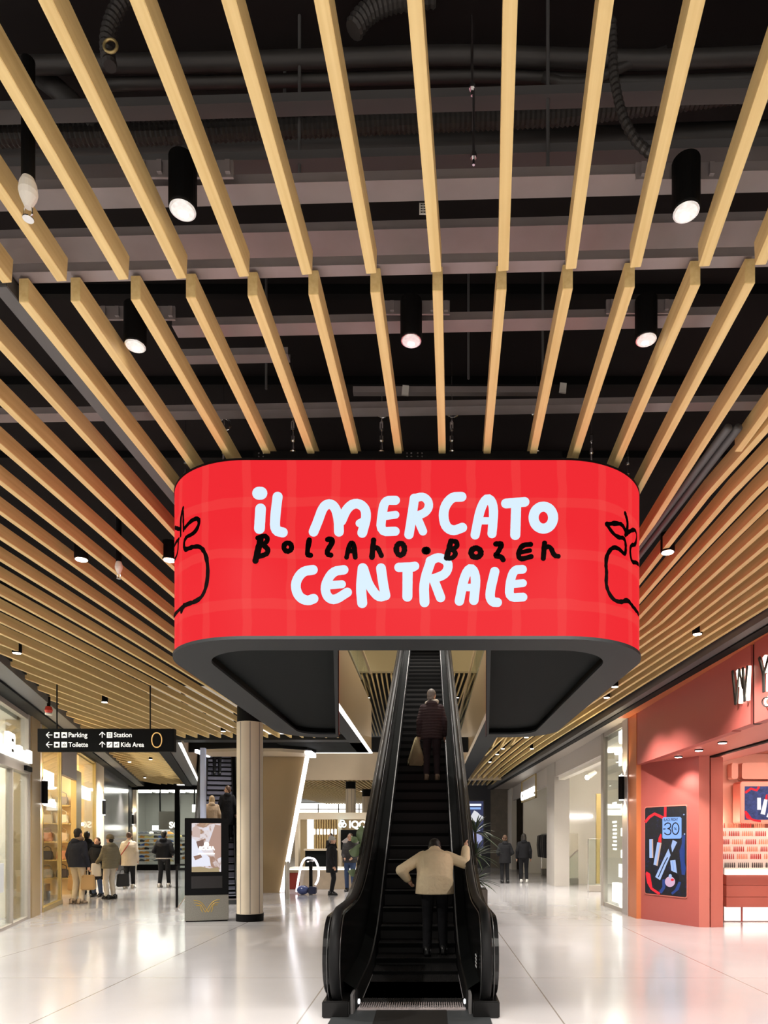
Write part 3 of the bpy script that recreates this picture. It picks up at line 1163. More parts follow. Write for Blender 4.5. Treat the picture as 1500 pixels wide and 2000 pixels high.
def build_escalator(name, label, ex, y_shift, ytop, width=1.0, nstep_every=0.4, tread=None, riser=None, detail=True):
    rt = empty(name, (ex, y_shift, 0), label, 'escalator')
    hw = width / 2
    # steps, each one a part
    y = 6.75
    mt = tread or M_TREAD
    while y < ytop:
        z = step_z(y + 0.2)
        bm = bx(-hw + 0.006, hw - 0.006, y, y + 0.43, z - 0.24, z, mi=1)
        bm.faces.ensure_lookup_table()
        for f in bm.faces:
            f.normal_update()
            if abs(f.normal.z) > 0.9:
                f.material_index = 0
        box(bm, -hw + 0.006, hw - 0.006, y - 0.012, y, z - 0.055, z - 0.001, mi=2)
        obj('step', bm, [mt, riser or M_STEPF, M_NOSE], rt)
        y += nstep_every
    ys = [6.3 + 0.25 * k for k in range(int((ytop - 6.3) / 0.25) + 1)]
    for s in (-1, 1):
        def X(x):
            return s * x
        # balustrade body (solid, glossy black)
        top = [(6.32 - 0.34 * cos(t), 0.52 + 0.36 * sin(t)) for t in [(-75 + 165 * k / 14) * pi / 180 for k in range(15)]]
        top += [(yy, hand_z(yy) - 0.06) for yy in ys if yy > 6.45]
        bot = [(yy, max(0.0, step_z(yy) - 0.95)) for yy in ys[::-1] if yy > 6.6] + [(6.25, 0.0), (6.25, 0.14)]
        poly = top + bot

        def side(bm, x0, x1, shrink=0.0):
            a = [bm.verts.new((X(x0), p[0], p[1])) for p in poly]
            b_ = [bm.verts.new((X(x1), p[0], p[1])) for p in poly]
            n = len(poly)
            f1, f2 = bm.faces.new(a), bm.faces.new(b_)
            for i in range(n):
                bm.faces.new((a[i], b_[i], b_[(i + 1) % n], a[(i + 1) % n]))
            bmesh.ops.triangulate(bm, faces=[f1, f2])
        bm = bm_new()
        side(bm, hw + 0.13, hw + 0.275)
        obj('balustrade', bm, M_ESC, rt)
        # inner decking between skirt and balustrade
        bm = bm_new()
        for i in range(len(ys) - 1):
            ya, yb = ys[i], ys[i + 1]
            za, zb_ = step_z(ya + 0.2), step_z(yb + 0.2)
            q = [bm.verts.new((X(x), yy, zz)) for x, yy, zz in ((hw + 0.02, ya, za + 0.20), (hw + 0.02, yb, zb_ + 0.20), (hw + 0.13, yb, zb_ + 0.27), (hw + 0.13, ya, za + 0.27))]
            bm.faces.new(q)
        bmesh.ops.solidify(bm, geom=bm.faces[:], thickness=0.015)
        obj('inner_decking', bm, M_CHAR, rt)
        bm = bm_new()
        pl = [(yy, step_z(yy + 0.2) + 0.2) for yy in ys] + [(yy, max(-0.02, step_z(yy + 0.2) - 0.3)) for yy in ys[::-1]]
        a = [bm.verts.new((X(hw + 0.002), p[0], p[1])) for p in pl]
        b_ = [bm.verts.new((X(hw + 0.02), p[0], p[1])) for p in pl]
        n = len(pl)
        f1, f2 = bm.faces.new(a), bm.faces.new(b_)
        for i in range(n):
            bm.faces.new((a[i], b_[i], b_[(i + 1) % n], a[(i + 1) % n]))
        bmesh.ops.triangulate(bm, faces=[f1, f2])
        obj('skirt_panel', bm, M_RISER, rt)
        # handrail wraps the newel
        path = [(6.32 - 0.40 * cos(t), 0.52 + 0.42 * sin(t)) for t in [(-80 + 170 * k / 22) * pi / 180 for k in range(23)]]
        path += [(yy, hand_z(yy)) for yy in ys if yy > 6.5]
        bm = tube(bm_new(), [(X(hw + 0.165), p[0], p[1]) for p in path], 0.044, 12, r2=0.026)
        obj('handrail', bm, M_RUBBER, rt, smooth=True)
        bm = tube(bm_new(), [(X(hw + 0.118), p[0] + 0.03, p[1] - 0.035) for p in path], 0.005, 6)
        obj('handrail_guide', bm, M_GUIDE, rt, smooth=True)
        bm = tube(bm_new(), [(X(hw + 0.232), p[0] + 0.03, p[1] - 0.04) for p in path], 0.005, 6)
        obj('handrail_guide', bm, M_GUIDE, rt, smooth=True)
        # newel base, comb light
        bm = bx(min(X(hw + 0.05), X(hw + 0.285)), max(X(hw + 0.05), X(hw + 0.285)), 6.02, 6.9, 0, 0.15)
        obj('newel_base', bm, M_ESC, rt, bevel=0.01)
        if detail:
            bm = bx(min(X(hw + 0.02), X(hw + 0.045)), max(X(hw + 0.02), X(hw + 0.045)), 6.12, 6.4, 0.0, 0.19)
            obj('skirt_end', bm, M_GREY, rt, bevel=0.004)
            bm = ell(bm_new(), (X(hw - 0.008), 6.36, 0.07), (0.012, 0.03, 0.025))
            obj('comb_light', bm, mat('comb_led', (1, 1, 1), 0.4, emit=0.5, ecol=(0.95, 0.97, 1)), rt)
    # truss underside and cladding
    bm = bm_new()
    top = [(yy, step_z(yy) - 0.32) for yy in ys if yy > 9]
    bo = [(yy, max(0.0, step_z(yy) - 0.98)) for yy in ys[::-1] if yy > 9]
    pl = top + bo
    a = [bm.verts.new((-hw - 0.12, p[0], p[1])) for p in pl]
    b_ = [bm.verts.new((hw + 0.12, p[0], p[1])) for p in pl]
    n = len(pl)
    f1, f2 = bm.faces.new(a), bm.faces.new(b_)
    for i in range(n):
        bm.faces.new((a[i], b_[i], b_[(i + 1) % n], a[(i + 1) % n]))
    bmesh.ops.triangulate(bm, faces=[f1, f2])
    obj('truss', bm, M_BLACK, rt)
    # landing plate and comb
    bm = bx(-hw - 0.2, hw + 0.2, 5.2, 6.36, 0.0, 0.012)
    lp = obj('landing_plate', bm, M_DGREY, rt)
    if detail:
        obj('landing_inlay', bx(-0.32, 0.32, 5.3, 6.3, 0.012, 0.016), M_RISER, lp)
    bm = bm_new()
    n = 46
    for k in range(n):
        x0 = -hw + 0.01 + (2 * hw - 0.02) * k / n
        box(bm, x0, x0 + (2 * hw - 0.02) / n * 0.5, 6.30, 6.52, 0.012, 0.026)
    box(bm, -hw, hw, 6.26, 6.33, 0.010, 0.022)
    obj('comb_plate', bm, M_STEEL, rt)
    if detail:
        bm = bx(-hw, hw, 6.5, 6.78, 0.0, 0.004)
        obj('step_band', bm, mt, rt)
        rc = obj('safety_label', bx(hw + 0.112, hw + 0.128, 6.48, 6.6, 0.34, 0.5), M_BLACK, rt)
        bm = bm_new()
        for k in range(4):
            box(bm, hw + 0.106, hw + 0.112, 6.48, 6.6, 0.36 + 0.034 * k, 0.372 + 0.034 * k)
        obj('label_print', bm, mat('label_white', (0.7, 0.7, 0.7), 0.5), rc)
    return rt


build_escalator('escalator', 'long black escalator rising in the middle of the hall under the red screen', EX, 0, 25.6)
M_TREAD2 = mat('blue_grey_tread', (0.22, 0.22, 0.28), 0.5, 0.1)
E2A = 0.296
E2F = Vector((-5.33, 17.2, 0))
e2 = build_escalator('escalator', 'smaller escalator behind the black advertising kiosk with two people standing on it', 0, 0, 20.2, tread=M_TREAD2, riser=M_TREAD2, detail=False, width=0.9)
e2.rotation_euler = (0, 0, E2A)
e2.location = E2F - Matrix.Rotation(E2A, 3, 'Z') @ Vector((0, 6.3, 0))
# ------------------------------------------------------------------ frames of reference along the shop fronts
uL = Vector((-0.333, 1, 0)).normalized()
vL = Vector((-uL.y, uL.x, 0))
OL = Vector((XL(11.3), 11.3, 0))
ML = Matrix(((uL.x, vL.x, 0, OL.x), (uL.y, vL.y, 0, OL.y), (0, 0, 1, 0), (0, 0, 0, 1)))
RZL = atan2(uL.y, uL.x)


def UL(px):
    r = (px - PX) / F
    Y = -3.435 / (r + 0.333)
    return (Y - 11.3) / uL.y


def ZL(px, py):
    r = (px - PX) / F
    return ZA(py, -3.435 / (r + 0.333))


def YR(px):
    return XR * F / (px - PX)


def lbox(u0, u1, v0, v1, z0, z1):
    return bx(u0, u1, v0, v1, z0, z1, M=ML)


# fascia over the left shops
struct('trim_4', lbox(-4, 23.5, -0.60, -0.30, 4.03, 4.16), M_GREY)
struct('trim_5', lbox(-4, 23.5, -0.30, 0.06, 3.99, 4.6), M_BLACK)
struct('trim_6', lbox(-4, 23.5, -0.62, -0.58, 4.16, 5.2), M_BLACK)

# shop one, far left: glazed front with lit room behind
u0, u1 = -3.5, UL(55)
bm = bm_new()
box(bm, u0, u1 + 0.3, 4.2, 4.4, 0, 4.0, M=ML)
box(bm, u1 + 0.3, u1 + 0.5, 0.2, 4.4, 0, 4.0, M=ML)
box(bm, u0, u1 + 0.4, 0.2, 4.4, 3.9, 4.0, M=ML)
struct('wall_left', bm, M_WHITE)
bm = bm_new()
zt = ZL(50, 1505)
for a in (u0, UL(23) - 0.03, u1 - 0.16):
    box(bm, a, a + 0.05, -0.02, 0.08, 0, zt, M=ML)
box(bm, u0, u1, -0.05, 0.12, zt - 0.06, zt + 0.12, M=ML)
box(bm, u1 - 0.14, u1, -0.04, 0.10, 0, 4.0, M=ML)
box(bm, u0, u1, -0.02, 0.08, 3.9, 4.0, M=ML)
box(bm, u0, u1, -0.02, 0.08, 0, 0.05, M=ML)
wf = struct('window_1', bm, M_TAUPE)
obj('pane', lbox(u0, u1, 0.02, 0.032, zt, 3.95), M_GLASS, wf)
obj('pane', lbox(u0, UL(23), 0.02, 0.032, 0.05, zt), M_GLASS, wf)
obj('pane', lbox(UL(23), u1 - 0.1, 0.02, 0.032, 0.05, zt), M_GLASS, wf)
obj('door_sensor', lbox(UL(41), UL(52), -0.10, -0.05, zt - 0.02, zt + 0.07), M_BLACK, wf)
# lit sign behind the transom glass
sg = empty('shop_sign', ML @ Vector((UL(3), -0.07, ZL(10, 1472))), 'white lit letters on the transom glass at the far left edge', 'sign')
sg.rotation_euler = (0, 0, RZL)
wd = UL(52) - UL(3)
bm = bm_new()
h_ = 0.33
lw = wd * 0.27
prism(bm, [(0, 0.0), (0.03, -0.03), (lw - 0.03, -0.03), (lw, 0), (lw, h_ * 0.45), (lw * 0.85, h_ * 0.5), (lw, h_ * 0.55), (lw, h_), (lw - 0.04, h_ + 0.04), (0.03, h_ + 0.04), (0, h_)], -0.03, 0.03, 'y')
obj('lit_letter', bm, M_SIGNW, sg)
bm = bm_new()
for q in ((0.05, 0.22), (0.05, 0.04)):
    box(bm, lw * 0.42, lw * 0.72, -0.036, -0.031, q[1], q[1] + 0.05)
obj('letter_hole', bm, M_GREY, sg)
bm = bm_new()
x = lw + 0.02
for k in range(5):
    ww = (wd - lw - 0.02) / 5
    box(bm, x, x + ww * 0.93, -0.03, 0.03, -0.02, 0.17 + (0.05 if k in (1, 4) else 0))
    x += ww
obj('lit_letter', bm, M_SIGNW, sg)
# furnishings of shop one: shelf line, small notice, glass decal
dc = lbox(UL(0) - 0.3, UL(8), 0.005, 0.012, 0.65, 1.15)
tag(obj('glass_decal', dc, mat('frosted', (0.5, 0.52, 0.54), 0.6)), 'grey frosted decal on the lower glass door at the far left', 'decal')
tag(obj('door_notice', lbox(UL(4), UL(14), 0.6, 0.61, 1.7, 1.95), mat('notice_yellow', (0.8, 0.68, 0.35), 0.6)), 'small yellowish notice seen behind the far left glass door', 'notice')
sh = lbox(-2, UL(18), 1.5, 1.8, 1.55, 1.58)
tag(obj('wall_shelf', sh, M_GOLD), 'thin brass rail inside the far left shop', 'shelf')
for k, (u, v) in enumerate(((-1.6, 1.6), (0.6, 1.6))):
    o = lbox(u, u + 1.2, v, v + 0.3, 3.84, 3.89)
    tag(obj('ceiling_panel_light', o, M_SHOP1), '%s lit ceiling panel inside the far left shop' % ('nearer', 'farther')[k], 'lamp', 'lit panels in the far left shop')

# pilasters on the left
def lpil(px0, px1, m, v0, v1, z1=4.0, n=None):
    return struct('trim_%d' % n, lbox(UL(px0), UL(px1), v0, v1, 0, z1), m)


M_BROWNP = mat('brown_pilaster', (0.33, 0.24, 0.13), 0.4)
M_GREYP = mat('mauve_grey', (0.42, 0.37, 0.36), 0.45)
lpil(56, 72.5, M_BROWNP, -0.06, 0.4, n=7)
lpil(72.5, 80, M_GREYP, -0.02, 0.4, n=8)


def sconce(M, label):
    rt = empty('wall_sconce', (0, 0, 0), label, 'wall lamp', 'black up-and-down wall lamps')
    rt.matrix_world = M
    obj('housing', lathe(bm_new(), [(0.055, -0.24), (0.06, -0.23), (0.06, 0.23), (0.055, 0.24)], 20), M_BLACK, rt)
    for s in (-1, 1):
        obj('lens', lathe(bm_new(), sorted([(0.045, s * 0.245), (0.045, s * 0.255)], key=lambda q: q[1]), 16), M_LAMP, rt)
        ld = bpy.data.lights.new('sconce_light', 'SPOT')
        ld.energy = 22
        ld.color = (1, 0.78, 0.45)
        ld.spot_size = radians(120)
        ld.spot_blend = 0.8
        ld.shadow_soft_size = 0.04
        lo = bpy.data.objects.new('sconce_light', ld)
        COL.objects.link(lo)
        lo.parent = rt
        lo.location = (0, 0, s * 0.28)
        lo.rotation_euler = (pi if s > 0 else 0, 0, 0)
    return rt


sconce(Matrix.Translation(ML @ Vector((UL(78), -0.09, 2.55))), 'black wall lamp on the pilaster left of the accessory shop')
sconce(Matrix.Translation(ML @ Vector((UL(197), -0.09, 2.6))), 'black wall lamp right of the lit white banner, before the grey wall panel')

# shop two: warm window, open entrance with bags
u0, u1 = UL(80), UL(118)
bm = bm_new()
for a in (u0, u1 - 0.07):
    box(bm, a, a + 0.07, -0.03, 0.05, 0, 4.0, M=ML)
box(bm, u0, u1, -0.05, 0.05, 0.0, 0.1, M=ML)
box(bm, u0, u1, -0.03, 0.05, 3.94, 4.0, M=ML)
wf = struct('window_2', bm, M_GOLD)
obj('pane', lbox(u0 + 0.07, u1 - 0.07, 0.0, 0.012, 0.1, 3.94), M_GLASS, wf)
bn = lbox(u0 + 0.02, UL(115), 0.10, 0.16, 2.75, 3.12)
tag(obj('lit_banner', bn, M_SIGNW), 'bright white lit banner inside the window right of the brown pilaster', 'sign')
bm = bm_new()
x = UL(91)
while x < UL(116) - 0.06:
    box(bm, x, x + 0.09, 0.06, 0.10, 2.30, 2.44 + 0.05 * (random.random() > 0.5), M=ML)
    x += 0.105
tag(obj('lit_letters', bm, M_SIGNW), 'row of small white lit letters in the window left of the entrance', 'sign')
bm = bm_new()
M_WARM = mat('warm_wall', (0.80, 0.62, 0.36), 0.6)
box(bm, u0, UL(250), 3.0, 3.15, 0, 4.0, M=ML)
box(bm, u0 - 0.1, u0, 0.06, 3.1, 0, 4.0, M=ML)
box(bm, UL(188), UL(188) + 0.1, 0.06, 3.1, 0, 4.0, M=ML)
box(bm, u0, UL(188), 0.06, 3.1, 3.9, 4.0, M=ML)
struct('wall_left_accessories', bm, M_WARM)
tag(obj('header_panel', lbox(u1, UL(146), -0.05, 0.05, 3.12, 4.0), M_GREYP), 'grey header over the entrance of the bag shop', 'panel', kind='structure')
struct('trim_9', lbox(UL(145), UL(155), -0.05, 0.08, 0, 3.4), M_GOLD)
u2, u3 = UL(155), UL(185)
bm = bm_new()
box(bm, u2, u3, -0.04, 0.05, 0, 0.1, M=ML)
box(bm, u2, u3, -0.04, 0.05, 3.94, 4.0, M=ML)
box(bm, u3 - 0.08, u3, -0.04, 0.05, 0, 4.0, M=ML)
wf = struct('window_3', bm, M_GOLD)
obj('pane', lbox(u2, u3 - 0.08, 0.0, 0.012, 0.1, 3.94), M_GLASS, wf)
tag(obj('lit_banner', lbox(u2 + 0.02, u3 - 0.1, 0.1, 0.16, 2.75, 3.12), M_SIGNW), 'bright white lit banner in the window right of the bag shop entrance', 'sign')
lpil(185, 200, M_CREAM, -0.05, 0.3, n=10)
struct('wall_left_grey', lbox(UL(200), UL(250), -0.03, 0.2, 0, 4.0), mat('polished_grey', (0.30, 0.29, 0.29), 0.15, 0.3))
lpil(250, 262, M_BLACK, -0.05, 0.25, n=11)
# shop ceiling lamps
for k, px in enumerate((90, 105, 130, 160, 178)):
    o = lbox(UL(px), UL(px) + 0.5, 1.2, 1.6, 3.83, 3.89)
    tag(obj('ceiling_panel_light', o, M_SHOPL), 'lit ceiling panel of the warm accessory shops, %s from the entrance side' % ORD[k + 1], 'lamp', 'lit panels of the accessory shops')
# star-like spotlights in the windows
for (px, py), lab in (((172, 1610), 'glaring spotlight in the window above the standing group'), ((80, 1707), 'glaring spotlight low in the window right of the brown pilaster')):
    rt = empty('window_spotlight', ML @ Vector((UL(px), 0.15, ZL(px, py))), lab, 'spotlight', 'glaring window spotlights')
    obj('housing', lathe(bm_new(), [(0.03, 0.0), (0.05, 0.1), (0.05, 0.2)], 14, Matrix.Rotation(-pi / 2, 4, 'Y')), M_BLACK, rt)
    ell_m = ell(bm_new(), (0, 0, 0), (0.05, 0.05, 0.05), 14, 8)
    obj('bulb', ell_m, mat('bulb_hot', (1, 1, 1), 0.4, emit=14, ecol=(1, 0.8, 0.45)), rt)
# accessories hanging in the window, handbags on shelves
PALE = [(0.05, 0.04, 0.04), (0.6, 0.5, 0.35), (0.32, 0.30, 0.28), (0.45, 0.2, 0.1), (0.75, 0.68, 0.55)]
acc = [mat('accessory_%d' % i, c, 0.5) for i, c in enumerate(PALE)]


def bag_mesh(w_, h_, d_):
    bm = bm_new()
    prof = [(-w_ / 2, 0), (w_ / 2, 0), (w_ * 0.42, h_), (-w_ * 0.42, h_)]
    prism(bm, prof, -d_ / 2, d_ / 2, 'y')
    bmesh.ops.bevel(bm, geom=list(bm.edges), offset=min(d_, w_) * 0.15, segments=2, affect='EDGES')
    return bm


struct('wall_left_display', lbox(UL(150) + 0.6, UL(150) + 0.66, 0.22, 3.0, 0, 3.9), M_WARM)
for r, z in enumerate((0.45, 0.95, 1.45, 1.95, 2.45)):
    us = UL(150) + 0.25
    s_ = obj('display_shelf', lbox(us, us + 0.34, 0.22, 1.75, z, z + 0.03), M_GOLD)
    tag(s_, '%s bag shelf from the floor inside the accessory shop' % ORD[r + 1], 'shelf', 'bag shelves')
    for k in range(4):
        rt = empty('handbag', ML @ Vector((us + 0.16, 0.42 + 0.38 * k, z + 0.032)), 'handbag on the %s bag shelf from the floor, %s from the entrance' % (ORD[r + 1], ORD[k + 1]), 'handbag', 'handbags on the bag shelves')
        rt.rotation_euler = (0, 0, RZL - pi / 2)
        m_ = acc[(r * 3 + k * 2) % 5]
        obj('body', bag_mesh(0.31, 0.24, 0.14), m_, rt)
        obj('handle', tube(bm_new(), [(-0.1, 0, 0.22), (-0.09, 0, 0.32), (0, 0, 0.37), (0.09, 0, 0.32), (0.1, 0, 0.22)], 0.011, 8), m_, rt, smooth=True)
for k in range(8):
    u = u0 + 0.22 + 0.30 * (k % 4)
    z = 2.0 - 0.75 * (k // 4)
    bm = bm_new()
    for q in range(9):
        ell(bm, (0.02 * (q % 3 - 1), 0, -0.07 * q), (0.045, 0.03, 0.036), 8, 6)
    o = obj('hanging_accessory', bm, acc[k % 5], smooth=True)
    o.location = ML @ Vector((u, 0.22, z))
    tag(o, 'string of accessories in the warm window, %s from the left in the %s row' % (ORD[k % 4 + 1], ('upper', 'lower')[k // 4]), 'accessory', 'accessories hanging in the warm window')
tag(obj('accessory_rack', tube(bm_new(), [ML @ Vector((u0 + 0.12, 0.22, 0)), ML @ Vector((u0 + 0.12, 0.22, 2.08)), ML @ Vector((u0 + 1.3, 0.22, 2.08)), ML @ Vector((u0 + 1.3, 0.22, 0))], 0.014, 8), M_GOLD), 'thin brass rack behind the warm window glass', 'rack')
tag(obj('display_table', lbox(UL(128), UL(140), 0.5, 1.2, 0, 0.4), acc[0]), 'dark low display table in the bag shop entrance', 'table')

# shoe shop closing the left aisle
YS = 33.0
xa, xb = XA(262, YS), XA(402, YS)
bm = bm_new()
box(bm, xa - 1.5, xb + 1.3, YS + 4.5, YS + 4.7, 0, 4.0)
box(bm, xa - 1.5, xa - 1.3, YS, YS + 4.6, 0, 4.0)
box(bm, xa - 1.5, xb + 1.3, YS, YS + 4.6, 3.95, 4.05)
struct('wall_back', bm, mat('shop_grey', (0.30, 0.30, 0.28), 0.7))
bm = bm_new()
box(bm, xa - 0.1, xa + 0.15, YS - 0.1, YS + 0.1, 0, 4.0)
struct('trim_12', bm, M_WHITE)
struct('trim_13', bx(xa - 0.5, xb + 1.0, YS - 0.35, YS, 3.88, 4.25), M_BLACK)
bm = bm_new()
xp = XA(346, YS)
box(bm, xp - 0.1, xp + 0.13, YS - 0.06, YS + 0.06, 0, 3.9)
box(bm, xa + 0.15, xp, YS - 0.04, YS + 0.04, 0, 0.28)
box(bm, xp, xb + 0.8, YS - 0.04, YS + 0.04, 0, 0.12)
wf = struct('window_4', bm, M_BLACK)
obj('pane', bx(xa + 0.15, xp - 0.1, YS - 0.006, YS + 0.006, 0.28, 3.88), M_GLASS, wf)
obj('pane', bx(xp + 0.13, xb + 0.8, YS - 0.006, YS + 0.006, 0.12, 3.88), M_GLASS, wf)
sconce(Matrix.Translation((xa + 0.0, YS - 0.2, 2.45)), 'black wall lamp on the white post left of the shoe shop window')
for k in range(5):
    o = bx(xa - 0.4 + 0.85 * k, xa + 0.2 + 0.85 * k, YS + 0.9, YS + 1.6, 3.86, 3.93)
    tag(obj('ceiling_panel_light', o, M_SHOPK), 'lit ceiling panel of the shoe shop, %s from the left' % ORD[k + 1], 'lamp', 'lit panels of the shoe shop')
# dark ceiling grid pipes in the shoe shop
for k, (x, z) in enumerate(((0.9, 3.3), (1.7, 3.2), (2.6, 3.35), (3.6, 3.25))):
    tag(obj('hanging_post', bx(xa + x, xa + x + 0.06, YS + 0.8, YS + 0.86, z - 0.5, 3.95), M_BLACK), 'dark hanging post in the shoe shop, %s from the left' % ORD[k + 1], 'post')
tag(obj('lit_banner', bx(XA(368, YS), XA(400, YS), YS + 0.5, YS + 0.56, 2.83, 3.2), M_SIGNW), 'white lit banner inside the shoe shop, right of the black post', 'sign')
gp = bx(XA(305, YS), XA(346, YS), YS + 0.3, YS + 0.36, 1.95, 2.85)
gpo = tag(obj('grey_sign_panel', gp, M_TAUPE), 'grey panel with two white letters in the shoe shop window', 'sign')
text('SC', 0.42, (XA(326, YS), YS + 0.28, 2.05), (pi / 2, 0, 0), M_SIGNW, gpo, 'white_letters', bold=0.008)
wb = tag(obj('white_sign_board', bx(XA(266, YS), XA(302, YS), YS + 1.9, YS + 1.96, 1.95, 2.2), M_SIGNW), 'white lit board above the shoe shelves', 'sign')


def shoe_mesh():
    bm = bm_new()
    prof = [(-0.14, 0), (0.15, 0), (0.155, 0.035), (0.10, 0.06), (0.03, 0.085), (-0.02, 0.12), (-0.12, 0.125), (-0.145, 0.06)]
    prism(bm, prof, -0.045, 0.045, 'y')
    bmesh.ops.bevel(bm, geom=[e for e in bm.edges], offset=0.012, segments=1, affect='EDGES')
    return bm


scol = [(0.75, 0.75, 0.72), (0.04, 0.04, 0.045), (0.05, 0.12, 0.42), (0.7, 0.32, 0.06), (0.35, 0.35, 0.36), (0.72, 0.62, 0.25), (0.10, 0.11, 0.13)]
smesh = []
for i, c in enumerate(scol):
    o = obj('shoe', shoe_mesh(), mat('shoe_%d' % i, c, 0.5))
    smesh.append(o.data)
    bpy.data.objects.remove(o)
M_SHELFW = mat('pale_shelf', (0.62, 0.60, 0.52), 0.5)
for r in range(8):
    z = 0.36 + 0.2 * r
    sh = obj('shoe_shelf', bx(XA(258, YS + 1.8), XA(345, YS + 1.8), YS + 1.75, YS + 2.05, z - 0.02, z), M_SHELFW)
    tag(sh, '%s shoe shelf from the bottom behind the left window' % ORD[r + 1], 'shelf', 'shoe shelves')
    for k in range(9):
        o = bpy.data.objects.new('shoe', smesh[random.randrange(7)])
        COL.objects.link(o)
        o.location = (XA(260, YS + 1.8) + 0.235 * k, YS + 1.88, z)
        o.rotation_euler = (0, 0, 0.3 * random.random() + (pi if random.random() < 0.3 else 0))
        tag(o, 'shoe on the %s shelf from the bottom, %s from the left' % (ORD[r + 1], ORD[k + 1]), 'shoe', 'shoes on the shoe shelves')
for r in range(6):
    z = 0.5 + 0.22 * r
    sh = obj('shoe_shelf', bx(XA(348, YS + 1.2), XA(366, YS + 1.2), YS + 1.15, YS + 1.45, z - 0.02, z), M_SHELFW)
    tag(sh, '%s shoe shelf from the bottom right of the black post' % ORD[r + 1], 'shelf', 'shoe shelves')
    for k in range(2):
        o = bpy.data.objects.new('shoe', smesh[(r + k * 3) % 7])
        COL.objects.link(o)
        o.location = (XA(351, YS + 1.2) + 0.24 * k, YS + 1.28, z)
        tag(o, '%s shoe on the %s shelf right of the black post' % (('left', 'right')[k], ORD[r + 1]), 'shoe', 'shoes on the shoe shelves')

# dark trim around the void at the left, light cove
def strip(name, a, b, wd, z0, z1, m, **k):
    a, b = Vector((*a, 0)), Vector((*b, 0))
    d = (b - a).normalized()
    n = Vector((-d.y, d.x, 0)) * wd
    pts = [(a.x, a.y), (b.x, b.y), (b.x + n.x, b.y + n.y), (a.x + n.x, a.y + n.y)]
    return struct(name, prism(bm_new(), pts, z0, z1), m)


va, vb = (void_left(17.4) + 0.0, 17.4), (void_left(32.6), 32.6)
strip('trim_14', va, vb, -0.30, 4.02, 4.3, M_BLACK)
strip('trim_15', (va[0] + 0.3, va[1]), (vb[0] + 0.3, vb[1]), -0.34, 4.06, 4.3, M_GREY)
strip('trim_16', (va[0] + 0.64, va[1]), (vb[0] + 0.64, vb[1]), -0.12, 4.07, 4.10, M_SIGNW)
strip('trim_17', (va[0] + 0.76, va[1]), (vb[0] + 0.76, vb[1]), -0.06, 4.05, 5.4, mat('brown_panel', (0.2, 0.14, 0.09)))
struct('trim_18', bx(-12.0, -9.4, 32.55, 32.9, 4.02, 4.3), M_BLACK)
struct('trim_19', bx(-12.0, -9.4, 32.35, 32.55, 4.07, 4.10), M_SIGNW)

# front edge of the void: grey soffit, black canopy band, glass wall
struct('trim_20', bx(-7.3, -1.95, 17.25, 17.75, 4.06, 4.2), M_DGREY)
bm = bm_new()
prism(bm, [(-6.35, 19.0), (-6.2, 18.4), (-5.2, 18.15), (-4.0, 18.2), (-3.35, 18.6), (-3.2, 19.2), (-3.3, 19.55), (-6.35, 19.55)], 3.98, 4.12)
cn = obj('canopy', bm, M_BLACK)
tag(cn, 'black curved canopy edge above the second escalator', 'canopy', kind='structure')
obj('soffit', prism(bm_new(), [(-6.25, 19.0), (-6.1, 18.5), (-5.2, 18.28), (-4.0, 18.32), (-3.45, 18.7), (-3.4, 19.5), (-6.25, 19.5)], 3.90, 3.98), M_BEIGE, cn)
obj('light_strip', bx(-6.36, -6.28, 18.45, 19.5, 3.88, 3.97), M_LED, cn)
obj('light_strip', bx(-3.42, -3.26, 18.75, 19.5, 3.86, 3.975), M_LED, cn)
# beige tapered wall with light edge
bm = bm_new()
yf = 19.6
prism(bm, [(-4.83, 0), (XA(548, yf), 0), (XA(597, yf), 4.0), (-4.83, 4.0)], yf, yf + 0.45, 'y')
tw = tag(obj('tapered_wall', bm, mat('ochre_panel', (0.33, 0.23, 0.115), 0.4)), 'ochre wall panel with a slanting lit edge behind the round column', 'wall panel', kind='thing')
bm = bm_new()
xa1, xa2 = XA(547, yf), XA(597, yf)
prism(bm, [(xa1, 0.02), (xa1 + 0.10, 0.02), (xa2 + 0.10, 3.97), (xa2, 3.97)], yf - 0.05, yf + 0.1, 'y')
obj('light_edge', bm, M_LED, tw)
tag(obj('bollard', lathe(bm_new(), [(0.06, 0), (0.06, 0.95), (0.05, 0.97)], 20, Matrix.Translation((XA(561, 17.6), 17.6, 0))), mat('brushed_steel', (0.5, 0.47, 0.42), 0.35, 0.8)), 'brushed steel post standing before the lit slanting edge', 'post')
tag(obj('blue_pole', bx(XA(392, 18.0), XA(401, 18.0), 17.95, 18.08, 0, 3.95), mat('blue_white', (0.45, 0.52, 0.75), 0.3)), 'pale bluish upright at the left side of the second escalator', 'post')

# ------------------------------------------------------------------ the central void
struct('trim_21', bx(-2.1, -1.76, 12.35, 19.85, 4.05, 4.2), M_DGREY)
struct('trim_22', bx(-4.0, -1.76, 17.75, 19.85, 4.05, 4.2), M_CHAR)
struct('trim_23', bx(-1.76, -1.68, 12.35, 19.85, 4.04, 4.07), M_SIGNW)
struct('trim_24', bx(-4.0, -1.68, 19.80, 19.86, 4.04, 4.07), M_SIGNW)
struct('trim_25', prism(bm_new(), [(1.16, 12.35), (1.66, 12.35), (1.62, 25), (1.60, 34), (1.16, 34)], 4.05, 4.2), M_DGREY)
struct('trim_26', bx(1.10, 1.16, 12.35, 34, 4.04, 4.07), M_BEIGE)
struct('wall_void_left', bx(-1.74, -1.69, 12.4, 19.7, 4.07, 5.42), M_BRONZE)
struct('wall_void_right', bx(1.11, 1.16, 12.4, 28.9, 4.07, 5.42), M_BRONZE)
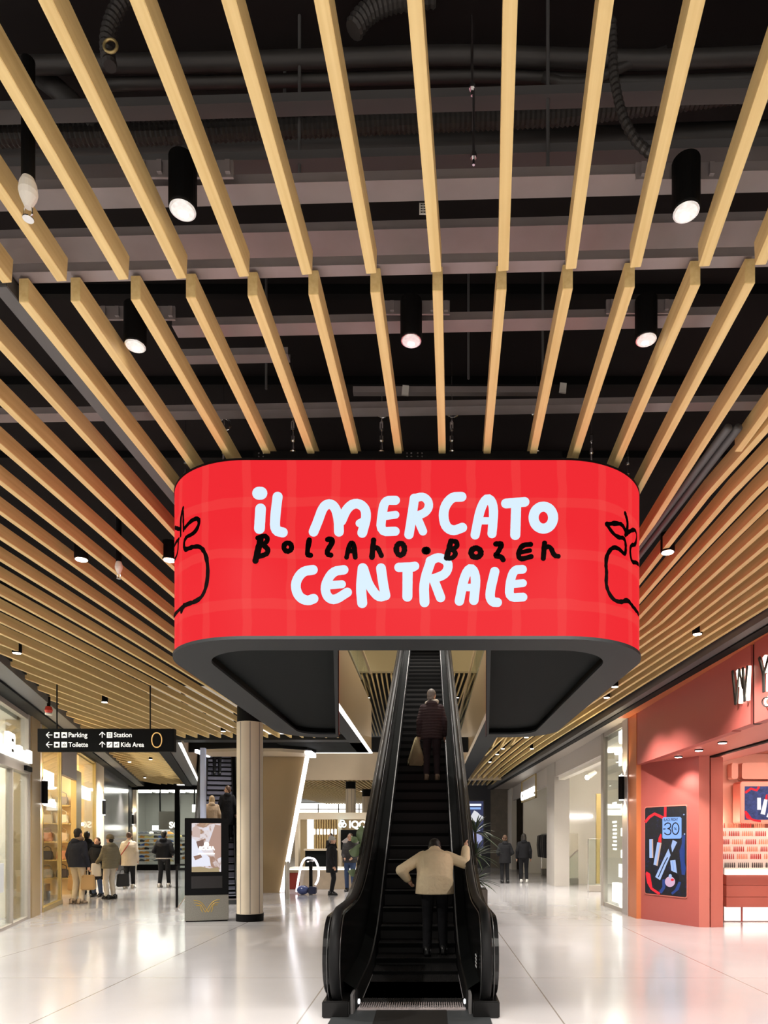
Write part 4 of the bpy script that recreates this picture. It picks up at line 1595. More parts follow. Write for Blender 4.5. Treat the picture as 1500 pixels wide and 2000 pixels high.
struct('trim_27', bx(-9, 1.2, 19.8, 19.9, 4.07, 4.5), M_BLACK)


def balustrade(x, y0, y1, z0, label):
    rt = empty('glass_balustrade', (x, y0, z0), label, 'balustrade', 'glass balustrades of the upper floor')
    n = 4
    for k in range(n):
        a, b = (y1 - y0) * k / n + 0.01, (y1 - y0) * (k + 1) / n - 0.01
        obj('glass_panel', bx(-0.008, 0.008, a, b, 0.0, 0.88), M_GLASS, rt)
    obj('handrail', bx(-0.03, 0.03, 0, y1 - y0, 0.88, 0.94), M_BRONZE, rt)
    return rt


balustrade(-1.715, 12.5, 19.7, 5.42, 'glass balustrade with bronze handrail on the left edge of the void')
balustrade(1.135, 12.5, 28.9, 5.42, 'glass balustrade with bronze handrail on the right edge of the void')
struct('floor_upper_left', bx(-8, -1.74, 12.4, 17.4, 5.61, 5.66), M_BEIGE)
struct('floor_upper_right', bx(1.16, 7, 12.4, 29, 5.61, 5.66), M_BEIGE)
for k in range(6):  # lamps added to brighten the upper storey behind the void
    p_ = (-5 + 2.1 * k, 31 + 1.3 * (k % 2), 8.2)
    spotlight(p_, 0.07, 0.2, 'small added downlight in the upper storey ceiling, %s from the left' % ORD[k + 1], 420, False, 'downlight', group='added upper storey downlights')
for k, (x, y) in enumerate(((-0.3, 15), (-0.3, 19.5), (-0.3, 24), (-5.2, 22), (-5.2, 27), (-8.5, 29))):  # out-of-view lamps added high up to light the voids
    spotlight((x, y, 11.5), 0.1, 0.1, 'high downlight added out of view above the escalator void, %s in line' % ORD[k + 1], 700, False, 'downlight', group='added high downlights over the voids', ang=100)
# the two sides of the hall under the upper floor, beyond the middle
for k, (x, y) in enumerate(((-6.5, 34), (-4, 38), (-1, 34), (2, 38), (-8, 40), (-2, 44), (3, 46))):
    spotlight((x + 0.2, y, 4.16), 0.07, 0.12, 'downlight in the far ceiling beyond the void, %s in line' % ORD[k + 1], 75, False, 'downlight', group='far ceiling downlights')

# ------------------------------------------------------------------ far end: window band, cafe, sign
bm = bm_new()
box(bm, -14, 6, 53.5, 53.7, 0, 3.3)
struct('wall_end', bm, M_BEIGE)
bm = bm_new()
for k in range(11):
    x = -12 + 1.6 * k
    box(bm, x, x + 0.09, 53.4, 53.5, 3.3, 4.2)
box(bm, -14, 6, 53.4, 53.5, 3.76, 3.82)
wn = struct('window_5', bm, M_TAUPE)
obj('pane', bx(-14, 6, 53.52, 53.56, 3.3, 4.25), mat('daylight', (1, 1, 1), 0.5, emit=1.4, ecol=(1, 0.97, 0.88)), wn)
YC = 28.0
bm = bm_new()
box(bm, XA(575, YC), XA(740, YC), YC, YC + 0.5, ZA(1600, YC), ZA(1587, YC))
struct('trim_28', bm, M_CREAM)
for k, px in enumerate((576, 660, 712)):
    struct('trim_%d' % (29 + k), bx(XA(px, YC), XA(px + 7, YC), YC, YC + 0.4, 0, ZA(1600, YC)), M_CREAM)
bm = bm_new()
box(bm, XA(576, YC + 2.5), XA(745, YC + 2.5), YC + 2.5, YC + 2.7, 0, 2.6)
struct('wall_cafe', bm, mat('cafe_ochre', (0.55, 0.42, 0.24), 0.6))
for k in range(12):
    x = XA(612, YC + 2) + 0.11 * k
    tag(obj('wood_batten', bx(x, x + 0.05, YC + 2.3, YC + 2.38, 0.0, 2.5), M_SLAT), 'upright wooden batten on the cafe back wall, %s from the left' % ORD[k + 1], 'batten', 'wooden battens behind the cafe counter')
for k in range(7):
    x = XA(614, YC + 1) + 0.15 * k
    o = lathe(bm_new(), [(0.03, 0.0), (0.045, 0.02), (0.045, 0.22), (0.02, 0.24)], 12, Matrix.Translation((x, YC + 1, ZA(1630, YC + 1))))
    tag(obj('pendant_lamp', o, M_SIGNW), 'small white pendant lamp over the cafe counter, %s from the left' % ORD[k + 1], 'lamp', 'pendant lamps of the cafe')
tag(obj('lit_column_panel', bx(XA(600, YC + 0.6), XA(612, YC + 0.6), YC + 0.6, YC + 0.7, 1.1, 2.35), M_SIGNW), 'tall white lit panel at the left of the cafe', 'lit panel')
ct = empty('cafe_counter', (XA(596, YC - 0.2), YC - 0.2, 0), 'dark cafe counter with pale top behind the standing woman', 'counter')
wl = XA(655, YC) - XA(596, YC)
obj('body', bx(0, wl, 0, 0.6, 0, 1.05), M_CHAR, ct)
obj('top', bx(-0.05, wl + 0.05, -0.08, 0.65, 1.05, 1.12), M_CREAM, ct)
pf = empty('poster_frame', (XA(684, YC - 0.1), YC - 0.1, ZA(1660, YC)), 'dark framed poster with pale blurred shapes on the cafe wall', 'poster')
wpo = (XA(706, YC) - XA(669, YC)) / 2
obj('frame', bx(-wpo, wpo, 0, 0.05, 0, 0.82), M_BLACK, pf)
bm = bm_new()
prism(bm, [(-wpo * 0.9, 0.35), (-wpo * 0.4, 0.5), (wpo * 0.3, 0.55), (wpo * 0.9, 0.42), (wpo * 0.9, 0.25), (wpo * 0.2, 0.35), (-wpo * 0.5, 0.2)], -0.006, -0.001, 'y')
obj('picture', bm, M_GREYP, pf)
sg = empty('cafe_sign', (XA(661, YC - 0.3), YC - 0.3, ZA(1616, YC)), 'white lit letters with a round blue emblem above the cafe poster', 'sign')
text('IQO', 0.40, (0.42, 0, -0.02), (pi / 2, 0, 0), M_SIGNW, sg, 'lit_letters', bold=0.012, sx=0.95)
for k in range(3):
    a = pi / 2 + 2 * pi * k / 3
    bm = tube(bm_new(), [(0.16 + 0.07 * cos(a) + 0.085 * cos(t), 0, 0.13 + 0.07 * sin(a) + 0.085 * sin(t)) for t in [2 * pi * q / 16 for q in range(16)]], 0.02, 8, closed=True)
    obj('emblem_ring', bm, mat('emblem_blue', (0.6, 0.9, 1), 0.4, emit=1.6, ecol=(0.55, 0.85, 1.0)), sg)
# bench in front of the cafe
bt = empty('low_counter', (XA(566, 21), 21.0, 0), 'low pale counter with lit top edge running behind the light arch', 'counter')
wl = XA(705, 21) - XA(566, 21)
obj('front', bx(0, wl, 0, 0.7, 0, 0.58), mat('marble_beige', (0.55, 0.45, 0.32), 0.12, noise=0.3, nscale=3), bt)
obj('top', bx(-0.03, wl + 0.03, -0.05, 0.75, 0.58, 0.66), M_WHITE, bt)
obj('light_line', bx(0, wl, -0.056, -0.05, 0.60, 0.64), M_SIGNW, bt)
obj('red_end', bx(0.0, 0.3, -0.02, 0.0, 0.0, 0.5), mat('dark_red', (0.3, 0.02, 0.01), 0.4), bt)

# round cream columns
def column(px0, px1, ybase, ytop, Y, label, cap_top):
    r = (px1 - px0) * Y / F / 2
    x = XA((px0 + px1) / 2, Y)
    zt = ZA(ytop, Y)
    rt = empty('round_column', (x, Y, 0), label, 'column', 'round cream columns', kind='thing')
    obj('shaft', lathe(bm_new(), [(r, 0.14), (r, zt)], 48), M_CREAM, rt, smooth=False)
    bm = bm_new()
    for k in range(8):
        a = 2 * pi * (k + 0.35) / 8
        M = Matrix.Rotation(a, 4, 'Z')
        box(bm, r - 0.004, r + 0.0015, -0.006, 0.006, 0.15, zt - 0.01, M=M)
    obj('joints', bm, M_GREY, rt)
    obj('base_ring', lathe(bm_new(), [(r + 0.012, 0), (r + 0.014, 0.14)], 48), M_BLACK, rt)
    obj('neck', lathe(bm_new(), [(r * 0.96, zt), (r * 0.96, cap_top)], 48), M_BLACK, rt)
    return rt


column(463, 513, 1798, 1412, 13.1, 'cream clad round column standing right of the black kiosk', 4.095)
column(675, 695, 1600, 1541, 31, 'cream clad round column far back above the cafe sign', 4.115)
column(707, 727, 1600, 1556, 36, 'farther cream clad round column partly behind the escalator', 4.115)

# ------------------------------------------------------------------ advertising kiosk
KY = 12.93
kx0, kx1 = XA(361, KY), XA(447, KY)
kw = (kx1 - kx0) * 0.951
kk = empty('advertising_kiosk', ((kx0 + kx1) / 2, KY, 0), 'black upright advertising kiosk with a lit picture on a stone base', 'kiosk', rot=(0, 0, 0.31))
obj('stone_base', bx(-kw / 2, kw / 2, 0, 0.36, 0.02, 0.5), M_STONE, kk, bevel=0.006)
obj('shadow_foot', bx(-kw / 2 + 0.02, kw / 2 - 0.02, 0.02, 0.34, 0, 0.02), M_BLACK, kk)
hd = obj('black_case', bx(-kw / 2, kw / 2, 0.03, 0.33, 0.5, ZA(1598, KY)), mat('kiosk_black', (0.003, 0.003, 0.0035), 0.35, spec=0.12), kk, bevel=0.006)
obj('speaker_panel', bx(-0.28, 0.28, 0.022, 0.03, 0.63, 0.86), mat('speaker_grey', (0.03, 0.028, 0.03), 0.7), hd)


def picture_mat(name, ramp, scale, strength, seed=0.0):
    m = bpy.data.materials.new(name)
    m.use_nodes = True
    nt = m.node_tree
    b = nt.nodes['Principled BSDF']
    b.inputs['Base Color'].default_value = (0.02, 0.02, 0.02, 1)
    b.inputs['Roughness'].default_value = 0.2
    b.inputs['Specular IOR Level'].default_value = 0.1
    tc = nt.nodes.new('ShaderNodeTexCoord')
    n = nt.nodes.new('ShaderNodeTexNoise')
    n.noise_dimensions = '4D'
    n.inputs['W'].default_value = seed
    n.inputs['Scale'].default_value = scale
    n.inputs['Detail'].default_value = 3
    n.inputs['Distortion'].default_value = 1.2
    cr = nt.nodes.new('ShaderNodeValToRGB')
    els = cr.color_ramp.elements
    els[0].position, els[0].color = ramp[0][0], (*ramp[0][1], 1)
    els[1].position, els[1].color = ramp[-1][0], (*ramp[-1][1], 1)
    for p_, c in ramp[1:-1]:
        e = els.new(p_)
        e.color = (*c, 1)
    nt.links.new(tc.outputs['Object'], n.inputs['Vector'])
    nt.links.new(n.outputs['Fac'], cr.inputs[0])
    nt.links.new(cr.outputs[0], b.inputs['Emission Color'])
    b.inputs['Emission Strength'].default_value = strength * DISP
    MATS[name] = m
    return m


sx0, sx1 = (XA(374.5, KY) - (kx0 + kx1) / 2) * 0.951, (XA(432, KY) - (kx0 + kx1) / 2) * 0.951
sz0, sz1 = ZA(1703, KY), ZA(1607.5, KY)
scn = obj('screen', bx(sx0, sx1, 0.018, 0.031, sz0, sz1), picture_mat('bath_picture', [(0.3, (0.60, 0.60, 0.68)), (0.48, (0.62, 0.55, 0.55)), (0.56, (0.30, 0.17, 0.12)), (0.7, (0.42, 0.30, 0.2))], 4.5, 0.95, 2.0), hd)
scw = sx1 - sx0
pcol = [((0.42, 0.27, 0.22), [(0.55, 0.55), (0.8, 0.97), (1.0, 0.95), (1.0, 0.3), (0.82, 0.25), (0.7, 0.5)]), ((0.75, 0.76, 0.86), [(0.0, 0.7), (0.18, 0.62), (0.3, 0.45), (0.6, 0.3), (0.65, 0.12), (0, 0.12)]),
        ((0.55, 0.42, 0.38), [(0.02, 0.72), (0.28, 0.7), (0.3, 0.85), (0.15, 0.95), (0.02, 0.9)]), ((0.35, 0.27, 0.15), [(0.0, 0.0), (0.95, 0.0), (0.9, 0.09), (0.6, 0.07), (0.3, 0.11), (0.0, 0.1)]),
        ((0.2, 0.12, 0.1), [(0.15, 0.62), (0.4, 0.66), (0.42, 0.55), (0.22, 0.48)]), ((0.28, 0.16, 0.12), [(0.06, 0.32), (0.3, 0.36), (0.36, 0.3), (0.12, 0.24)])]
for k, (c, pts) in enumerate(pcol):
    bm = prism(bm_new(), [(sx0 + a * scw, sz0 + b * (sz1 - sz0)) for a, b in pts], 0.0165 - 0.0002 * k, 0.0178, 'y')
    obj('picture_shape', bm, mat('kiosk_pic_%d' % k, (0.02, 0.02, 0.02), 0.2, emit=0.85 * DISP, ecol=c, spec=0.1), scn)
text('SOLEA', 0.095, (sx0 + 0.25 * scw, 0.0145, sz0 + 0.45 * (sz1 - sz0)), (pi / 2, 0, 0), M_SIGNW, scn, 'lettering', bold=0.003, extrude=0.001)
bm = bx(sx0 + 0.22 * scw, sx0 + 0.78 * scw, 0.0135, 0.0150, sz0 + 0.36 * (sz1 - sz0), sz0 + 0.385 * (sz1 - sz0))
obj('caption_line', bm, M_SIGNW, scn)
obj('emblem_dot', lathe(bm_new(), [(0.045, 0), (0.045, 0.001)], 20, Matrix.Translation((sx0 + 0.5 * scw, 0.0145, sz0 + 0.565 * (sz1 - sz0))) @ Matrix.Rotation(pi / 2, 4, 'X')), M_SIGNW, scn)
# W emblem on the base, curved gold lines
bm = bm_new()
for s in (-1, 1):
    for k in range(3):
        b0 = Vector((s * (0.236, 0.226, 0.195)[k], (0.41, 0.358, 0.31)[k]))
        b3 = Vector((s * (-0.026, 0.024, 0.075)[k], 0.18))
        b1, b2 = b0 + Vector((-s * 0.15, 0.005)), b3 + Vector((s * 0.075, 0.11))
        pts = []
        for q in range(21):
            t = q / 20
            p_ = b0 * (1 - t) ** 3 + b1 * 3 * t * (1 - t) ** 2 + b2 * 3 * t * t * (1 - t) + b3 * t ** 3
            pts.append((p_.x, -0.002, p_.y))
        tube(bm, pts, 0.0055, 6)
obj('gold_emblem', bm, mat('gold_line', (0.75, 0.5, 0.06), 0.4, 0.4), kk)

# ------------------------------------------------------------------ hanging direction sign
DY = 11.2
hs = empty('direction_sign', (XA(73, DY), DY, ZA(1468, DY)), 'black hanging direction sign with white arrows and a large golden zero', 'sign')
hw_, hh = XA(340, DY) - XA(73, DY), ZA(1423, DY) - ZA(1468, DY)
obj('board', bx(0, hw_, 0, 0.1, 0, hh), M_BLACK, hs, bevel=0.004)
for px in (108, 291):
    x = XA(px, DY) - XA(73, DY)
    obj('hanging_rod', lathe(bm_new(), [(0.011, hh), (0.011, 1.5)], 10, Matrix.Translation((x, 0.05, 0))), M_BLACK, hs)
M_ST = mat('sign_text', (0.8, 0.8, 0.76), 0.5, emit=0.55 * DISP, ecol=(1, 0.97, 0.88))
M_SG = mat('sign_gold', (0.6, 0.36, 0.12), 0.5, emit=0.45 * DISP, ecol=(1, 0.6, 0.2))
k_ = (280 / 1500) * DY / F      # metres per zoom pixel of the sign crop
ox_ = 18


def sxz(zx, zy):
    return (zx - ox_) * k_, hh - (zy - 70) * k_


for body, zx, zy in (('Parking', 342, 160), ('Toilette', 345, 262), ('Station', 818, 160), ('Kids Area', 890, 262)):
    x, z = sxz(zx, zy)
    ww_ = {'Parking': 196, 'Toilette': 203, 'Station': 186, 'Kids Area': 240}[body] * k_
    t_ = text(body, 0.112, (x, -0.003, z), (pi / 2, 0, 0), M_ST, hs, 'lettering', extrude=0.001, bold=0.0015, fit=ww_)
zc = [sxz(1268 + 52 * cos(t) * (abs(cos(t)) ** -0.15 if abs(cos(t)) > 0.01 else 1), 190 + 76 * sin(t)) for t in [2 * pi * q / 32 for q in range(32)]]
obj('floor_number', tube(bm_new(), [(a, -0.004, b) for a, b in zc], 0.0085, 8, closed=True), M_SG, hs)


def bar2(bm, a, b, wz):
    (x0, z0), (x1, z1) = sxz(*a), sxz(*b)
    d = Vector((x1 - x0, z1 - z0))
    n = Vector((-d.y, d.x)).normalized() * wz * k_ / 2
    prism(bm, [(x0 + n.x, z0 + n.y), (x1 + n.x, z1 + n.y), (x1 - n.x, z1 - n.y), (x0 - n.x, z0 - n.y)], -0.004, -0.001, 'y')


for zy in (137, 238):
    bm = bm_new()
    bar2(bm, (112, zy), (176, zy), 8)
    bar2(bm, (112, zy), (142, zy - 30), 8)
    bar2(bm, (112, zy), (142, zy + 30), 8)
    obj('arrow', bm, M_ST, hs)
    bm = bm_new()
    bar2(bm, (697, zy - 30), (697, zy + 28), 8)
    bar2(bm, (697, zy - 30), (667, zy), 8)
    bar2(bm, (697, zy - 30), (727, zy), 8)
    obj('arrow', bm, M_ST, hs)
for zx, zy, kind in ((222, 138, 'lift'), (300, 138, 'car'), (222, 238, 'lift'), (300, 238, 'wc'), (774, 138, 'train'), (774, 238, 'stair'), (846, 238, 'kid')):
    (xa_, za_), (xb_, zb_) = sxz(zx - 29, zy + 29), sxz(zx + 29, zy - 29)
    ic = obj('pictogram', bx(xa_, xb_, -0.003, -0.001, za_, zb_), M_ST, hs, bevel=0.0005)
    bm = bm_new()

    def pb(x0, y0, x1, y1):
        (a, b), (c, d) = sxz(zx + x0, zy + y1), sxz(zx + x1, zy + y0)
        box(bm, a, c, -0.005, -0.003, b, d)
    if kind == 'lift':
        pb(-14, -10, 14, 16)
    elif kind == 'car':
        pb(-18, 2, 18, 8); pb(-12, -10, 12, 2); pb(-16, 8, -8, 14); pb(8, 8, 16, 14)
    elif kind == 'wc':
        pb(-14, -8, -6, 16); pb(6, -8, 14, 16); pb(-1, -18, 1, 18)
    elif kind == 'train':
        pb(-14, -18, 14, -12); pb(-14, -2, 14, 4); pb(-16, 14, 16, 18); pb(-15, -18, -12, 10); pb(12, -18, 15, 10)
    elif kind == 'stair':
        pb(-18, 10, -6, 16); pb(-8, 2, 2, 10); pb(0, -6, 10, 2); pb(8, -14, 18, -6)
    else:
        pb(-16, -2, 14, 6); pb(-14, 6, -8, 14); pb(6, 6, 12, 14); pb(10, -14, 18, -4)
    obj('symbol', bm, M_BLACK, ic)
# red and white sensor at the edge of the left slats
rd = empty('smoke_detector', P(95, 1393, 12.4), 'small red and white detector at the dark edge of the left ceiling', 'detector')
obj('red_body', lathe(bm_new(), [(0.05, 0), (0.07, 0.05), (0.05, 0.12)], 16), mat('alarm_red', (0.6, 0.05, 0.03), 0.4), rd)
obj('white_ring', lathe(bm_new(), [(0.06, -0.03), (0.06, 0.0)], 16), M_WHITE, rd)
obj('stem', lathe(bm_new(), [(0.03, 0.12), (0.03, 0.3)], 10), M_BLACK, rd)
# glass balustrade with black post left of the kiosk
gb = empty('glass_barrier', (XA(343, 15.5), 15.5, 0), 'glass barrier with black post left of the kiosk', 'barrier')
obj('post', bx(0, 0.04, 0, 0.05, 0, 0.98), M_BLACK, gb)
obj('glass_panel', bx(0.04, 0.4, 0.02, 0.03, 0.06, 0.95), M_GLASS, gb)
obj('handrail', bx(0, 0.42, 0, 0.05, 0.95, 0.99), M_BLACK, gb)
bm = tube(bm_new(), [(0.06, 0.01, 0.0), (0.42, 0.01, 0.5)], 0.02, 8)
obj('slanting_rail', bm, M_CHROME, gb)
# ------------------------------------------------------------------ right side: fascia, red shop, white shops
def fr(Y):
    return 3.94 - 0.03 * (Y - 8)


def fr_strip(name, d0, d1, z0, z1, m, y0=0.0, y1=34.5):
    pts = [(fr(y0) + d0, y0), (fr(y0) + d1, y0), (fr(y1) + d1, y1), (fr(y1) + d0, y1)]
    return struct(name, prism(bm_new(), pts, z0, z1), m)


fr_strip('trim_40', -0.25, -0.12, 4.02, 4.14, M_GREY)
fr_strip('trim_41', -0.12, 0.02, 4.0, 4.6, M_BLACK)
fr_strip('trim_42', -0.30, -0.24, 4.14, 5.2, M_BLACK)
struct('trim_43', prism(bm_new(), [(fr(8.5), 8.5), (XR + 0.1, 8.5), (XR + 0.1, 13.95), (fr(13.95), 13.95)], 4.03, 4.3), M_ORANGE)
struct('trim_44', prism(bm_new(), [(fr(13.95), 13.95), (XR + 0.1, 13.95), (XR + 0.1, 34.5), (fr(34.5), 34.5)], 4.03, 4.3), M_TAUPE)
struct('trim_45', prism(bm_new(), [(fr(0), -2), (8, -2), (8, 8.5), (fr(8.5), 8.5)], 4.03, 4.3), M_ORANGE)

# --- red shop
YF = YR(1244)                       # far end of the red fascia
zfb, zft = 3.02, 4.03
rs = empty('red_shop_front', (XR, YF, 0), 'coral red shop front with lit letters, recessed entrance and downlights', 'shop front')


def robj(name, bm, m, par=None, **k):
    bmesh.ops.translate(bm, verts=bm.verts, vec=(-XR, -YF, 0))
    return obj(name, bm, m, par or rs, **k)


robj('fascia', bx(XR, XR + 0.12, YR(1430), YF, zfb, zft), M_RED)
robj('fascia', bx(XR - 0.012, XR + 0.12, YR(1468), YR(1430), zfb + 0.01, zft), M_RED)
robj('fascia', bx(XR - 0.012, XR + 0.12, 3.0, YR(1475), zfb, zft), M_RED)
robj('fascia_joint', bx(XR + 0.02, XR + 0.1, YR(1475), YR(1468), zfb, zft), M_BLACK)
robj('soffit', bx(XR + 0.1, 5.6, 3.0, YF, zfb + 0.02, zfb + 0.08), M_REDC)
robj('corner_post', bx(XR - 0.01, XR + 0.25, YF, YR(1228), 0, 4.03), M_ORANGE)
for k, (px, py) in enumerate(((1325, 1477), (1365, 1464), (1411, 1449))):
    Y = (zfb + 0.02 - EYE) * F / (PY - py)
    c = Vector((XA(px, Y), Y, zfb + 0.005))
    spotlight(c, 0.07, 0.03, 'flat recessed downlight in the red shop soffit, %s from the screen wall' % ORD[k + 1], 30, False, 'downlight', group='downlights of the red shop soffit')
for k, Y in enumerate((9.0, 7.6, 6.2)):
    spotlight((4.6, Y, zfb + 0.005), 0.07, 0.03, 'flat recessed downlight in the red shop soffit outside the picture, %s' % ORD[k + 1], 22, False, 'downlight', group='downlights of the red shop soffit')
# angled wall with the portrait screen
A = Vector((4.09, FY(1793), 0))
B = Vector((XA(1365, FY(1811)), FY(1811), 0))
d = (B - A).normalized()
n = Vector((-d.y, d.x, 0))            # towards the back
if n.y < 0:
    n = -n
MA = Matrix(((d.x, n.x, 0, A.x), (d.y, n.y, 0, A.y), (0, 0, 1, 0), (0, 0, 0, 1)))
LA = (B - A).length


def apt(px, py):
    """picture point on the angled wall -> (u, z)"""
    r = (px - PX) / F
    # A + t d ; x = r y
    t = (r * A.y - A.x) / (d.x - r * d.y)
    Y = A.y + t * d.y
    return t, ZA(py, Y)


robj('screen_wall', bx(0, LA, 0, 0.12, 0, zfb + 0.03, M=MA), M_RED)
# return and post right of the joint
C0 = Vector((XA(1386, FY(1811.5)), FY(1811.5), 0))
robj('wall_return', prism(bm_new(), [(B.x, B.y), (C0.x, C0.y), (C0.x + 0.05, C0.y + 0.2), (B.x, B.y + 0.2)], 0, zfb + 0.03), M_REDC)
D0 = Vector((XA(1388.5, C0.y + 0.02), C0.y + 0.02, 0))
E0 = Vector((XA(1412, C0.y + 0.05), C0.y + 0.05, 0))
robj('joint_strip', prism(bm_new(), [(C0.x, C0.y + 0.05), (D0.x, D0.y + 0.05), (D0.x, D0.y + 0.2), (C0.x, C0.y + 0.2)], 0, zfb + 0.03), M_BLACK)
robj('entrance_post', prism(bm_new(), [(D0.x, D0.y), (E0.x, E0.y), (E0.x + 0.02, E0.y + 0.3), (D0.x, D0.y + 0.3)], 0, zfb - 0.0), M_REDC)
robj('soffit_edge', prism(bm_new(), [(D0.x - 0.02, D0.y), (D0.x + 0.06, D0.y), (5.06, 3.0), (4.98, 3.0)], zfb - 0.01, zfb + 0.03), M_BLACK)

# lit letters on the fascia
MF = Matrix(((0, 1, 0, 0), (-1, 0, 0, 0), (0, 0, 1, 0), (0, 0, 0, 1)))


def fas(px, py):
    Y = (XR - 0.05) * F / (px - PX)
    return Y, ZA(py, Y)


M_LITBACK = mat('letter_halo', (1, 1, 1), 0.5, emit=1.3, ecol=(1, 0.88, 0.68))
M_LETB = mat('letter_black', (0.006, 0.005, 0.005), 0.5)
M_LETF = mat('letter_white', (1, 1, 1), 0.5, emit=1.2, ecol=(1, 0.97, 0.90))


def flat(bm, pts, x0, x1):
    prism(bm, [fas(*p) for p in pts], x0, x1, 'x')


lt = empty('fascia_letter', (0, 0, 0), 'lit letter W on the red fascia', 'letter', 'lit letters on the red fascia')
W_ = [(1429, 1309), (1440, 1306), (1445, 1342), (1446, 1305), (1455, 1302), (1458, 1345), (1460, 1301), (1464, 1299), (1458, 1368), (1451, 1373), (1448, 1348), (1445, 1375), (1436, 1378)]


def thick(bm, pts, wpx, x0, x1):
    for a, b in zip(pts, pts[1:]):
        (y0, z0), (y1, z1) = fas(*a), fas(*b)
        dv = Vector((y1 - y0, z1 - z0))
        nn = Vector((-dv.y, dv.x)).normalized() * wpx
        prism(bm, [(y0 + nn.x, z0 + nn.y), (y1 + nn.x, z1 + nn.y), (y1 - nn.x, z1 - nn.y), (y0 - nn.x, z0 - nn.y)], x0, x1, 'x')


bm = bm_new()
for seg, wd in (([(1433, 1310), (1439, 1376)], 0.018), ([(1453, 1304), (1457, 1370)], 0.018)):
    thick(bm, seg, wd, XR - 0.075, XR - 0.055)
for seg, wd in (([(1446, 1306), (1440, 1376)], 0.007), ([(1462, 1300), (1456, 1370)], 0.007), ([(1446, 1306), (1453, 1345)], 0.008)):
    thick(bm, seg, wd, XR - 0.075, XR - 0.055)
obj('black_face', bm, M_LETB, lt)
bm = bm_new()
thick(bm, [(1439, 1309), (1443, 1340)], 0.022, XR - 0.05, XR - 0.016)
thick(bm, [(1449, 1306), (1444, 1374)], 0.025, XR - 0.05, XR - 0.016)
thick(bm, [(1460, 1301), (1458, 1368)], 0.032, XR - 0.05, XR - 0.016)
obj('lit_body', bm, M_LITBACK, lt)
lt = empty('fascia_letter', (0, 0, 0), 'lit letter Y cut by the right picture edge on the red fascia', 'letter', 'lit letters on the red fascia')
bm = bm_new()
thick(bm, [(1487, 1284), (1495, 1316)], 0.018, XR - 0.085, XR - 0.065)
thick(bm, [(1495, 1316), (1496, 1352)], 0.018, XR - 0.085, XR - 0.065)
thick(bm, [(1507, 1275), (1496, 1316)], 0.009, XR - 0.085, XR - 0.065)
obj('black_face', bm, M_LETB, lt)
bm = bm_new()
thick(bm, [(1493, 1282), (1499, 1312)], 0.03, XR - 0.06, XR - 0.016)
thick(bm, [(1500, 1316), (1500, 1350)], 0.022, XR - 0.06, XR - 0.016)
obj('lit_body', bm, M_LITBACK, lt)
lt = empty('fascia_letter', (0, 0, 0), 'small lit letter C under the Y on the red fascia', 'letter', 'lit letters on the red fascia')
cp = [fas(1499 + 9 * cos(t), 1371 + 9 * sin(t)) for t in [(50 + 260 * q / 16) * pi / 180 for q in range(17)]]
obj('black_face', tube(bm_new(), [(XR - 0.06, a, b) for a, b in cp], 0.008, 8), M_LETB, lt)
obj('lit_body', tube(bm_new(), [(XR - 0.03, a - 0.015, b) for a, b in cp], 0.012, 8), M_LITBACK, lt)

# portrait screen on the angled wall
pw = empty('portrait_screen', (0, 0, 0), 'tall advertising screen with lipsticks and a sale badge on the angled red wall', 'screen')
pw.matrix_world = MA
q = [apt(1261, 1577), apt(1342, 1574), apt(1343, 1752), apt(1262, 1745)]
su0, su1 = q[0][0], q[1][0]
sz0, sz1 = (q[2][1] + q[3][1]) / 2, (q[0][1] + q[1][1]) / 2


def rrect(x0, x1, z0, z1, r, n=5):
    out = []
    for cx, cz_, a0 in ((x1 - r, z1 - r, 0), (x0 + r, z1 - r, 90), (x0 + r, z0 + r, 180), (x1 - r, z0 + r, 270)):
        for k in range(n + 1):
            a = radians(a0 + 90 * k / n)
            out.append((cx + r * cos(a), cz_ + r * sin(a)))
    return out


obj('bezel', prism(bm_new(), rrect(su0 - 0.015, su1 + 0.015, sz0 - 0.02, sz1 + 0.02, 0.05), -0.012, -0.001, 'y'), M_REDC, pw)
M_NAVY = picture_mat('navy_glitter', [(0.4, (0.0008, 0.0008, 0.002)), (0.60, (0.002, 0.002, 0.012)), (0.75, (0.015, 0.02, 0.12))], 16, 1.0, 5)
ps = obj('picture', prism(bm_new(), rrect(su0, su1, sz0, sz1, 0.04), -0.016, -0.012, 'y'), M_NAVY, pw)
zk = 0


def scr_pt(zx, zy):      # crop [1250..1350]x[1560..1770] scale .105
    # bilinear inside the outline of the crop (x 97..890, y 160..1800)
    u = (zx - 97) / 790.0
    top = 158 - 25 * u
    bot = 1755 + 80 * u
    v = (zy - top) / (bot - top)
    return su0 + u * (su1 - su0), sz1 - v * (sz1 - sz0)


def em(name, c, s=0.8):
    return mat(name, (0.012, 0.012, 0.012), 0.3, spec=0.1, emit=s * DISP * 1.15, ecol=c)


E_RED, E_BLUE, E_WHT, E_TAN, E_PINK, E_RIB, E_DK = em('p_red', (0.80, 0.02, 0.035)), em('p_blue', (0.22, 0.38, 0.80)), em('p_silver', (0.36, 0.48, 0.78)), em('p_tan', (0.62, 0.42, 0.34)), em('p_pink', (0.62, 0.40, 0.55)), em('p_ribbon', (0.02, 0.05, 0.22)), em('p_dark', (0.003, 0.003, 0.008))


def shape(name, pts, m, par=None, conv=scr_pt):
    global zk
    zk += 1
    bm = prism(bm_new(), [conv(*p) for p in pts], -0.0165 - 0.00025 * zk, -0.0163 - 0.00025 * (zk - 1), 'y')
    return obj(name, bm, m, par or ps)


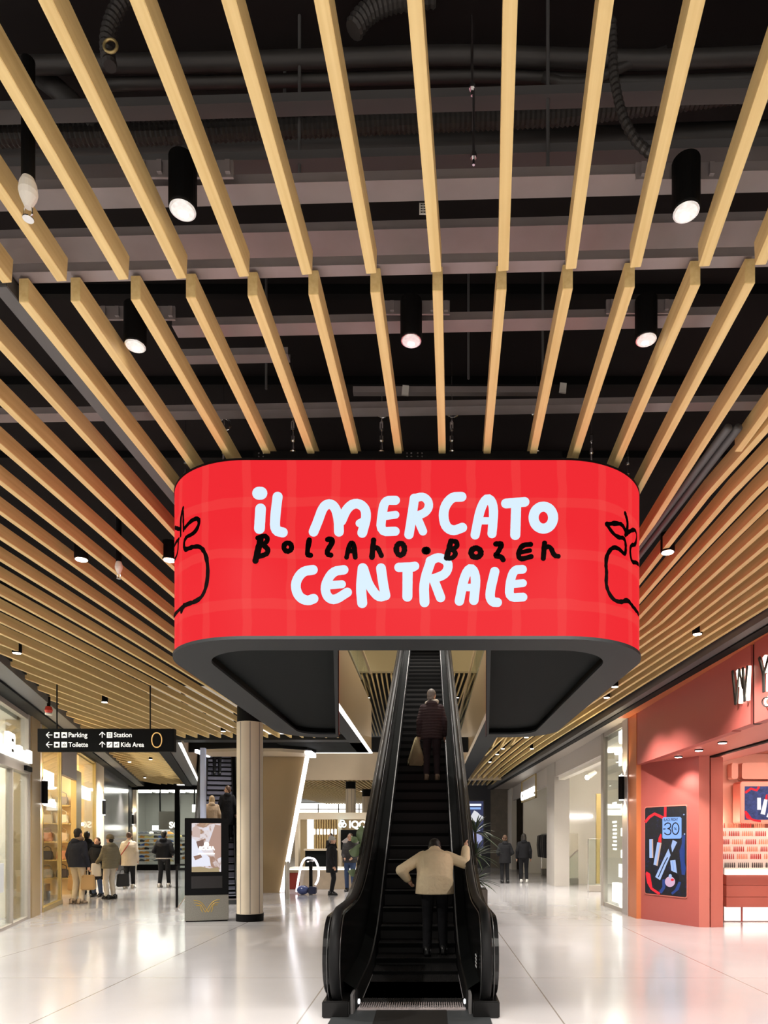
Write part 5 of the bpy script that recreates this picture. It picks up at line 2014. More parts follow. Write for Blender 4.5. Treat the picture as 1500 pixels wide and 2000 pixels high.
def ribbon(pts, wd):
    L_, R2 = [], []
    pts = [Vector(p) for p in pts]
    for i, p in enumerate(pts):
        t = (pts[min(i + 1, len(pts) - 1)] - pts[max(i - 1, 0)]).normalized()
        nn = Vector((-t.y, t.x)) * wd / 2
        L_.append(tuple(p + nn))
        R2.append(tuple(p - nn))
    return L_ + R2[::-1]


shape('ribbon', ribbon([(840, 680), (830, 850), (790, 980), (800, 1150), (850, 1300), (830, 1420)], 55), E_RIB)
shape('ribbon', ribbon([(470, 1500), (470, 1650), (400, 1750)], 60), E_RIB)
shape('ribbon', ribbon([(770, 1550), (730, 1680), (620, 1770)], 45), E_RIB)
shape('ribbon', ribbon([(100, 430), (190, 330), (290, 275), (390, 320), (470, 360)], 55), E_RED)
shape('ribbon', ribbon([(500, 150), (495, 350)], 50), E_RED)
shape('ribbon', ribbon([(120, 1370), (180, 1400), (165, 1560), (230, 1670), (390, 1775)], 48), E_RED)
shape('lipstick_cap', [(185, 750), (260, 748), (265, 1100), (188, 1100)], E_WHT)
shape('lipstick_cap', [(238, 750), (260, 748), (265, 1100), (243, 1100)], E_TAN)
shape('lipstick', [(345, 805), (428, 820), (350, 1250), (270, 1225)], E_WHT)
shape('lipstick', [(402, 815), (428, 820), (350, 1250), (322, 1242)], E_TAN)
shape('lipstick_tip', [(360, 805), (372, 720), (410, 645), (428, 665), (425, 815)], E_RED)
shape('tube', [(640, 765), (722, 810), (630, 1000), (610, 880)], E_WHT)
shape('tube', [(560, 930), (600, 1050), (400, 1515), (305, 1455)], E_WHT)
shape('tube_print', ribbon([(545, 1090), (480, 1210), (365, 1460)], 18), E_DK)
shape('tube', [(592, 1150), (690, 1140), (720, 1390), (615, 1340)], E_WHT)
shape('tube_print', ribbon([(636, 1160), (660, 1340)], 16), E_BLUE)
shape('jar', ring_pts(640, 1470, 110, 110, 24), E_DK)
shape('jar', ring_pts(590, 1545, 95, 98, 24), E_PINK)
shape('jar_pattern', ring_pts(595, 1440, 30, 40, 12), E_WHT)
shape('jar_pattern', ring_pts(635, 1510, 32, 22, 12), E_RED)
shape('glint', ring_pts(845, 300, 14, 14, 10), E_WHT)
shape('glint', ring_pts(857, 662, 14, 14, 10), E_WHT)
bd = shape('sale_badge', [(470, 342), (780, 342), (803, 365), (803, 720), (780, 745), (470, 745), (447, 720), (447, 365)], em('p_badge', (0.24, 0.42, 0.85), 0.85))
u_, z_ = scr_pt(472, 415)
text('BLACK FRIDAY', 0.072, (u_, -0.0163 - 0.00025 * zk - 0.001, z_), (pi / 2, 0, 0), E_DK, bd, 'lettering', extrude=0.0003, bold=0.001, sx=0.72)
zk += 1
bm = bm_new()
yv = -0.0163 - 0.00025 * zk - 0.001
for pts, cl in (([tuple(q) for q in smooth_pts([(490, 490), (530, 448), (590, 455), (612, 500), (590, 545), (548, 556)])] + [tuple(q) for q in smooth_pts([(552, 556), (595, 568), (615, 615), (595, 662), (535, 672), (488, 635)])], False), ([(695 + 62 * cos(t), 558 + 108 * sin(t)) for t in [2 * pi * k / 20 for k in range(20)]], True), ([(468, 562), (508, 560)], False)):
    tube(bm, [(scr_pt(*p)[0], yv, scr_pt(*p)[1]) for p in pts], 0.011, 8, closed=cl)
obj('price_figures', bm, E_DK, bd)
bm = bm_new()
tube(bm, [(scr_pt(*p)[0], yv, scr_pt(*p)[1]) for p in [(680 + 8 * cos(t), 545 + 10 * sin(t)) for t in [2 * pi * k / 10 for k in range(10)]]], 0.004, 6, closed=True)
tube(bm, [(scr_pt(*p)[0], yv, scr_pt(*p)[1]) for p in [(705 + 8 * cos(t), 575 + 10 * sin(t)) for t in [2 * pi * k / 10 for k in range(10)]]], 0.004, 6, closed=True)
tube(bm, [(scr_pt(*p)[0], yv, scr_pt(*p)[1]) for p in [(710, 540), (676, 582)]], 0.004, 6)
obj('percent_sign', bm, E_DK, bd)

# --- inside the red shop
YI = 13.0
M_SHOPR = mat('red_shop_light', (1, 1, 1), 0.4, emit=9, ecol=(1, 0.88, 0.76))
M_PINK = mat('pink_lit_panel', (0.70, 0.33, 0.25), 0.5)
bm = bm_new()
box(bm, 5.2, 10.5, YI + 1.0, YI + 1.15, 0, 3.4)
box(bm, 10.3, 10.5, 3, YI + 1.1, 0, 3.4)
box(bm, 5.2, 10.5, 3, YI + 1.1, 3.3, 3.4)
struct('wall_red_shop', bm, M_PINK)
cu = empty('makeup_counter', (XA(1412, YI), YI - 0.15, 0), 'white make-up display counter with coral drawers inside the red shop', 'counter')


def cx_(px):
    return XA(px, YI) - XA(1412, YI)


xe = cx_(1560)
obj('plinth_light', bx(cx_(1412), xe, 0.05, 0.1, 0.02, 0.28), mat('plinth_glow', (1, 1, 1), 0.5, emit=0.35, ecol=(1, 0.93, 0.84)), cu)
obj('drawer_front', bx(cx_(1412), xe, 0.0, 0.6, 0.28, 0.47), M_REDC, cu, bevel=0.004)
obj('drawer_front', bx(cx_(1412), xe, 0.0, 0.6, 0.475, 0.69), M_REDC, cu, bevel=0.004)
obj('drawer_front', bx(cx_(1412), xe, 0.0, 0.6, 0.695, 0.89), M_REDC, cu, bevel=0.004)
obj('divider', bx(cx_(1442), cx_(1445), 0.03, 0.06, 0.0, 0.3), M_RED, cu)
obj('light_edge', bx(cx_(1408), xe, -0.06, 0.0, 0.89, 0.99), mat('edge_glow', (1, 1, 1), 0.5, emit=0.3, ecol=(1, 0.96, 0.85)), cu)
# sloping trays
M_TRAYW = mat('tray_white', (0.72, 0.62, 0.54), 0.4, emit=0.05, ecol=(1, 0.9, 0.8))
rows_z = [1.02, 1.18, 1.32, 1.46, 1.62, 1.78]
for r, z in enumerate(rows_z):
    obj('display_tier', bx(cx_(1410), xe, 0.04 + 0.1 * r, 0.16 + 0.1 * r, 0.9, z), M_TRAYW, cu)
LIPR = [mat('lip_red', (0.55, 0.04, 0.03), 0.35), mat('lip_black', (0.02, 0.01, 0.01), 0.3), mat('lip_coral', (0.8, 0.3, 0.18), 0.35), mat('lip_gold', (0.75, 0.5, 0.25), 0.3, 0.5)]
meshes = []
for c in range(3):
    bm = lathe(bm_new(), [(0.011, 0), (0.011, 0.06)], 8)
    lathe(bm, [(0.009, 0.06), (0.009, 0.085), (0.004, 0.1)], 8)
    o = obj('lipstick', bm, [LIPR[1], LIPR[0], LIPR[2]][c])
    meshes.append(o.data)
    bpy.data.objects.remove(o)
for r, z in enumerate(rows_z):
    for tnum in range(4):
        for k in range(6):
            x = cx_(1414) + 0.26 * tnum + 0.036 * k + 0.02 * (r % 2)
            if x > xe - 0.05:
                continue
            o = bpy.data.objects.new('lipstick', meshes[(0 if r == 0 else (1 if (r + tnum) % 2 else 2))])
            COL.objects.link(o)
            o.location = (XA(1412, YI) + x, YI - 0.15 + 0.10 + 0.1 * r, z)
            o.rotation_euler = (0.0, 0, 0)
            tag(o, 'lipstick on the %s tier of the lit make-up counter, tray %s from the left' % (ORD[r + 1], ORD[tnum + 1]), 'lipstick', 'lipsticks, tier %s tray %s' % (ORD[r + 1], ORD[tnum + 1]))
# landscape screen in a rounded frame, soft panels above
ls = empty('landscape_screen', (XA(1440, YI + 0.7), YI + 0.7, ZA(1610, YI + 0.7)), 'wide screen in a rounded pale frame above the make-up counter', 'screen')
fx1 = 1.4
fz = ZA(1527, YI + 0.7) - ZA(1610, YI + 0.7)
obj('frame', prism(bm_new(), rrect(0, fx1, 0, fz, 0.06), -0.12, 0.2, 'y'), M_REDC, ls)
obj('frame_face', prism(bm_new(), rrect(0.01, fx1, 0.01, fz - 0.01, 0.05), -0.125, -0.12, 'y'), M_PINK, ls)
x0, x1, z0, z1 = 0.09, 1.3, 0.09, fz - 0.1
lp = obj('picture', bx(x0, x1, -0.13, -0.125, z0, z1), picture_mat('denim_navy', [(0.3, (0.02, 0.03, 0.09)), (0.7, (0.05, 0.07, 0.22))], 14, 1.0, 3), ls)


def ls_pt(zx, zy):       # crop [1400..1500]x[1500..1820] scale .16
    s_ = 0.16 * (YI + 0.7) / F
    return x0 + (zx - 305) * s_, z1 - (zy - 222) * s_


zk = 455
for nm, pts, m in (('ribbon', ribbon([(310, 300), (380, 250), (450, 270), (480, 225)], 30), E_RED), ('ribbon', ribbon([(312, 520), (330, 600), (420, 630), (500, 645)], 24), E_RED),
                   ('lipstick_cap', [(455, 360), (500, 360), (502, 505), (455, 505)], em('p_white', (0.85, 0.82, 0.86))), ('lipstick', [(540, 375), (582, 385), (550, 568), (495, 555)], em('p_white', (0.85, 0.82, 0.86))),
                   ('lipstick_tip', [(548, 378), (560, 325), (580, 315), (580, 385)], E_RED), ('tube', [(625, 450), (680, 470), (615, 612), (565, 590)], em('p_white', (0.85, 0.82, 0.86)))):
    shape(nm, pts, m, lp, ls_pt)
for k, (x, w2) in enumerate(((XA(1427, YI + 0.8), 0.13), (XA(1447, YI + 0.8), 1.3))):
    o = obj('soft_panel', prism(bm_new(), rrect(x, x + w2, ZA(1522, YI + 0.8), 3.1, 0.05), YI + 0.75, YI + 0.95, 'y'), M_PINK)
    tag(o, ('narrow' if k == 0 else 'wide') + ' coral rounded panel above the wide screen in the red shop', 'panel')
gl = obj('side_light', bx(XA(1412, YI + 0.3), XA(1424, YI + 0.3), YI + 0.9, YI + 0.95, 1.8, 2.05), M_SHOPL)
tag(gl, 'bright glowing light at the left of the wide screen', 'lamp')
for k in range(4):
    o = bx(5.6 + 0.9 * k, 6.2 + 0.9 * k, YI - 1.2, YI - 0.7, 3.24, 3.29)
    tag(obj('ceiling_panel_light', o, M_SHOPR), 'lit ceiling panel in the red shop, %s from the left' % ORD[k + 1], 'lamp', 'lit panels in the red shop')

# --- pilaster, display window, open white shops
struct('trim_50', bx(XR - 0.03, XR + 0.3, YR(1228), YR(1218), 0, 4.03), M_GREYP)
sconce(Matrix.Translation((XR - 0.10, YR(1223), 2.62)), 'black wall lamp on the grey pilaster left of the orange corner post')
y0, y1 = YR(1218), YR(1180)
bm = bm_new()
box(bm, XR, XR + 0.06, y0, y1, 0, 0.09)
box(bm, XR, XR + 0.06, y0, y1, 3.93, 4.03)
box(bm, XR - 0.02, XR + 0.08, y1, y1 + 0.22, 0, 4.03)
wf = struct('window_6', bm, M_TAUPE)
obj('pane', bx(XR + 0.02, XR + 0.032, y0, y1, 0.09, 3.93), M_GLASS, wf)
tag(obj('light_box', bx(XR + 0.15, XR + 0.3, YR(1197), YR(1183), 0.12, 0.55), M_SIGNW), 'white light box on the floor of the right display window', 'light box')
for k, (a, b, c_, d_) in enumerate(((1183, 1195, 1578, 1567), (1182, 1196, 1660, 1600))):
    bm = bm_new()
    Yk = YR(1190)
    for r_ in range(3 if k == 0 else 8):
        zz = ZA(d_, Yk) - (r_ + 1) * (ZA(d_, Yk) - ZA(c_, Yk)) / (3 if k == 0 else 8)
        box(bm, XR + 0.1, XR + 0.11, YR(1195), YR(1195) + 0.35 * (0.7 + 0.3 * random.random()), zz, zz + 0.045)
    tag(obj('white_notice', bm, M_SIGNW), ('small upper', 'large lower')[k] + ' white printed notice in the right display window', 'notice')
vs = empty('vertical_sign', (XR + 0.06, YR(1210), 0), 'vertical row of large white lit letters inside the right display window', 'sign')
for ch, py, s_ in (('U', 1450, 0.36), ('D', 1493, 0.34), ('O', 1552, 0.62), ('K', 1712, 0.36), ('U', 1772, 0.45)):
    text(ch, s_, (0, 0.22, ZA(py, YR(1209))), (pi / 2, 0, -pi / 2), M_SIGNW, vs, 'lit_letter', extrude=0.02, bold=0.02)
    
for k, py in enumerate((1578, 1625, 1668)):
    o = bx(XR + 0.05, XR + 0.15, YR(1216), YR(1208), ZA(py + 8, YR(1210)), ZA(py - 8, YR(1210)))
    tag(obj('shelf_lamp', o, M_SIGNW), '%s small white lamp in the shelf of the right display window' % ('upper', 'middle', 'lower')[k], 'lamp', 'shelf lamps in the right display window')
# header over the open shops
ya, yb = YR(1174), YR(1085)
struct('trim_51', bx(XR, XR + 0.1, y1 + 0.2, yb, 3.55, 4.03), mat('header_grey', (0.48, 0.44, 0.41), 0.6))
struct('trim_52', bx(XR + 0.1, XR + 0.3, y1 + 0.2, yb, 3.45, 3.6), M_WHITE)
struct('trim_53', bx(XR - 0.04, XR + 0.45, YR(1085), YR(1070), 0, 4.03), mat('column_grey', (0.40, 0.37, 0.34), 0.6))
yw = 23.3
bm = bm_new()
box(bm, XR + 0.4, 9.5, yw, yw + 0.2, 0, 4.0)
box(bm, 9.4, 9.6, 14.6, 36, 0, 4.0)
box(bm, XR + 0.1, 9.5, 14.17, 14.25, 0, 4.0)
box(bm, XR + 0.1, 9.5, 14.5, 36, 3.85, 4.0)
struct('wall_right', bm, M_WHITE)
t = obj('tube_lamp', bx(XA(1093, yw - 0.05), XA(1157, yw - 0.05), yw - 0.08, yw - 0.03, ZA(1597, yw), ZA(1592, yw)), M_LED)
tag(t, 'long white tube lamp across the cream wall of the open right shop', 'lamp')
pa = obj('stair_mirror', bx(XA(1105, yw - 0.03), XA(1129, yw - 0.03), yw - 0.05, yw - 0.02, 0.2, ZA(1628, yw)), mat('pale_mirror', (0.62, 0.58, 0.5), 0.2, 0.3))
tag(pa, 'tall pale mirror panel leaning on the cream wall', 'mirror')
bm = bm_new()
prism(bm, [(XA(1094, yw - 0.4), 0.0), (XA(1129, yw - 0.4), 0.0), (XA(1129, yw - 0.4), ZA(1660, yw)), (XA(1094, yw - 0.4), ZA(1690, yw))], yw - 0.42, yw - 0.40, 'y')
gr = tag(obj('glass_railing', bm, M_GLASS), 'slanted glass railing panel before the cream wall', 'railing')
obj('handrail', tube(bm_new(), [(XA(1094, yw - 0.41), yw - 0.41, ZA(1690, yw)), (XA(1129, yw - 0.41), yw - 0.41, ZA(1660, yw))], 0.025, 8), M_TAUPE, gr)
for k, (pxa, pxb, pyb, pyt) in enumerate(((1151, 1175, 1742, 1632), (1108, 1130, 1727, 1630))):
    Y = FY(pyb)
    rt = empty('security_gate', (XA(pxa, Y), Y, 0), ('nearer', 'farther')[k] + ' clear security gate with grey foot at the open right shop entrance', 'gate', 'security gates')
    w2 = XA(pxb, Y) - XA(pxa, Y)
    obj('foot', bx(0, w2, 0, 0.3, 0, 0.19), M_TAUPE, rt, bevel=0.01)
    obj('frame', tube(bm_new(), [(0.0, 0.15, 0.0), (0.0, 0.15, 1.55), (w2, 0.15, 1.55), (w2, 0.15, 0.19)], 0.012, 8), M_CHROME, rt)
    obj('acrylic', bx(0.01, w2 - 0.01, 0.145, 0.155, 0.19, 1.53), M_GLASS, rt)
for k in range(6):
    o = bx(4.6 + 0.7 * (k % 3), 5.1 + 0.7 * (k % 3), 17.5 + 9 * (k // 3), 18.0 + 9 * (k // 3), 3.78, 3.84)
    tag(obj('ceiling_panel_light', o, M_SHOPW if k < 3 else M_SHOPF), 'lit ceiling panel in the white shops, %s in line' % ORD[k + 1], 'lamp', 'lit panels in the white shops')
rt = empty('track_spotlight', (XA(1147, 20), 20, 3.35), 'white track spotlight glaring near the header of the open right shop', 'spotlight')
obj('housing', lathe(bm_new(), [(0.06, 0), (0.08, 0.12), (0.06, 0.3)], 14, Matrix.Rotation(1.0, 4, 'Y')), M_WHITE, rt)
obj('lens', ell(bm_new(), (0, 0, 0), (0.07, 0.07, 0.07), 12, 8), M_LAMP, rt)
# brown screen and dark clothes seen behind the gate
tag(obj('wood_partition', bx(XA(1165, 22), XA(1176, 22), 22, 22.1, 0.1, 3.0), M_GOLD), 'narrow ochre partition inside the open right shop', 'partition')

# --- clothing shop farther back
cs = empty('shop_sign', (XR - 0.02, YR(1048), 3.1), 'framed white lit shop name on the far clothing shop', 'sign')
sy0, sy1 = YR(1048), YR(1020)
bm = bm_new()
for a, b, c_, d_ in ((0, 0.06, 0, 0.95), (sy1 - sy0 - 0.06, sy1 - sy0, 0, 0.95), (0, sy1 - sy0, 0, 0.05), (0, sy1 - sy0, 0.9, 0.95)):
    box(bm, -0.03, 0.03, a, b, c_, d_)
obj('frame', bm, M_GOLD, cs)
tx = text('CALLIOPE', 0.5, (-0.05, sy1 - sy0 - 0.15, 0.1), (pi / 2, 0, -pi / 2), M_SIGNW, cs, 'lit_letters', extrude=0.02, bold=0.012, fit=sy1 - sy0 - 0.3)
struct('trim_54', bx(XR, XR + 0.1, YR(1070), 34.5, 3.4, 4.03), mat('header_grey', (0.48, 0.44, 0.41)))
struct('trim_55', bx(XR - 0.04, XR + 0.2, YR(1001), YR(985), 0, 4.03), M_WHITE)
sconce(Matrix.Translation((XR - 0.12, YR(990), 2.55)), 'black wall lamp on the far white pilaster at the right')
struct('wall_right_far', bx(4.18, 9.5, 30.5, 30.7, 0, 4.0), M_WHITE)
rk = empty('clothes_rack', (4.75, 27.6, 0), 'steel clothes rack full of dark clothes in the far right shop', 'rack')
obj('frame', tube(bm_new(), [(0, -1.0, 0), (0, -1.0, 1.75), (0, 1.4, 1.75), (0, 1.4, 0)], 0.02, 8), M_CHROME, rk)


def garment():
    bm = bm_new()
    prism(bm, [(-0.03, 0), (-0.24, -0.06), (-0.27, -0.45), (-0.22, -0.95), (0.22, -0.95), (0.27, -0.45), (0.24, -0.06), (0.03, 0)], -0.035, 0.035, 'y')
    bmesh.ops.bevel(bm, geom=list(bm.edges), offset=0.015, segments=1, affect='EDGES')
    return bm


gms = []
for i, c in enumerate(((0.012, 0.012, 0.014), (0.03, 0.03, 0.035), (0.10, 0.095, 0.09))):
    o = obj('hanging_garment', garment(), mat('garment_%d' % i, c, 0.9))
    gms.append(o.data)
    bpy.data.objects.remove(o)
for k in range(14):
    o = bpy.data.objects.new('hanging_garment', gms[random.randrange(3)])
    COL.objects.link(o)
    o.location = (4.75, 26.75 + 0.15 * k, 1.72)
    o.rotation_euler = (0, 0, 0.25 * (random.random() - 0.5))
    tag(o, 'dark garment on the steel rack in the far right shop, %s from the front' % ORD[k + 1], 'garment', 'garments on the clothes rack')
for k, (px, py) in enumerate(((1049, 1704), (1066, 1710))):
    Y = FY(py)
    tag(obj('display_plinth', bx(XA(px - 7, Y), XA(px + 7, Y), Y, Y + 0.4, 0, 0.28), M_STONE, bevel=0.01), '%s low stone plinth before the clothes rack' % ('left', 'right')[k], 'plinth', 'low display plinths')

# --- end wall of the right aisle
YE = 35.5
struct('wall_end_right', bx(XA(905, YE) - 0.8, XA(958, YE), YE, YE + 0.2, 0, 4.3), mat('navy_wall', (0.05, 0.052, 0.065), 0.5))
m = mat('brown_stone', (0.20, 0.175, 0.145), 0.6, noise=0.3, nscale=4)
struct('wall_end_stone', bx(XA(958, YE), 9.6, YE - 0.1, YE + 0.2, 0, 4.3), m)
ps2 = empty('shoe_poster', (XA(910, YE - 0.05), YE - 0.05, ZA(1660, YE)), 'lit poster of a white sports shoe on the dark end wall', 'poster')
pw_, ph_ = XA(947, YE) - XA(910, YE), ZA(1562, YE) - ZA(1660, YE)
obj('frame', bx(0, pw_, 0, 0.05, 0, ph_), M_GREY, ps2)
pp = obj('picture', bx(0.08, pw_ - 0.08, -0.01, 0, 0.08, ph_ - 0.08), em('poster_night', (0.035, 0.04, 0.09)), ps2)
s_ = pw_ / 37.0


def pq(x, y):
    return (x - 910) * s_, ph_ - (y - 1562) * s_


for nm, pts, c in (('picture_shape', [(914, 1570), (940, 1570), (940, 1574), (914, 1574)], (0.8, 0.82, 0.9)), ('picture_shape', [(914, 1577), (939, 1577), (939, 1581), (914, 1581)], (0.25, 0.4, 0.75)),
                   ('picture_shape', [(913, 1598), (922, 1592), (926, 1583), (932, 1586), (938, 1592), (944, 1595), (944, 1601), (930, 1606), (914, 1604)], (0.62, 0.62, 0.66)),
                   ('picture_shape', [(914, 1618), (925, 1612), (938, 1622), (942, 1640), (928, 1655), (916, 1648)], (0.32, 0.34, 0.55))):
    zk += 1
    obj(nm, prism(bm_new(), [pq(*p) for p in pts], -0.013, -0.0105, 'y'), em('poster_%d' % zk, c), pp)

# ------------------------------------------------------------------ plants
def plant(name, loc, label, blades, hgt, spread, pot, m_leaf, wd=0.03, seed=1):
    rnd = random.Random(seed)
    rt = empty(name, loc, label, 'plant')
    pz = 0
    if pot:
        obj('planter', prism(bm_new(), [(-pot[0], -pot[0]), (pot[0], -pot[0]), (pot[0], pot[0]), (-pot[0], pot[0])], 0, pot[1]), mat('planter_brown', (0.10, 0.085, 0.07), 0.6), rt, bevel=0.01)
        obj('soil', bx(-pot[0] + 0.02, pot[0] - 0.02, -pot[0] + 0.02, pot[0] - 0.02, pot[1], pot[1] + 0.01), mat('soil', (0.02, 0.015, 0.01), 0.9), rt)
        pz = pot[1]
    heads = [(0, 0, pz + hgt * f) for f in (0.12, 0.5, 0.85)]
    obj('stem', tube(bm_new(), [(0, 0, pz), (0.02, 0.01, pz + hgt * 0.5), (0, 0, pz + hgt * 0.85)], 0.025, 8), mat('bark', (0.12, 0.08, 0.05), 0.8), rt)
    bm = bm_new()
    for h in heads:
        for k in range(blades):
            a = rnd.random() * 2 * pi
            el = rnd.uniform(-0.2, 1.3)
            L = spread * rnd.uniform(0.6, 1.05)
            dr = Vector((cos(a) * cos(el), sin(a) * cos(el), sin(el)))
            sd = Vector((-sin(a), cos(a), 0))
            prev = None
            for q in range(6):
                t = q / 5
                p = Vector(h) + dr * L * t + Vector((0, 0, -0.35 * L * t * t))
                w2 = wd * (0.4 + 1.2 * t * (1 - t) * 2) * (1 - t ** 4) * 0.6 + 0.001
                cur = (bm.verts.new(p - sd * w2), bm.verts.new(p + Vector((0, 0, -w2 * 0.5))), bm.verts.new(p + sd * w2))
                if prev:
                    bm.faces.new((prev[0], prev[1], cur[1], cur[0]))
                    bm.faces.new((prev[1], prev[2], cur[2], cur[1]))
                prev = cur
    obj('leaves', bm, m_leaf, rt)
    return rt


M_LEAF = mat('dark_leaf', (0.035, 0.055, 0.025), 0.4, noise=0.5, nscale=12)
plant('potted_yucca', (XA(928, 13.0), 13.0, 0), 'spiky potted yucca plant standing right behind the escalator', 46, 1.25, 0.62, (0.22, 0.62), M_LEAF, 0.028, 4)
# broad leafed plant left behind the escalator
bl = empty('broad_leaf_plant', (XA(716, 13.5), 13.5, 0), 'broad leafed green plant peeking out left of the escalator', 'plant')
obj('planter', bx(-0.15, 0.2, -0.15, 0.2, 0, 0.5), mat('planter_brown', (0.1, 0.085, 0.07)), bl, bevel=0.01)
M_LEAF2 = mat('broad_leaf', (0.17, 0.24, 0.12), 0.35, noise=0.4, nscale=6)
for (px, py, L, a, tl) in ((715, 1648, 0.36, 1.9, 0.5), (700, 1660, 0.42, 2.7, -0.4), (692, 1640, 0.2, 2.3, 0.2), (690, 1705, 0.22, 3.0, 0.1), (705, 1630, 0.3, 1.5, 0.8)):
    c = P(px, py, 13.5) - Vector((XA(716, 13.5), 13.5, 0))
    bm = bm_new()
    grid = []
    for i in range(9):
        t = i / 8 - 0.5
        w2 = 0.36 * L * cos(t * pi) ** 0.8 if abs(t) < 0.5 else 0.004
        row = []
        for j in (-1, 0, 1):
            row.append(bm.verts.new(Vector((t * L * cos(a) * 1.0 - j * w2 * sin(a) * 0.9, j * 0.03 + 0.02 * sin(i), t * L * sin(a) * 0.5 + j * w2 * cos(a) + (0.03 if j == 0 else 0) + tl * t * L)) + c))
        grid.append(row)
    for r0, r1 in zip(grid, grid[1:]):
        for j in range(2):
            bm.faces.new((r0[j], r0[j + 1], r1[j + 1], r1[j]))
    obj('leaf', bm, M_LEAF2, bl, smooth=True)
obj('stem', tube(bm_new(), [(0.03, 0.02, 0.5), (-0.1, 0.0, 1.0), (-0.15, 0, 1.5)], 0.018, 8), M_LEAF, bl)

# light arch with black post and floor machine in the middle distance
la = empty('light_arch', (XA(605, 19.3), 19.3, 0), 'glowing white tube bent into an arch on a black stand', 'lamp')
pts = []
for px, py in ((579, 1742), (583, 1715), (588, 1690), (594, 1678), (601, 1675), (608, 1676), (615, 1678), (621, 1690), (623, 1705), (621, 1720), (616, 1728)):
    pts.append(P(px, py, 19.3) - Vector((XA(605, 19.3), 19.3, 0)))
q = smooth_pts([p for p in pts])
obj('light_tube', tube(bm_new(), q, 0.03, 10), mat('pink_led', (1, 1, 1), 0.4, emit=1.0, ecol=(1, 0.85, 0.97)), la, smooth=True)
obj('stand', bx(-0.03, 0.06, 0.05, 0.12, 0, 0.92), M_BLACK, la)
obj('crossbar', tube(bm_new(), [(-0.09, 0.08, 0.9), (0.1, 0.08, 0.92)], 0.02, 8), M_CHROME, la)
fm = empty('floor_machine', (XA(597, 19.0), 19.0, 0), 'small blue floor machine with round hood at the foot of the light arch', 'machine')
obj('hood', ell(bm_new(), (-0.08, 0, 0.13), (0.17, 0.16, 0.13), 16, 10), mat('machine_blue', (0.08, 0.11, 0.28), 0.25), fm, smooth=True)
obj('motor', bx(0.08, 0.3, -0.1, 0.12, 0.02, 0.22), mat('machine_navy', (0.015, 0.02, 0.06), 0.4), fm, bevel=0.02)
# ------------------------------------------------------------------ people
DG = None


def capsule(bm, a, ra, b, rb, n=12):
    a, b = Vector(a), Vector(b)
    d = (b - a)
    L = d.length
    if L < 1e-6:
        return ell(bm, a, (ra, ra, ra), 12, 8)
    t = d.normalized()
    pts, rs = [], []
    for k in range(4):
        ang = -pi / 2 + (pi / 2) * k / 4
        pts.append(a + t * (ra * sin(ang) + 0.0))
        rs.append(max(ra * cos(ang), 0.0008))
    for k in range(5):
        pts.append(a.lerp(b, k / 4))
        rs.append(ra + (rb - ra) * k / 4)
    for k in range(1, 5):
        ang = (pi / 2) * k / 4
        pts.append(b + t * (rb * sin(ang)))
        rs.append(max(rb * cos(ang), 0.0008))
    return tube(bm, pts, rs, n)


def loft(bm, rings, T, n=20):
    """rings: (z, rx, ry, cx, cy)"""
    R = []
    for z, rx, ry, cx, cy in rings:
        R.append([bm.verts.new(T(Vector((cx + rx * cos(2 * pi * k / n), cy + ry * sin(2 * pi * k / n), z)))) for k in range(n)])
    for A, B in zip(R, R[1:]):
        for k in range(n):
            bm.faces.new((A[k], A[(k + 1) % n], B[(k + 1) % n], B[k]))
    bm.faces.new(R[0][::-1])
    bm.faces.new(R[-1])
    return bm


def bake(name, bm, m, parent, voxel=0.011, smooth=4):
    bmesh.ops.recalc_face_normals(bm, faces=bm.faces)
    me = bpy.data.meshes.new(name)
    bm.to_mesh(me)
    bm.free()
    o = bpy.data.objects.new(name, me)
    COL.objects.link(o)
    r = o.modifiers.new('r', 'REMESH')
    r.mode = 'VOXEL'
    r.voxel_size = voxel
    r.use_smooth_shade = True
    if smooth:
        s = o.modifiers.new('s', 'SMOOTH')
        s.factor = 0.5
        s.iterations = smooth
    dg = bpy.context.evaluated_depsgraph_get()
    me2 = bpy.data.meshes.new_from_object(o.evaluated_get(dg))
    o.modifiers.clear()
    o.data = me2
    me2.name = name
    me2.materials.clear()
    me2.materials.append(m)
    bpy.data.meshes.remove(me)
    o.parent = parent
    return o


def cloth(name, col, puff=0.0, rough=0.85):
    if name in MATS:
        return MATS[name]
    m = mat(name, col, rough, noise=0.12, nscale=7, bump=0.0, spec=0.2)
    nt = m.node_tree
    b = nt.nodes['Principled BSDF']
    tc = nt.nodes.new('ShaderNodeTexCoord')
    n = nt.nodes.new('ShaderNodeTexNoise')
    n.inputs['Scale'].default_value = 9
    n.inputs['Detail'].default_value = 3
    n.inputs['Distortion'].default_value = 0.8
    bp = nt.nodes.new('ShaderNodeBump')
    bp.inputs['Strength'].default_value = 0.5 if not puff else 0.3
    bp.inputs['Distance'].default_value = 0.03
    nt.links.new(tc.outputs['Object'], n.inputs['Vector'])
    src = n.outputs['Fac']
    if puff:
        wv = nt.nodes.new('ShaderNodeTexWave')
        wv.bands_direction = 'Z'
        wv.inputs['Scale'].default_value = puff
        wv.inputs['Distortion'].default_value = 2.5
        nt.links.new(tc.outputs['Object'], wv.inputs['Vector'])
        ad = nt.nodes.new('ShaderNodeMath')
        nt.links.new(wv.outputs['Fac'], ad.inputs[0])
        nt.links.new(n.outputs['Fac'], ad.inputs[1])
        src = ad.outputs[0]
    nt.links.new(src, bp.inputs['Height'])
    nt.links.new(bp.outputs['Normal'], b.inputs['Normal'])
    return m


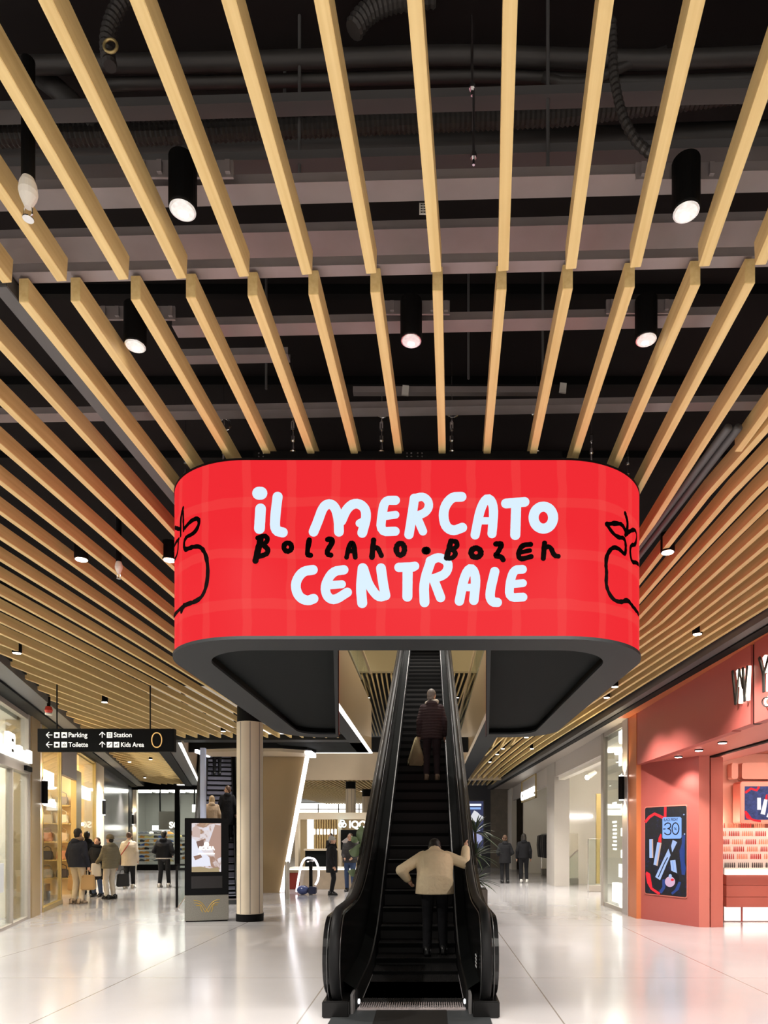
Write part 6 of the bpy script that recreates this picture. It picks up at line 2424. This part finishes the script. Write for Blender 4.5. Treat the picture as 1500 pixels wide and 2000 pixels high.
def person(loc, face, label, top, trousers, hair, shoes, h=1.72, lean=0.0, skirt=None, coat=0.82, hands=None, elbows=None, feet=None, hairstyle='short', hat=None,
           bulk=1.0, turn=0.0, hood=True, voxel=0.011, belt=None, collar=None, fine=False, head_fwd=0.0, group=None, knees=None):
    s = h / 1.72
    rt = empty('person', loc, label, 'person', group, rot=(0, 0, radians(face)))
    rt.scale = (s, s, s)
    pel = Vector((0, 0, 0.93))
    ca, sa = cos(lean), sin(lean)

    def T(p):
        p = Vector(p)
        if p.z <= 0.93:
            k = max(0.0, min(1.0, (p.z - 0.80) / 0.13))
        else:
            k = 1.0
        q = p - pel
        r = Vector((q.x, q.y * ca + q.z * sa, -q.y * sa + q.z * ca)) + pel
        return p.lerp(r, k)

    def T1(p):
        q = Vector(p) - pel
        return Vector((q.x, q.y * ca + q.z * sa, -q.y * sa + q.z * ca)) + pel
    hd = T1((0, 0.015 + head_fwd, 1.60 - abs(head_fwd) * 0.3))
    nb = T1((0, -0.01, 1.45))
    sh = {-1: T1((-0.158, -0.005, 1.375)), 1: T1((0.158, -0.005, 1.375))}
    hands = hands or {}
    elbows = elbows or {}
    wr, el = {}, {}
    for sd in (-1, 1):
        wr[sd] = Vector(hands[sd]) if sd in hands else T1((sd * 0.238, 0.05, 0.87))
        if sd in elbows:
            el[sd] = Vector(elbows[sd])
        elif sd in hands:
            mid = (sh[sd] + wr[sd]) / 2
            dd = (wr[sd] - sh[sd]).length
            off = sqrt(max(0.0, 0.28 ** 2 - (dd / 2) ** 2))
            el[sd] = mid + Vector((sd * 0.45, -0.75, -0.5)).normalized() * off
        else:
            el[sd] = T1((sd * 0.228, -0.035, 1.12))
    feet = feet or {}
    ft, kn, hp = {}, {}, {}
    for sd in (-1, 1):
        hp[sd] = Vector((sd * 0.088, 0, 0.90))
        ft[sd] = Vector(feet[sd]) if sd in feet else Vector((sd * 0.10, -0.01, 0.085))
        if knees and sd in knees:
            kn[sd] = Vector(knees[sd])
        else:
            mid = (hp[sd] + ft[sd]) / 2
            dd = (hp[sd] - ft[sd]).length
            kn[sd] = mid + Vector((sd * 0.01, 1, 0)) * (0.02 + sqrt(max(0, 0.41 ** 2 - (dd / 2) ** 2)))
    M_H = Matrix.Rotation(turn, 3, 'Z')

    def H(p):
        return hd + Matrix.Rotation(-lean * 0.6, 3, 'X') @ (M_H @ Vector(p))
    # the body: one continuous skin
    bm = bm_new()
    ell(bm, H((0, 0, 0.02)), (0.076, 0.095, 0.105))
    ell(bm, H((0, 0.03, -0.05)), (0.056, 0.062, 0.062))
    ell(bm, H((0, 0.098, -0.012)), (0.013, 0.02, 0.022), 8, 6)
    for sd in (-1, 1):
        ell(bm, H((sd * 0.078, -0.005, 0.0)), (0.012, 0.022, 0.032), 8, 6)
    capsule(bm, nb - Vector((0, 0, 0.05)), 0.056, H((0, -0.015, -0.04)), 0.05)
    loft(bm, [(0.86, 0.13, 0.09, 0, 0), (1.0, 0.13, 0.085, 0, 0), (1.2, 0.15, 0.095, 0, 0), (1.38, 0.16, 0.085, 0, 0), (1.45, 0.06, 0.05, 0, 0)], T1)
    for sd in (-1, 1):
        capsule(bm, sh[sd], 0.05, el[sd], 0.04)
        capsule(bm, el[sd], 0.038, wr[sd], 0.027)
        d = (wr[sd] - el[sd]).normalized()
        side = d.cross(Vector((sd * 1.0, 0.2, 0))).normalized()
        nrm = d.cross(side).normalized()
        pc = wr[sd] + d * 0.05
        capsule(bm, wr[sd] + d * 0.015, 0.026, pc + d * 0.02, 0.03)
        for f in range(4):
            base = pc + d * 0.03 + side * (0.024 - 0.016 * f)
            L = (0.036, 0.042, 0.039, 0.03)[f]
            cu = nrm * (-sd)
            k1 = base + d * L
            k2 = k1 + (d * 0.8 + cu * 0.6).normalized() * L * 0.7
            capsule(bm, base, 0.0095, k1, 0.009, 8)
            capsule(bm, k1, 0.009, k2, 0.0078, 8)
        tb = wr[sd] + d * 0.025 + side * 0.022
        t1 = tb + (d * 0.7 + side * 0.7).normalized() * 0.035
        capsule(bm, tb, 0.012, t1, 0.0105, 8)
        capsule(bm, t1, 0.0105, t1 + (d * 0.95 + side * 0.2).normalized() * 0.03, 0.009, 8)
        capsule(bm, hp[sd], 0.075, kn[sd], 0.05)
        capsule(bm, kn[sd], 0.05, ft[sd], 0.034)
        capsule(bm, ft[sd] - Vector((0, 0.02, 0.04)), 0.03, ft[sd] + Vector((0, 0.12, -0.055)), 0.024)
    bake('body', bm, M_SKIN, rt, min(voxel, 0.0085) if not fine else 0.006, 3)
    for sd in (-1, 1):
        obj('eye', ell(bm_new(), H((sd * 0.031, 0.087, 0.022)), (0.012, 0.008, 0.007), 8, 6), mat('eye_dark', (0.03, 0.02, 0.018), 0.2), rt, smooth=True)
    obj('mouth', ell(bm_new(), H((0, 0.088, -0.052)), (0.022, 0.007, 0.005), 8, 6), mat('lips', (0.40, 0.14, 0.11), 0.4), rt, smooth=True)
    # hair / hat
    bm = bm_new()
    if hat is None:
        ell(bm, H((0, -0.018, 0.038)), (0.085, 0.098, 0.10))
        if hairstyle == 'long':
            ell(bm, H((0, -0.065, -0.05)), (0.082, 0.05, 0.13))
            ell(bm, H((0, -0.085, -0.16)), (0.085, 0.04, 0.13))
            for sd in (-1, 1):
                ell(bm, H((sd * 0.072, -0.01, -0.06)), (0.025, 0.05, 0.11))
        elif hairstyle == 'bob':
            ell(bm, H((0, -0.045, -0.03)), (0.092, 0.07, 0.09))
        elif hairstyle == 'bun':
            ell(bm, H((0, -0.09, 0.09)), (0.05, 0.045, 0.045))
        else:
            ell(bm, H((0, -0.05, -0.03)), (0.068, 0.05, 0.07))
        bake('hair', bm, hair, rt, 0.009, 2)
    else:
        ell(bm, H((0, -0.01, 0.05)), (0.09, 0.105, 0.095))
        bmesh.ops.delete(bm, geom=[v for v in bm.verts if v.co.z < H((0, 0, 0.02)).z], context='VERTS')
        tube(bm, [H((0.089 * cos(t), -0.01 + 0.104 * sin(t), 0.025)) for t in [2 * pi * k / 20 for k in range(20)]], 0.018, 8, closed=True)
        obj('hat', bm, hat, rt, smooth=True)
        bm = ell(bm_new(), H((0, -0.06, -0.03)), (0.066, 0.04, 0.06))
        obj('hair', bm, hair, rt, smooth=True)
    # trousers
    bm = bm_new()
    ell(bm, (0, 0, 0.92), (0.165 * bulk ** 0.5, 0.125, 0.14))
    for sd in (-1, 1):
        capsule(bm, hp[sd], 0.098, kn[sd], 0.07)
        capsule(bm, kn[sd], 0.07, ft[sd] + Vector((0, 0, 0.02)), 0.058)
    bake('trousers', bm, trousers, rt, voxel, 5)
    # shoes
    for sd in (-1, 1):
        bm = bm_new()
        f = ft[sd]
        z0 = f.z - 0.085
        prof = [(-0.09, 0), (0.18, 0), (0.185, 0.03), (0.13, 0.06), (0.06, 0.085), (0.04, 0.13), (-0.07, 0.13), (-0.095, 0.06)]
        prism(bm, [(f.y + a, z0 + b) for a, b in prof], f.x - 0.047, f.x + 0.047, 'x')
        bmesh.ops.bevel(bm, geom=list(bm.edges), offset=0.014, segments=2, affect='EDGES')
        obj('shoe', bm, shoes, rt, smooth=True)
    # jacket or coat
    bm = bm_new()
    B = bulk
    zs = coat
    rings = [(zs, 0.205 * B, 0.15 * B, 0, 0)]
    if zs < 0.75:
        rings.append((0.75, 0.20 * B, 0.152 * B, 0, 0))
    rings += [(max(0.93, zs + 0.04), 0.195 * B, 0.150 * B, 0, 0), (1.1, 0.19 * B, 0.145 * B, 0, 0), (1.25, 0.20 * B, 0.150 * B, 0, 0.0), (1.34, 0.205 * (0.5 + 0.5 * B), 0.130 * B, 0, -0.005), (1.40, 0.185, 0.112, 0, -0.008), (1.435, 0.14, 0.10, 0, -0.008), (1.47, 0.088, 0.085, 0, -0.005), (1.51, 0.078, 0.078, 0, 0)]
    loft(bm, rings, T)
    for sd in (-1, 1):
        capsule(bm, sh[sd], 0.072 * (0.5 + 0.5 * B), el[sd], 0.064 * (0.4 + 0.6 * B))
        capsule(bm, el[sd], 0.064 * (0.4 + 0.6 * B), wr[sd] - (wr[sd] - el[sd]).normalized() * 0.01, 0.05 * (0.5 + 0.5 * B))
    if hood:
        ell(bm, T1((0, -0.085, 1.44)), (0.11, 0.06, 0.075))
    bake('jacket', bm, top, rt, voxel, 5)
    if belt is not None:
        bm = loft(bm_new(), [(coat - 0.012, 0.197 * B, 0.146 * B, 0, 0), (coat + 0.02, 0.203 * B, 0.151 * B, 0, 0)], T)
        obj('hem_band', bm, belt, rt, smooth=True)
    if collar is not None:
        bm = tube(bm_new(), [T1((0.085 * cos(t), 0.0 + 0.085 * sin(t), 1.475 + 0.02 * sin(t * 1.0 + 1))) for t in [2 * pi * k / 20 for k in range(20)]], 0.05, 10, closed=True)
        obj('scarf', bm, collar, rt, smooth=True)
    rt_world = Matrix.Translation(Vector(loc)) @ Matrix.Rotation(radians(face), 4, 'Z') @ Matrix.Scale(s, 4)
    return rt, {'wr': {k: rt_world @ v for k, v in wr.items()}, 'M': rt_world, 'T1': T1, 'sh': sh}


HB = mat('hair_dark', (0.015, 0.011, 0.009), 0.5)
HBR = mat('hair_brown', (0.09, 0.045, 0.025), 0.5)
HGR = mat('hair_grey', (0.22, 0.19, 0.17), 0.6)
HBL = mat('hair_blond', (0.42, 0.30, 0.17), 0.55)
BLK = cloth('black_cloth', (0.012, 0.012, 0.014))
NAVY = cloth('navy_cloth', (0.022, 0.023, 0.033))
BEIGE = cloth('beige_cloth', (0.52, 0.43, 0.31))
OLIVE = cloth('olive_puffer', (0.17, 0.15, 0.10), 9)
CREAMC = cloth('cream_wool', (0.60, 0.52, 0.41))
CREAMJ = cloth('cream_jacket', (0.72, 0.58, 0.38), 0, 0.7)
PLUM = cloth('plum_coat', (0.055, 0.035, 0.038), 6)
PLUMT = cloth('plum_trousers', (0.05, 0.036, 0.04))
JEANS = cloth('jeans', (0.05, 0.08, 0.16))
GREYD = cloth('grey_puffer', (0.06, 0.058, 0.06), 9)
SHW = mat('shoe_white', (0.7, 0.68, 0.64), 0.5)
SHB = mat('shoe_black', (0.015, 0.015, 0.015), 0.4)
SHT = mat('shoe_tan', (0.35, 0.26, 0.18), 0.5)


def at(px, py):
    Y = FY(py)
    return (XA(px, Y), Y, 0)


# on the big escalator: person in the cream jacket stooping forward, hand on the right rail
yw_ = 8.55
zst = step_z(yw_ + 0.2)
zst = 0.0
sy_ = 6.75
while sy_ + 0.43 < yw_ + 0.02:
    sy_ += 0.4
zst = step_z(sy_ + 0.2)
pj_loc = (0.06, sy_ + 0.2, zst)
rail_x = EX + 0.665
rail_w = Vector((rail_x, sy_ + 0.62, 0))
rail_w.z = hand_z(rail_w.y) + 0.045
sc_ = 1.66 / 1.72
loc_h = (rail_w - Vector(pj_loc)) / sc_
wl_ = Vector((loc_h.x - 0.03, loc_h.y - 0.06, loc_h.z + 0.03))
person(pj_loc, 0, 'person in a cream jacket stooping forward low on the big escalator', CREAMJ, BLK, HB, SHB, h=1.66, lean=0.70, coat=0.80, bulk=1.25,
       hands={1: wl_, -1: (-0.36, 0.14, 0.98)}, elbows={-1: (-0.44, 0.06, 1.10), 1: (0.40, wl_.y - 0.16, wl_.z - 0.20)}, hairstyle='bob', head_fwd=0.06, voxel=0.009, fine=True, hood=False,
       feet={-1: (-0.10, -0.03, 0.085), 1: (0.11, 0.08, 0.085)})
# higher up: person in plum coat with pale scarf and a bag
y_ = 13.95
sy_ = 6.75
while sy_ + 0.43 < y_ + 0.02:
    sy_ += 0.4
pl_loc = (0.035, sy_ + 0.2, step_z(sy_ + 0.2))
_, inf = person(pl_loc, 0, 'person in a dark plum coat and pale scarf high on the big escalator', PLUM, PLUMT, HGR, SHT, h=1.84, coat=0.78, bulk=1.05, collar=mat('pale_scarf', (0.62, 0.56, 0.48), 0.8), turn=-0.5, hairstyle='short')
wp = inf['wr'][-1]
bm = bm_new()
prism(bm, [(-0.03, 0.03), (0.03, 0.03), (0.17, -0.5), (0.12, -0.56), (-0.17, -0.55), (-0.19, -0.48)], -0.05, 0.05, 'y')
bmesh.ops.bevel(bm, geom=list(bm.edges), offset=0.02, segments=2, affect='EDGES')
o = obj('shopping_bag', bm, cloth('bag_cream', (0.55, 0.46, 0.27)), smooth=True)
o.location = (wp.x - 0.05, wp.y, wp.z - 0.06)
tag(o, 'cream cloth bag held by the person high up on the big escalator', 'bag')

# group at the left
_, i1 = person(at(152, 1765), -14, 'man in dark navy jacket and beige trousers seen from behind in the left group', NAVY, BEIGE, HB, SHT, h=1.80, bulk=1.12, coat=0.84, collar=mat('brown_collar', (0.22, 0.13, 0.07), 0.8))
person(at(172, 1746), 40, 'dark haired man half hidden behind the man with beige trousers', BLK, BLK, HB, SHB, h=1.76, lean=0.12, turn=-0.6, coat=0.8)
_, i3 = person(at(190, 1751), 180, 'woman in a long black coat facing the camera in the left group', BLK, JEANS, HBR, SHB, h=1.58, coat=0.5, hands={-1: (-0.14, 0.25, 1.0), 1: (0.2, 0.28, 1.02)}, hairstyle='bob', collar=BLK)
_, i4 = person(at(215, 1756), 62, 'person in olive puffer jacket, cap and pale trousers, sideways in the left group', OLIVE, cloth('pale_trousers', (0.56, 0.51, 0.42)), HB, SHB, h=1.66, bulk=1.12, coat=0.82, hat=cloth('olive_cap', (0.16, 0.13, 0.08)), hands={-1: (-0.15, 0.32, 0.98)})
_, i5 = person(at(252, 1735), 8, 'woman in a cream jacket with a red shoulder strap walking away on the left', CREAMC, BLK, HBR, SHW, h=1.74, bulk=1.18, coat=0.70, hairstyle='bun', feet={-1: (-0.08, -0.10, 0.10), 1: (0.09, 0.12, 0.085)}, hood=False)
person(at(320, 1733), 5, 'man in black jacket and ripped black trousers walking away towards the shoe shop', BLK, cloth('black_jeans', (0.02, 0.02, 0.022)), HB, SHW, h=1.80, bulk=1.2, coat=0.88, feet={-1: (-0.11, -0.04, 0.085), 1: (0.12, 0.10, 0.085)}, belt=mat('white_hem', (0.55, 0.52, 0.48), 0.8),
       hands={-1: (-0.2, 0.16, 1.02), 1: (0.22, 0.14, 1.0)})
# bags of the group
def carry(name, c, wd, hg, dp, m, label, rot=0.0, handle=True, mh=None):
    rt = empty(name, c, label, 'bag', rot=(0, 0, rot))
    obj('body', bag_mesh(wd, hg, dp), m, rt)
    if handle:
        obj('handle', tube(bm_new(), [(-wd * 0.25, 0, hg * 0.95), (-wd * 0.2, 0, hg * 1.25), (0, 0, hg * 1.38), (wd * 0.2, 0, hg * 1.25), (wd * 0.25, 0, hg * 0.95)], 0.008, 6), mh or m, rt)
    return rt


KRAFT = mat('kraft_paper', (0.42, 0.26, 0.11), 0.8)
g_ = i1['wr'][1]
carry('paper_bag', (g_.x + 0.0, g_.y, g_.z - 0.58), 0.32, 0.36, 0.14, KRAFT, 'brown paper bag held by the man in beige trousers at his right', 0.3)
g_ = i1['wr'][-1]
carry('paper_bag', (g_.x + 0.06, g_.y + 0.05, g_.z - 0.60), 0.28, 0.38, 0.14, mat('kraft_orange', (0.5, 0.28, 0.1), 0.8), 'orange brown paper bag at the left side of the man in beige trousers', 0.2)
g_ = i4['wr'][-1]
carry('white_bag', (g_.x - 0.03, g_.y, g_.z - 0.36), 0.26, 0.34, 0.1, mat('bag_white', (0.72, 0.68, 0.6), 0.6), 'white bag held in front of the olive puffer jacket', 0.5, handle=False)
g_ = i4['wr'][1]
carry('dark_bag', (g_.x + 0.12, g_.y + 0.1, 0.3), 0.32, 0.34, 0.14, mat('bag_black', (0.015, 0.014, 0.014), 0.5), 'dark bag hanging behind the person in pale trousers', 0.6)
c5 = Vector(at(252, 1735))
sbm = bm_new()
strap_pts = [i5['M'] @ Vector(p) for p in ((0.06, -0.15, 1.43), (0.0, -0.20, 1.30), (-0.12, -0.205, 1.12), (-0.235, -0.15, 0.98), (-0.27, -0.04, 0.92))]
sb = empty('shoulder_bag', tuple(strap_pts[-1]), 'small shoulder bag on a red strap worn by the woman in the cream jacket', 'bag')
obj('strap', tube(bm_new(), [p - strap_pts[-1] for p in strap_pts], 0.016, 8), mat('strap_red', (0.45, 0.07, 0.05), 0.6), sb)
o = obj('body', bag_mesh(0.2, 0.26, 0.1), mat('bag_brown', (0.08, 0.045, 0.035), 0.5), sb)
o.location = (-0.03, 0.0, -0.2)
# right aisle pair
person(at(986, 1725), 4, 'person in dark knee length jacket walking away on the right, left one of the pair', BLK, BLK, HBR, SHB, h=1.66, bulk=1.12, coat=0.72, hands={-1: (-0.2, 0.15, 1.0), 1: (0.2, 0.15, 1.0)})
person(at(1023, 1724), -4, 'long haired person in black walking away on the right, right one of the pair', BLK, BLK, HB, SHW, h=1.72, bulk=1.0, coat=0.86, hairstyle='long')
# middle distance
_, i9 = person(at(648, 1748), -80, 'woman in black with a grey knitted cap standing sideways before the cafe counter', BLK, BLK, HGR, SHB, h=1.62, bulk=1.12, coat=0.66, hat=cloth('grey_knit', (0.42, 0.40, 0.38)))
g_ = i9['wr'][1]
person(at(684, 1741), 172, 'person in dark grey puffer jacket and jeans partly behind the broad leaf plant', GREYD, JEANS, HBR, SHB, h=1.70, bulk=1.15, coat=0.86, hands={-1: (-0.12, 0.2, 1.0), 1: (0.12, 0.2, 1.0)})
person((XA(634, 27.2), 28.9, 0.0), 150, 'dark haired barista in black behind the cafe counter', BLK, BLK, HB, SHB, h=1.75, hood=False)
# on the second escalator
def on_second(px, local_y, dx=0):
    sy = 6.75
    while sy + 0.43 < local_y:
        sy += 0.4
    q = e2.location + Matrix.Rotation(E2A, 3, 'Z') @ Vector((dx, sy + 0.2, 0))
    return (q.x, q.y, step_z(sy + 0.2))


l1 = on_second(427, 11.0, -0.22)
person(l1, 17, 'blond long haired person in a long beige coat on the second escalator', cloth('camel_coat', (0.48, 0.36, 0.25)), BLK, HBL, SHB, h=1.66, coat=0.45, hairstyle='long', bulk=1.08)
l2 = on_second(449, 11.5, 0.25)
person(l2, 17, 'person in black with light hair on the second escalator beside the column', BLK, BLK, HBR, SHB, h=1.80, coat=0.5, turn=1.2)
l3 = on_second(430, 16.0, -0.1)
person(l3, 17, 'person high on the second escalator of whom only dark legs show', BLK, BLK, HB, SHB, h=1.75)
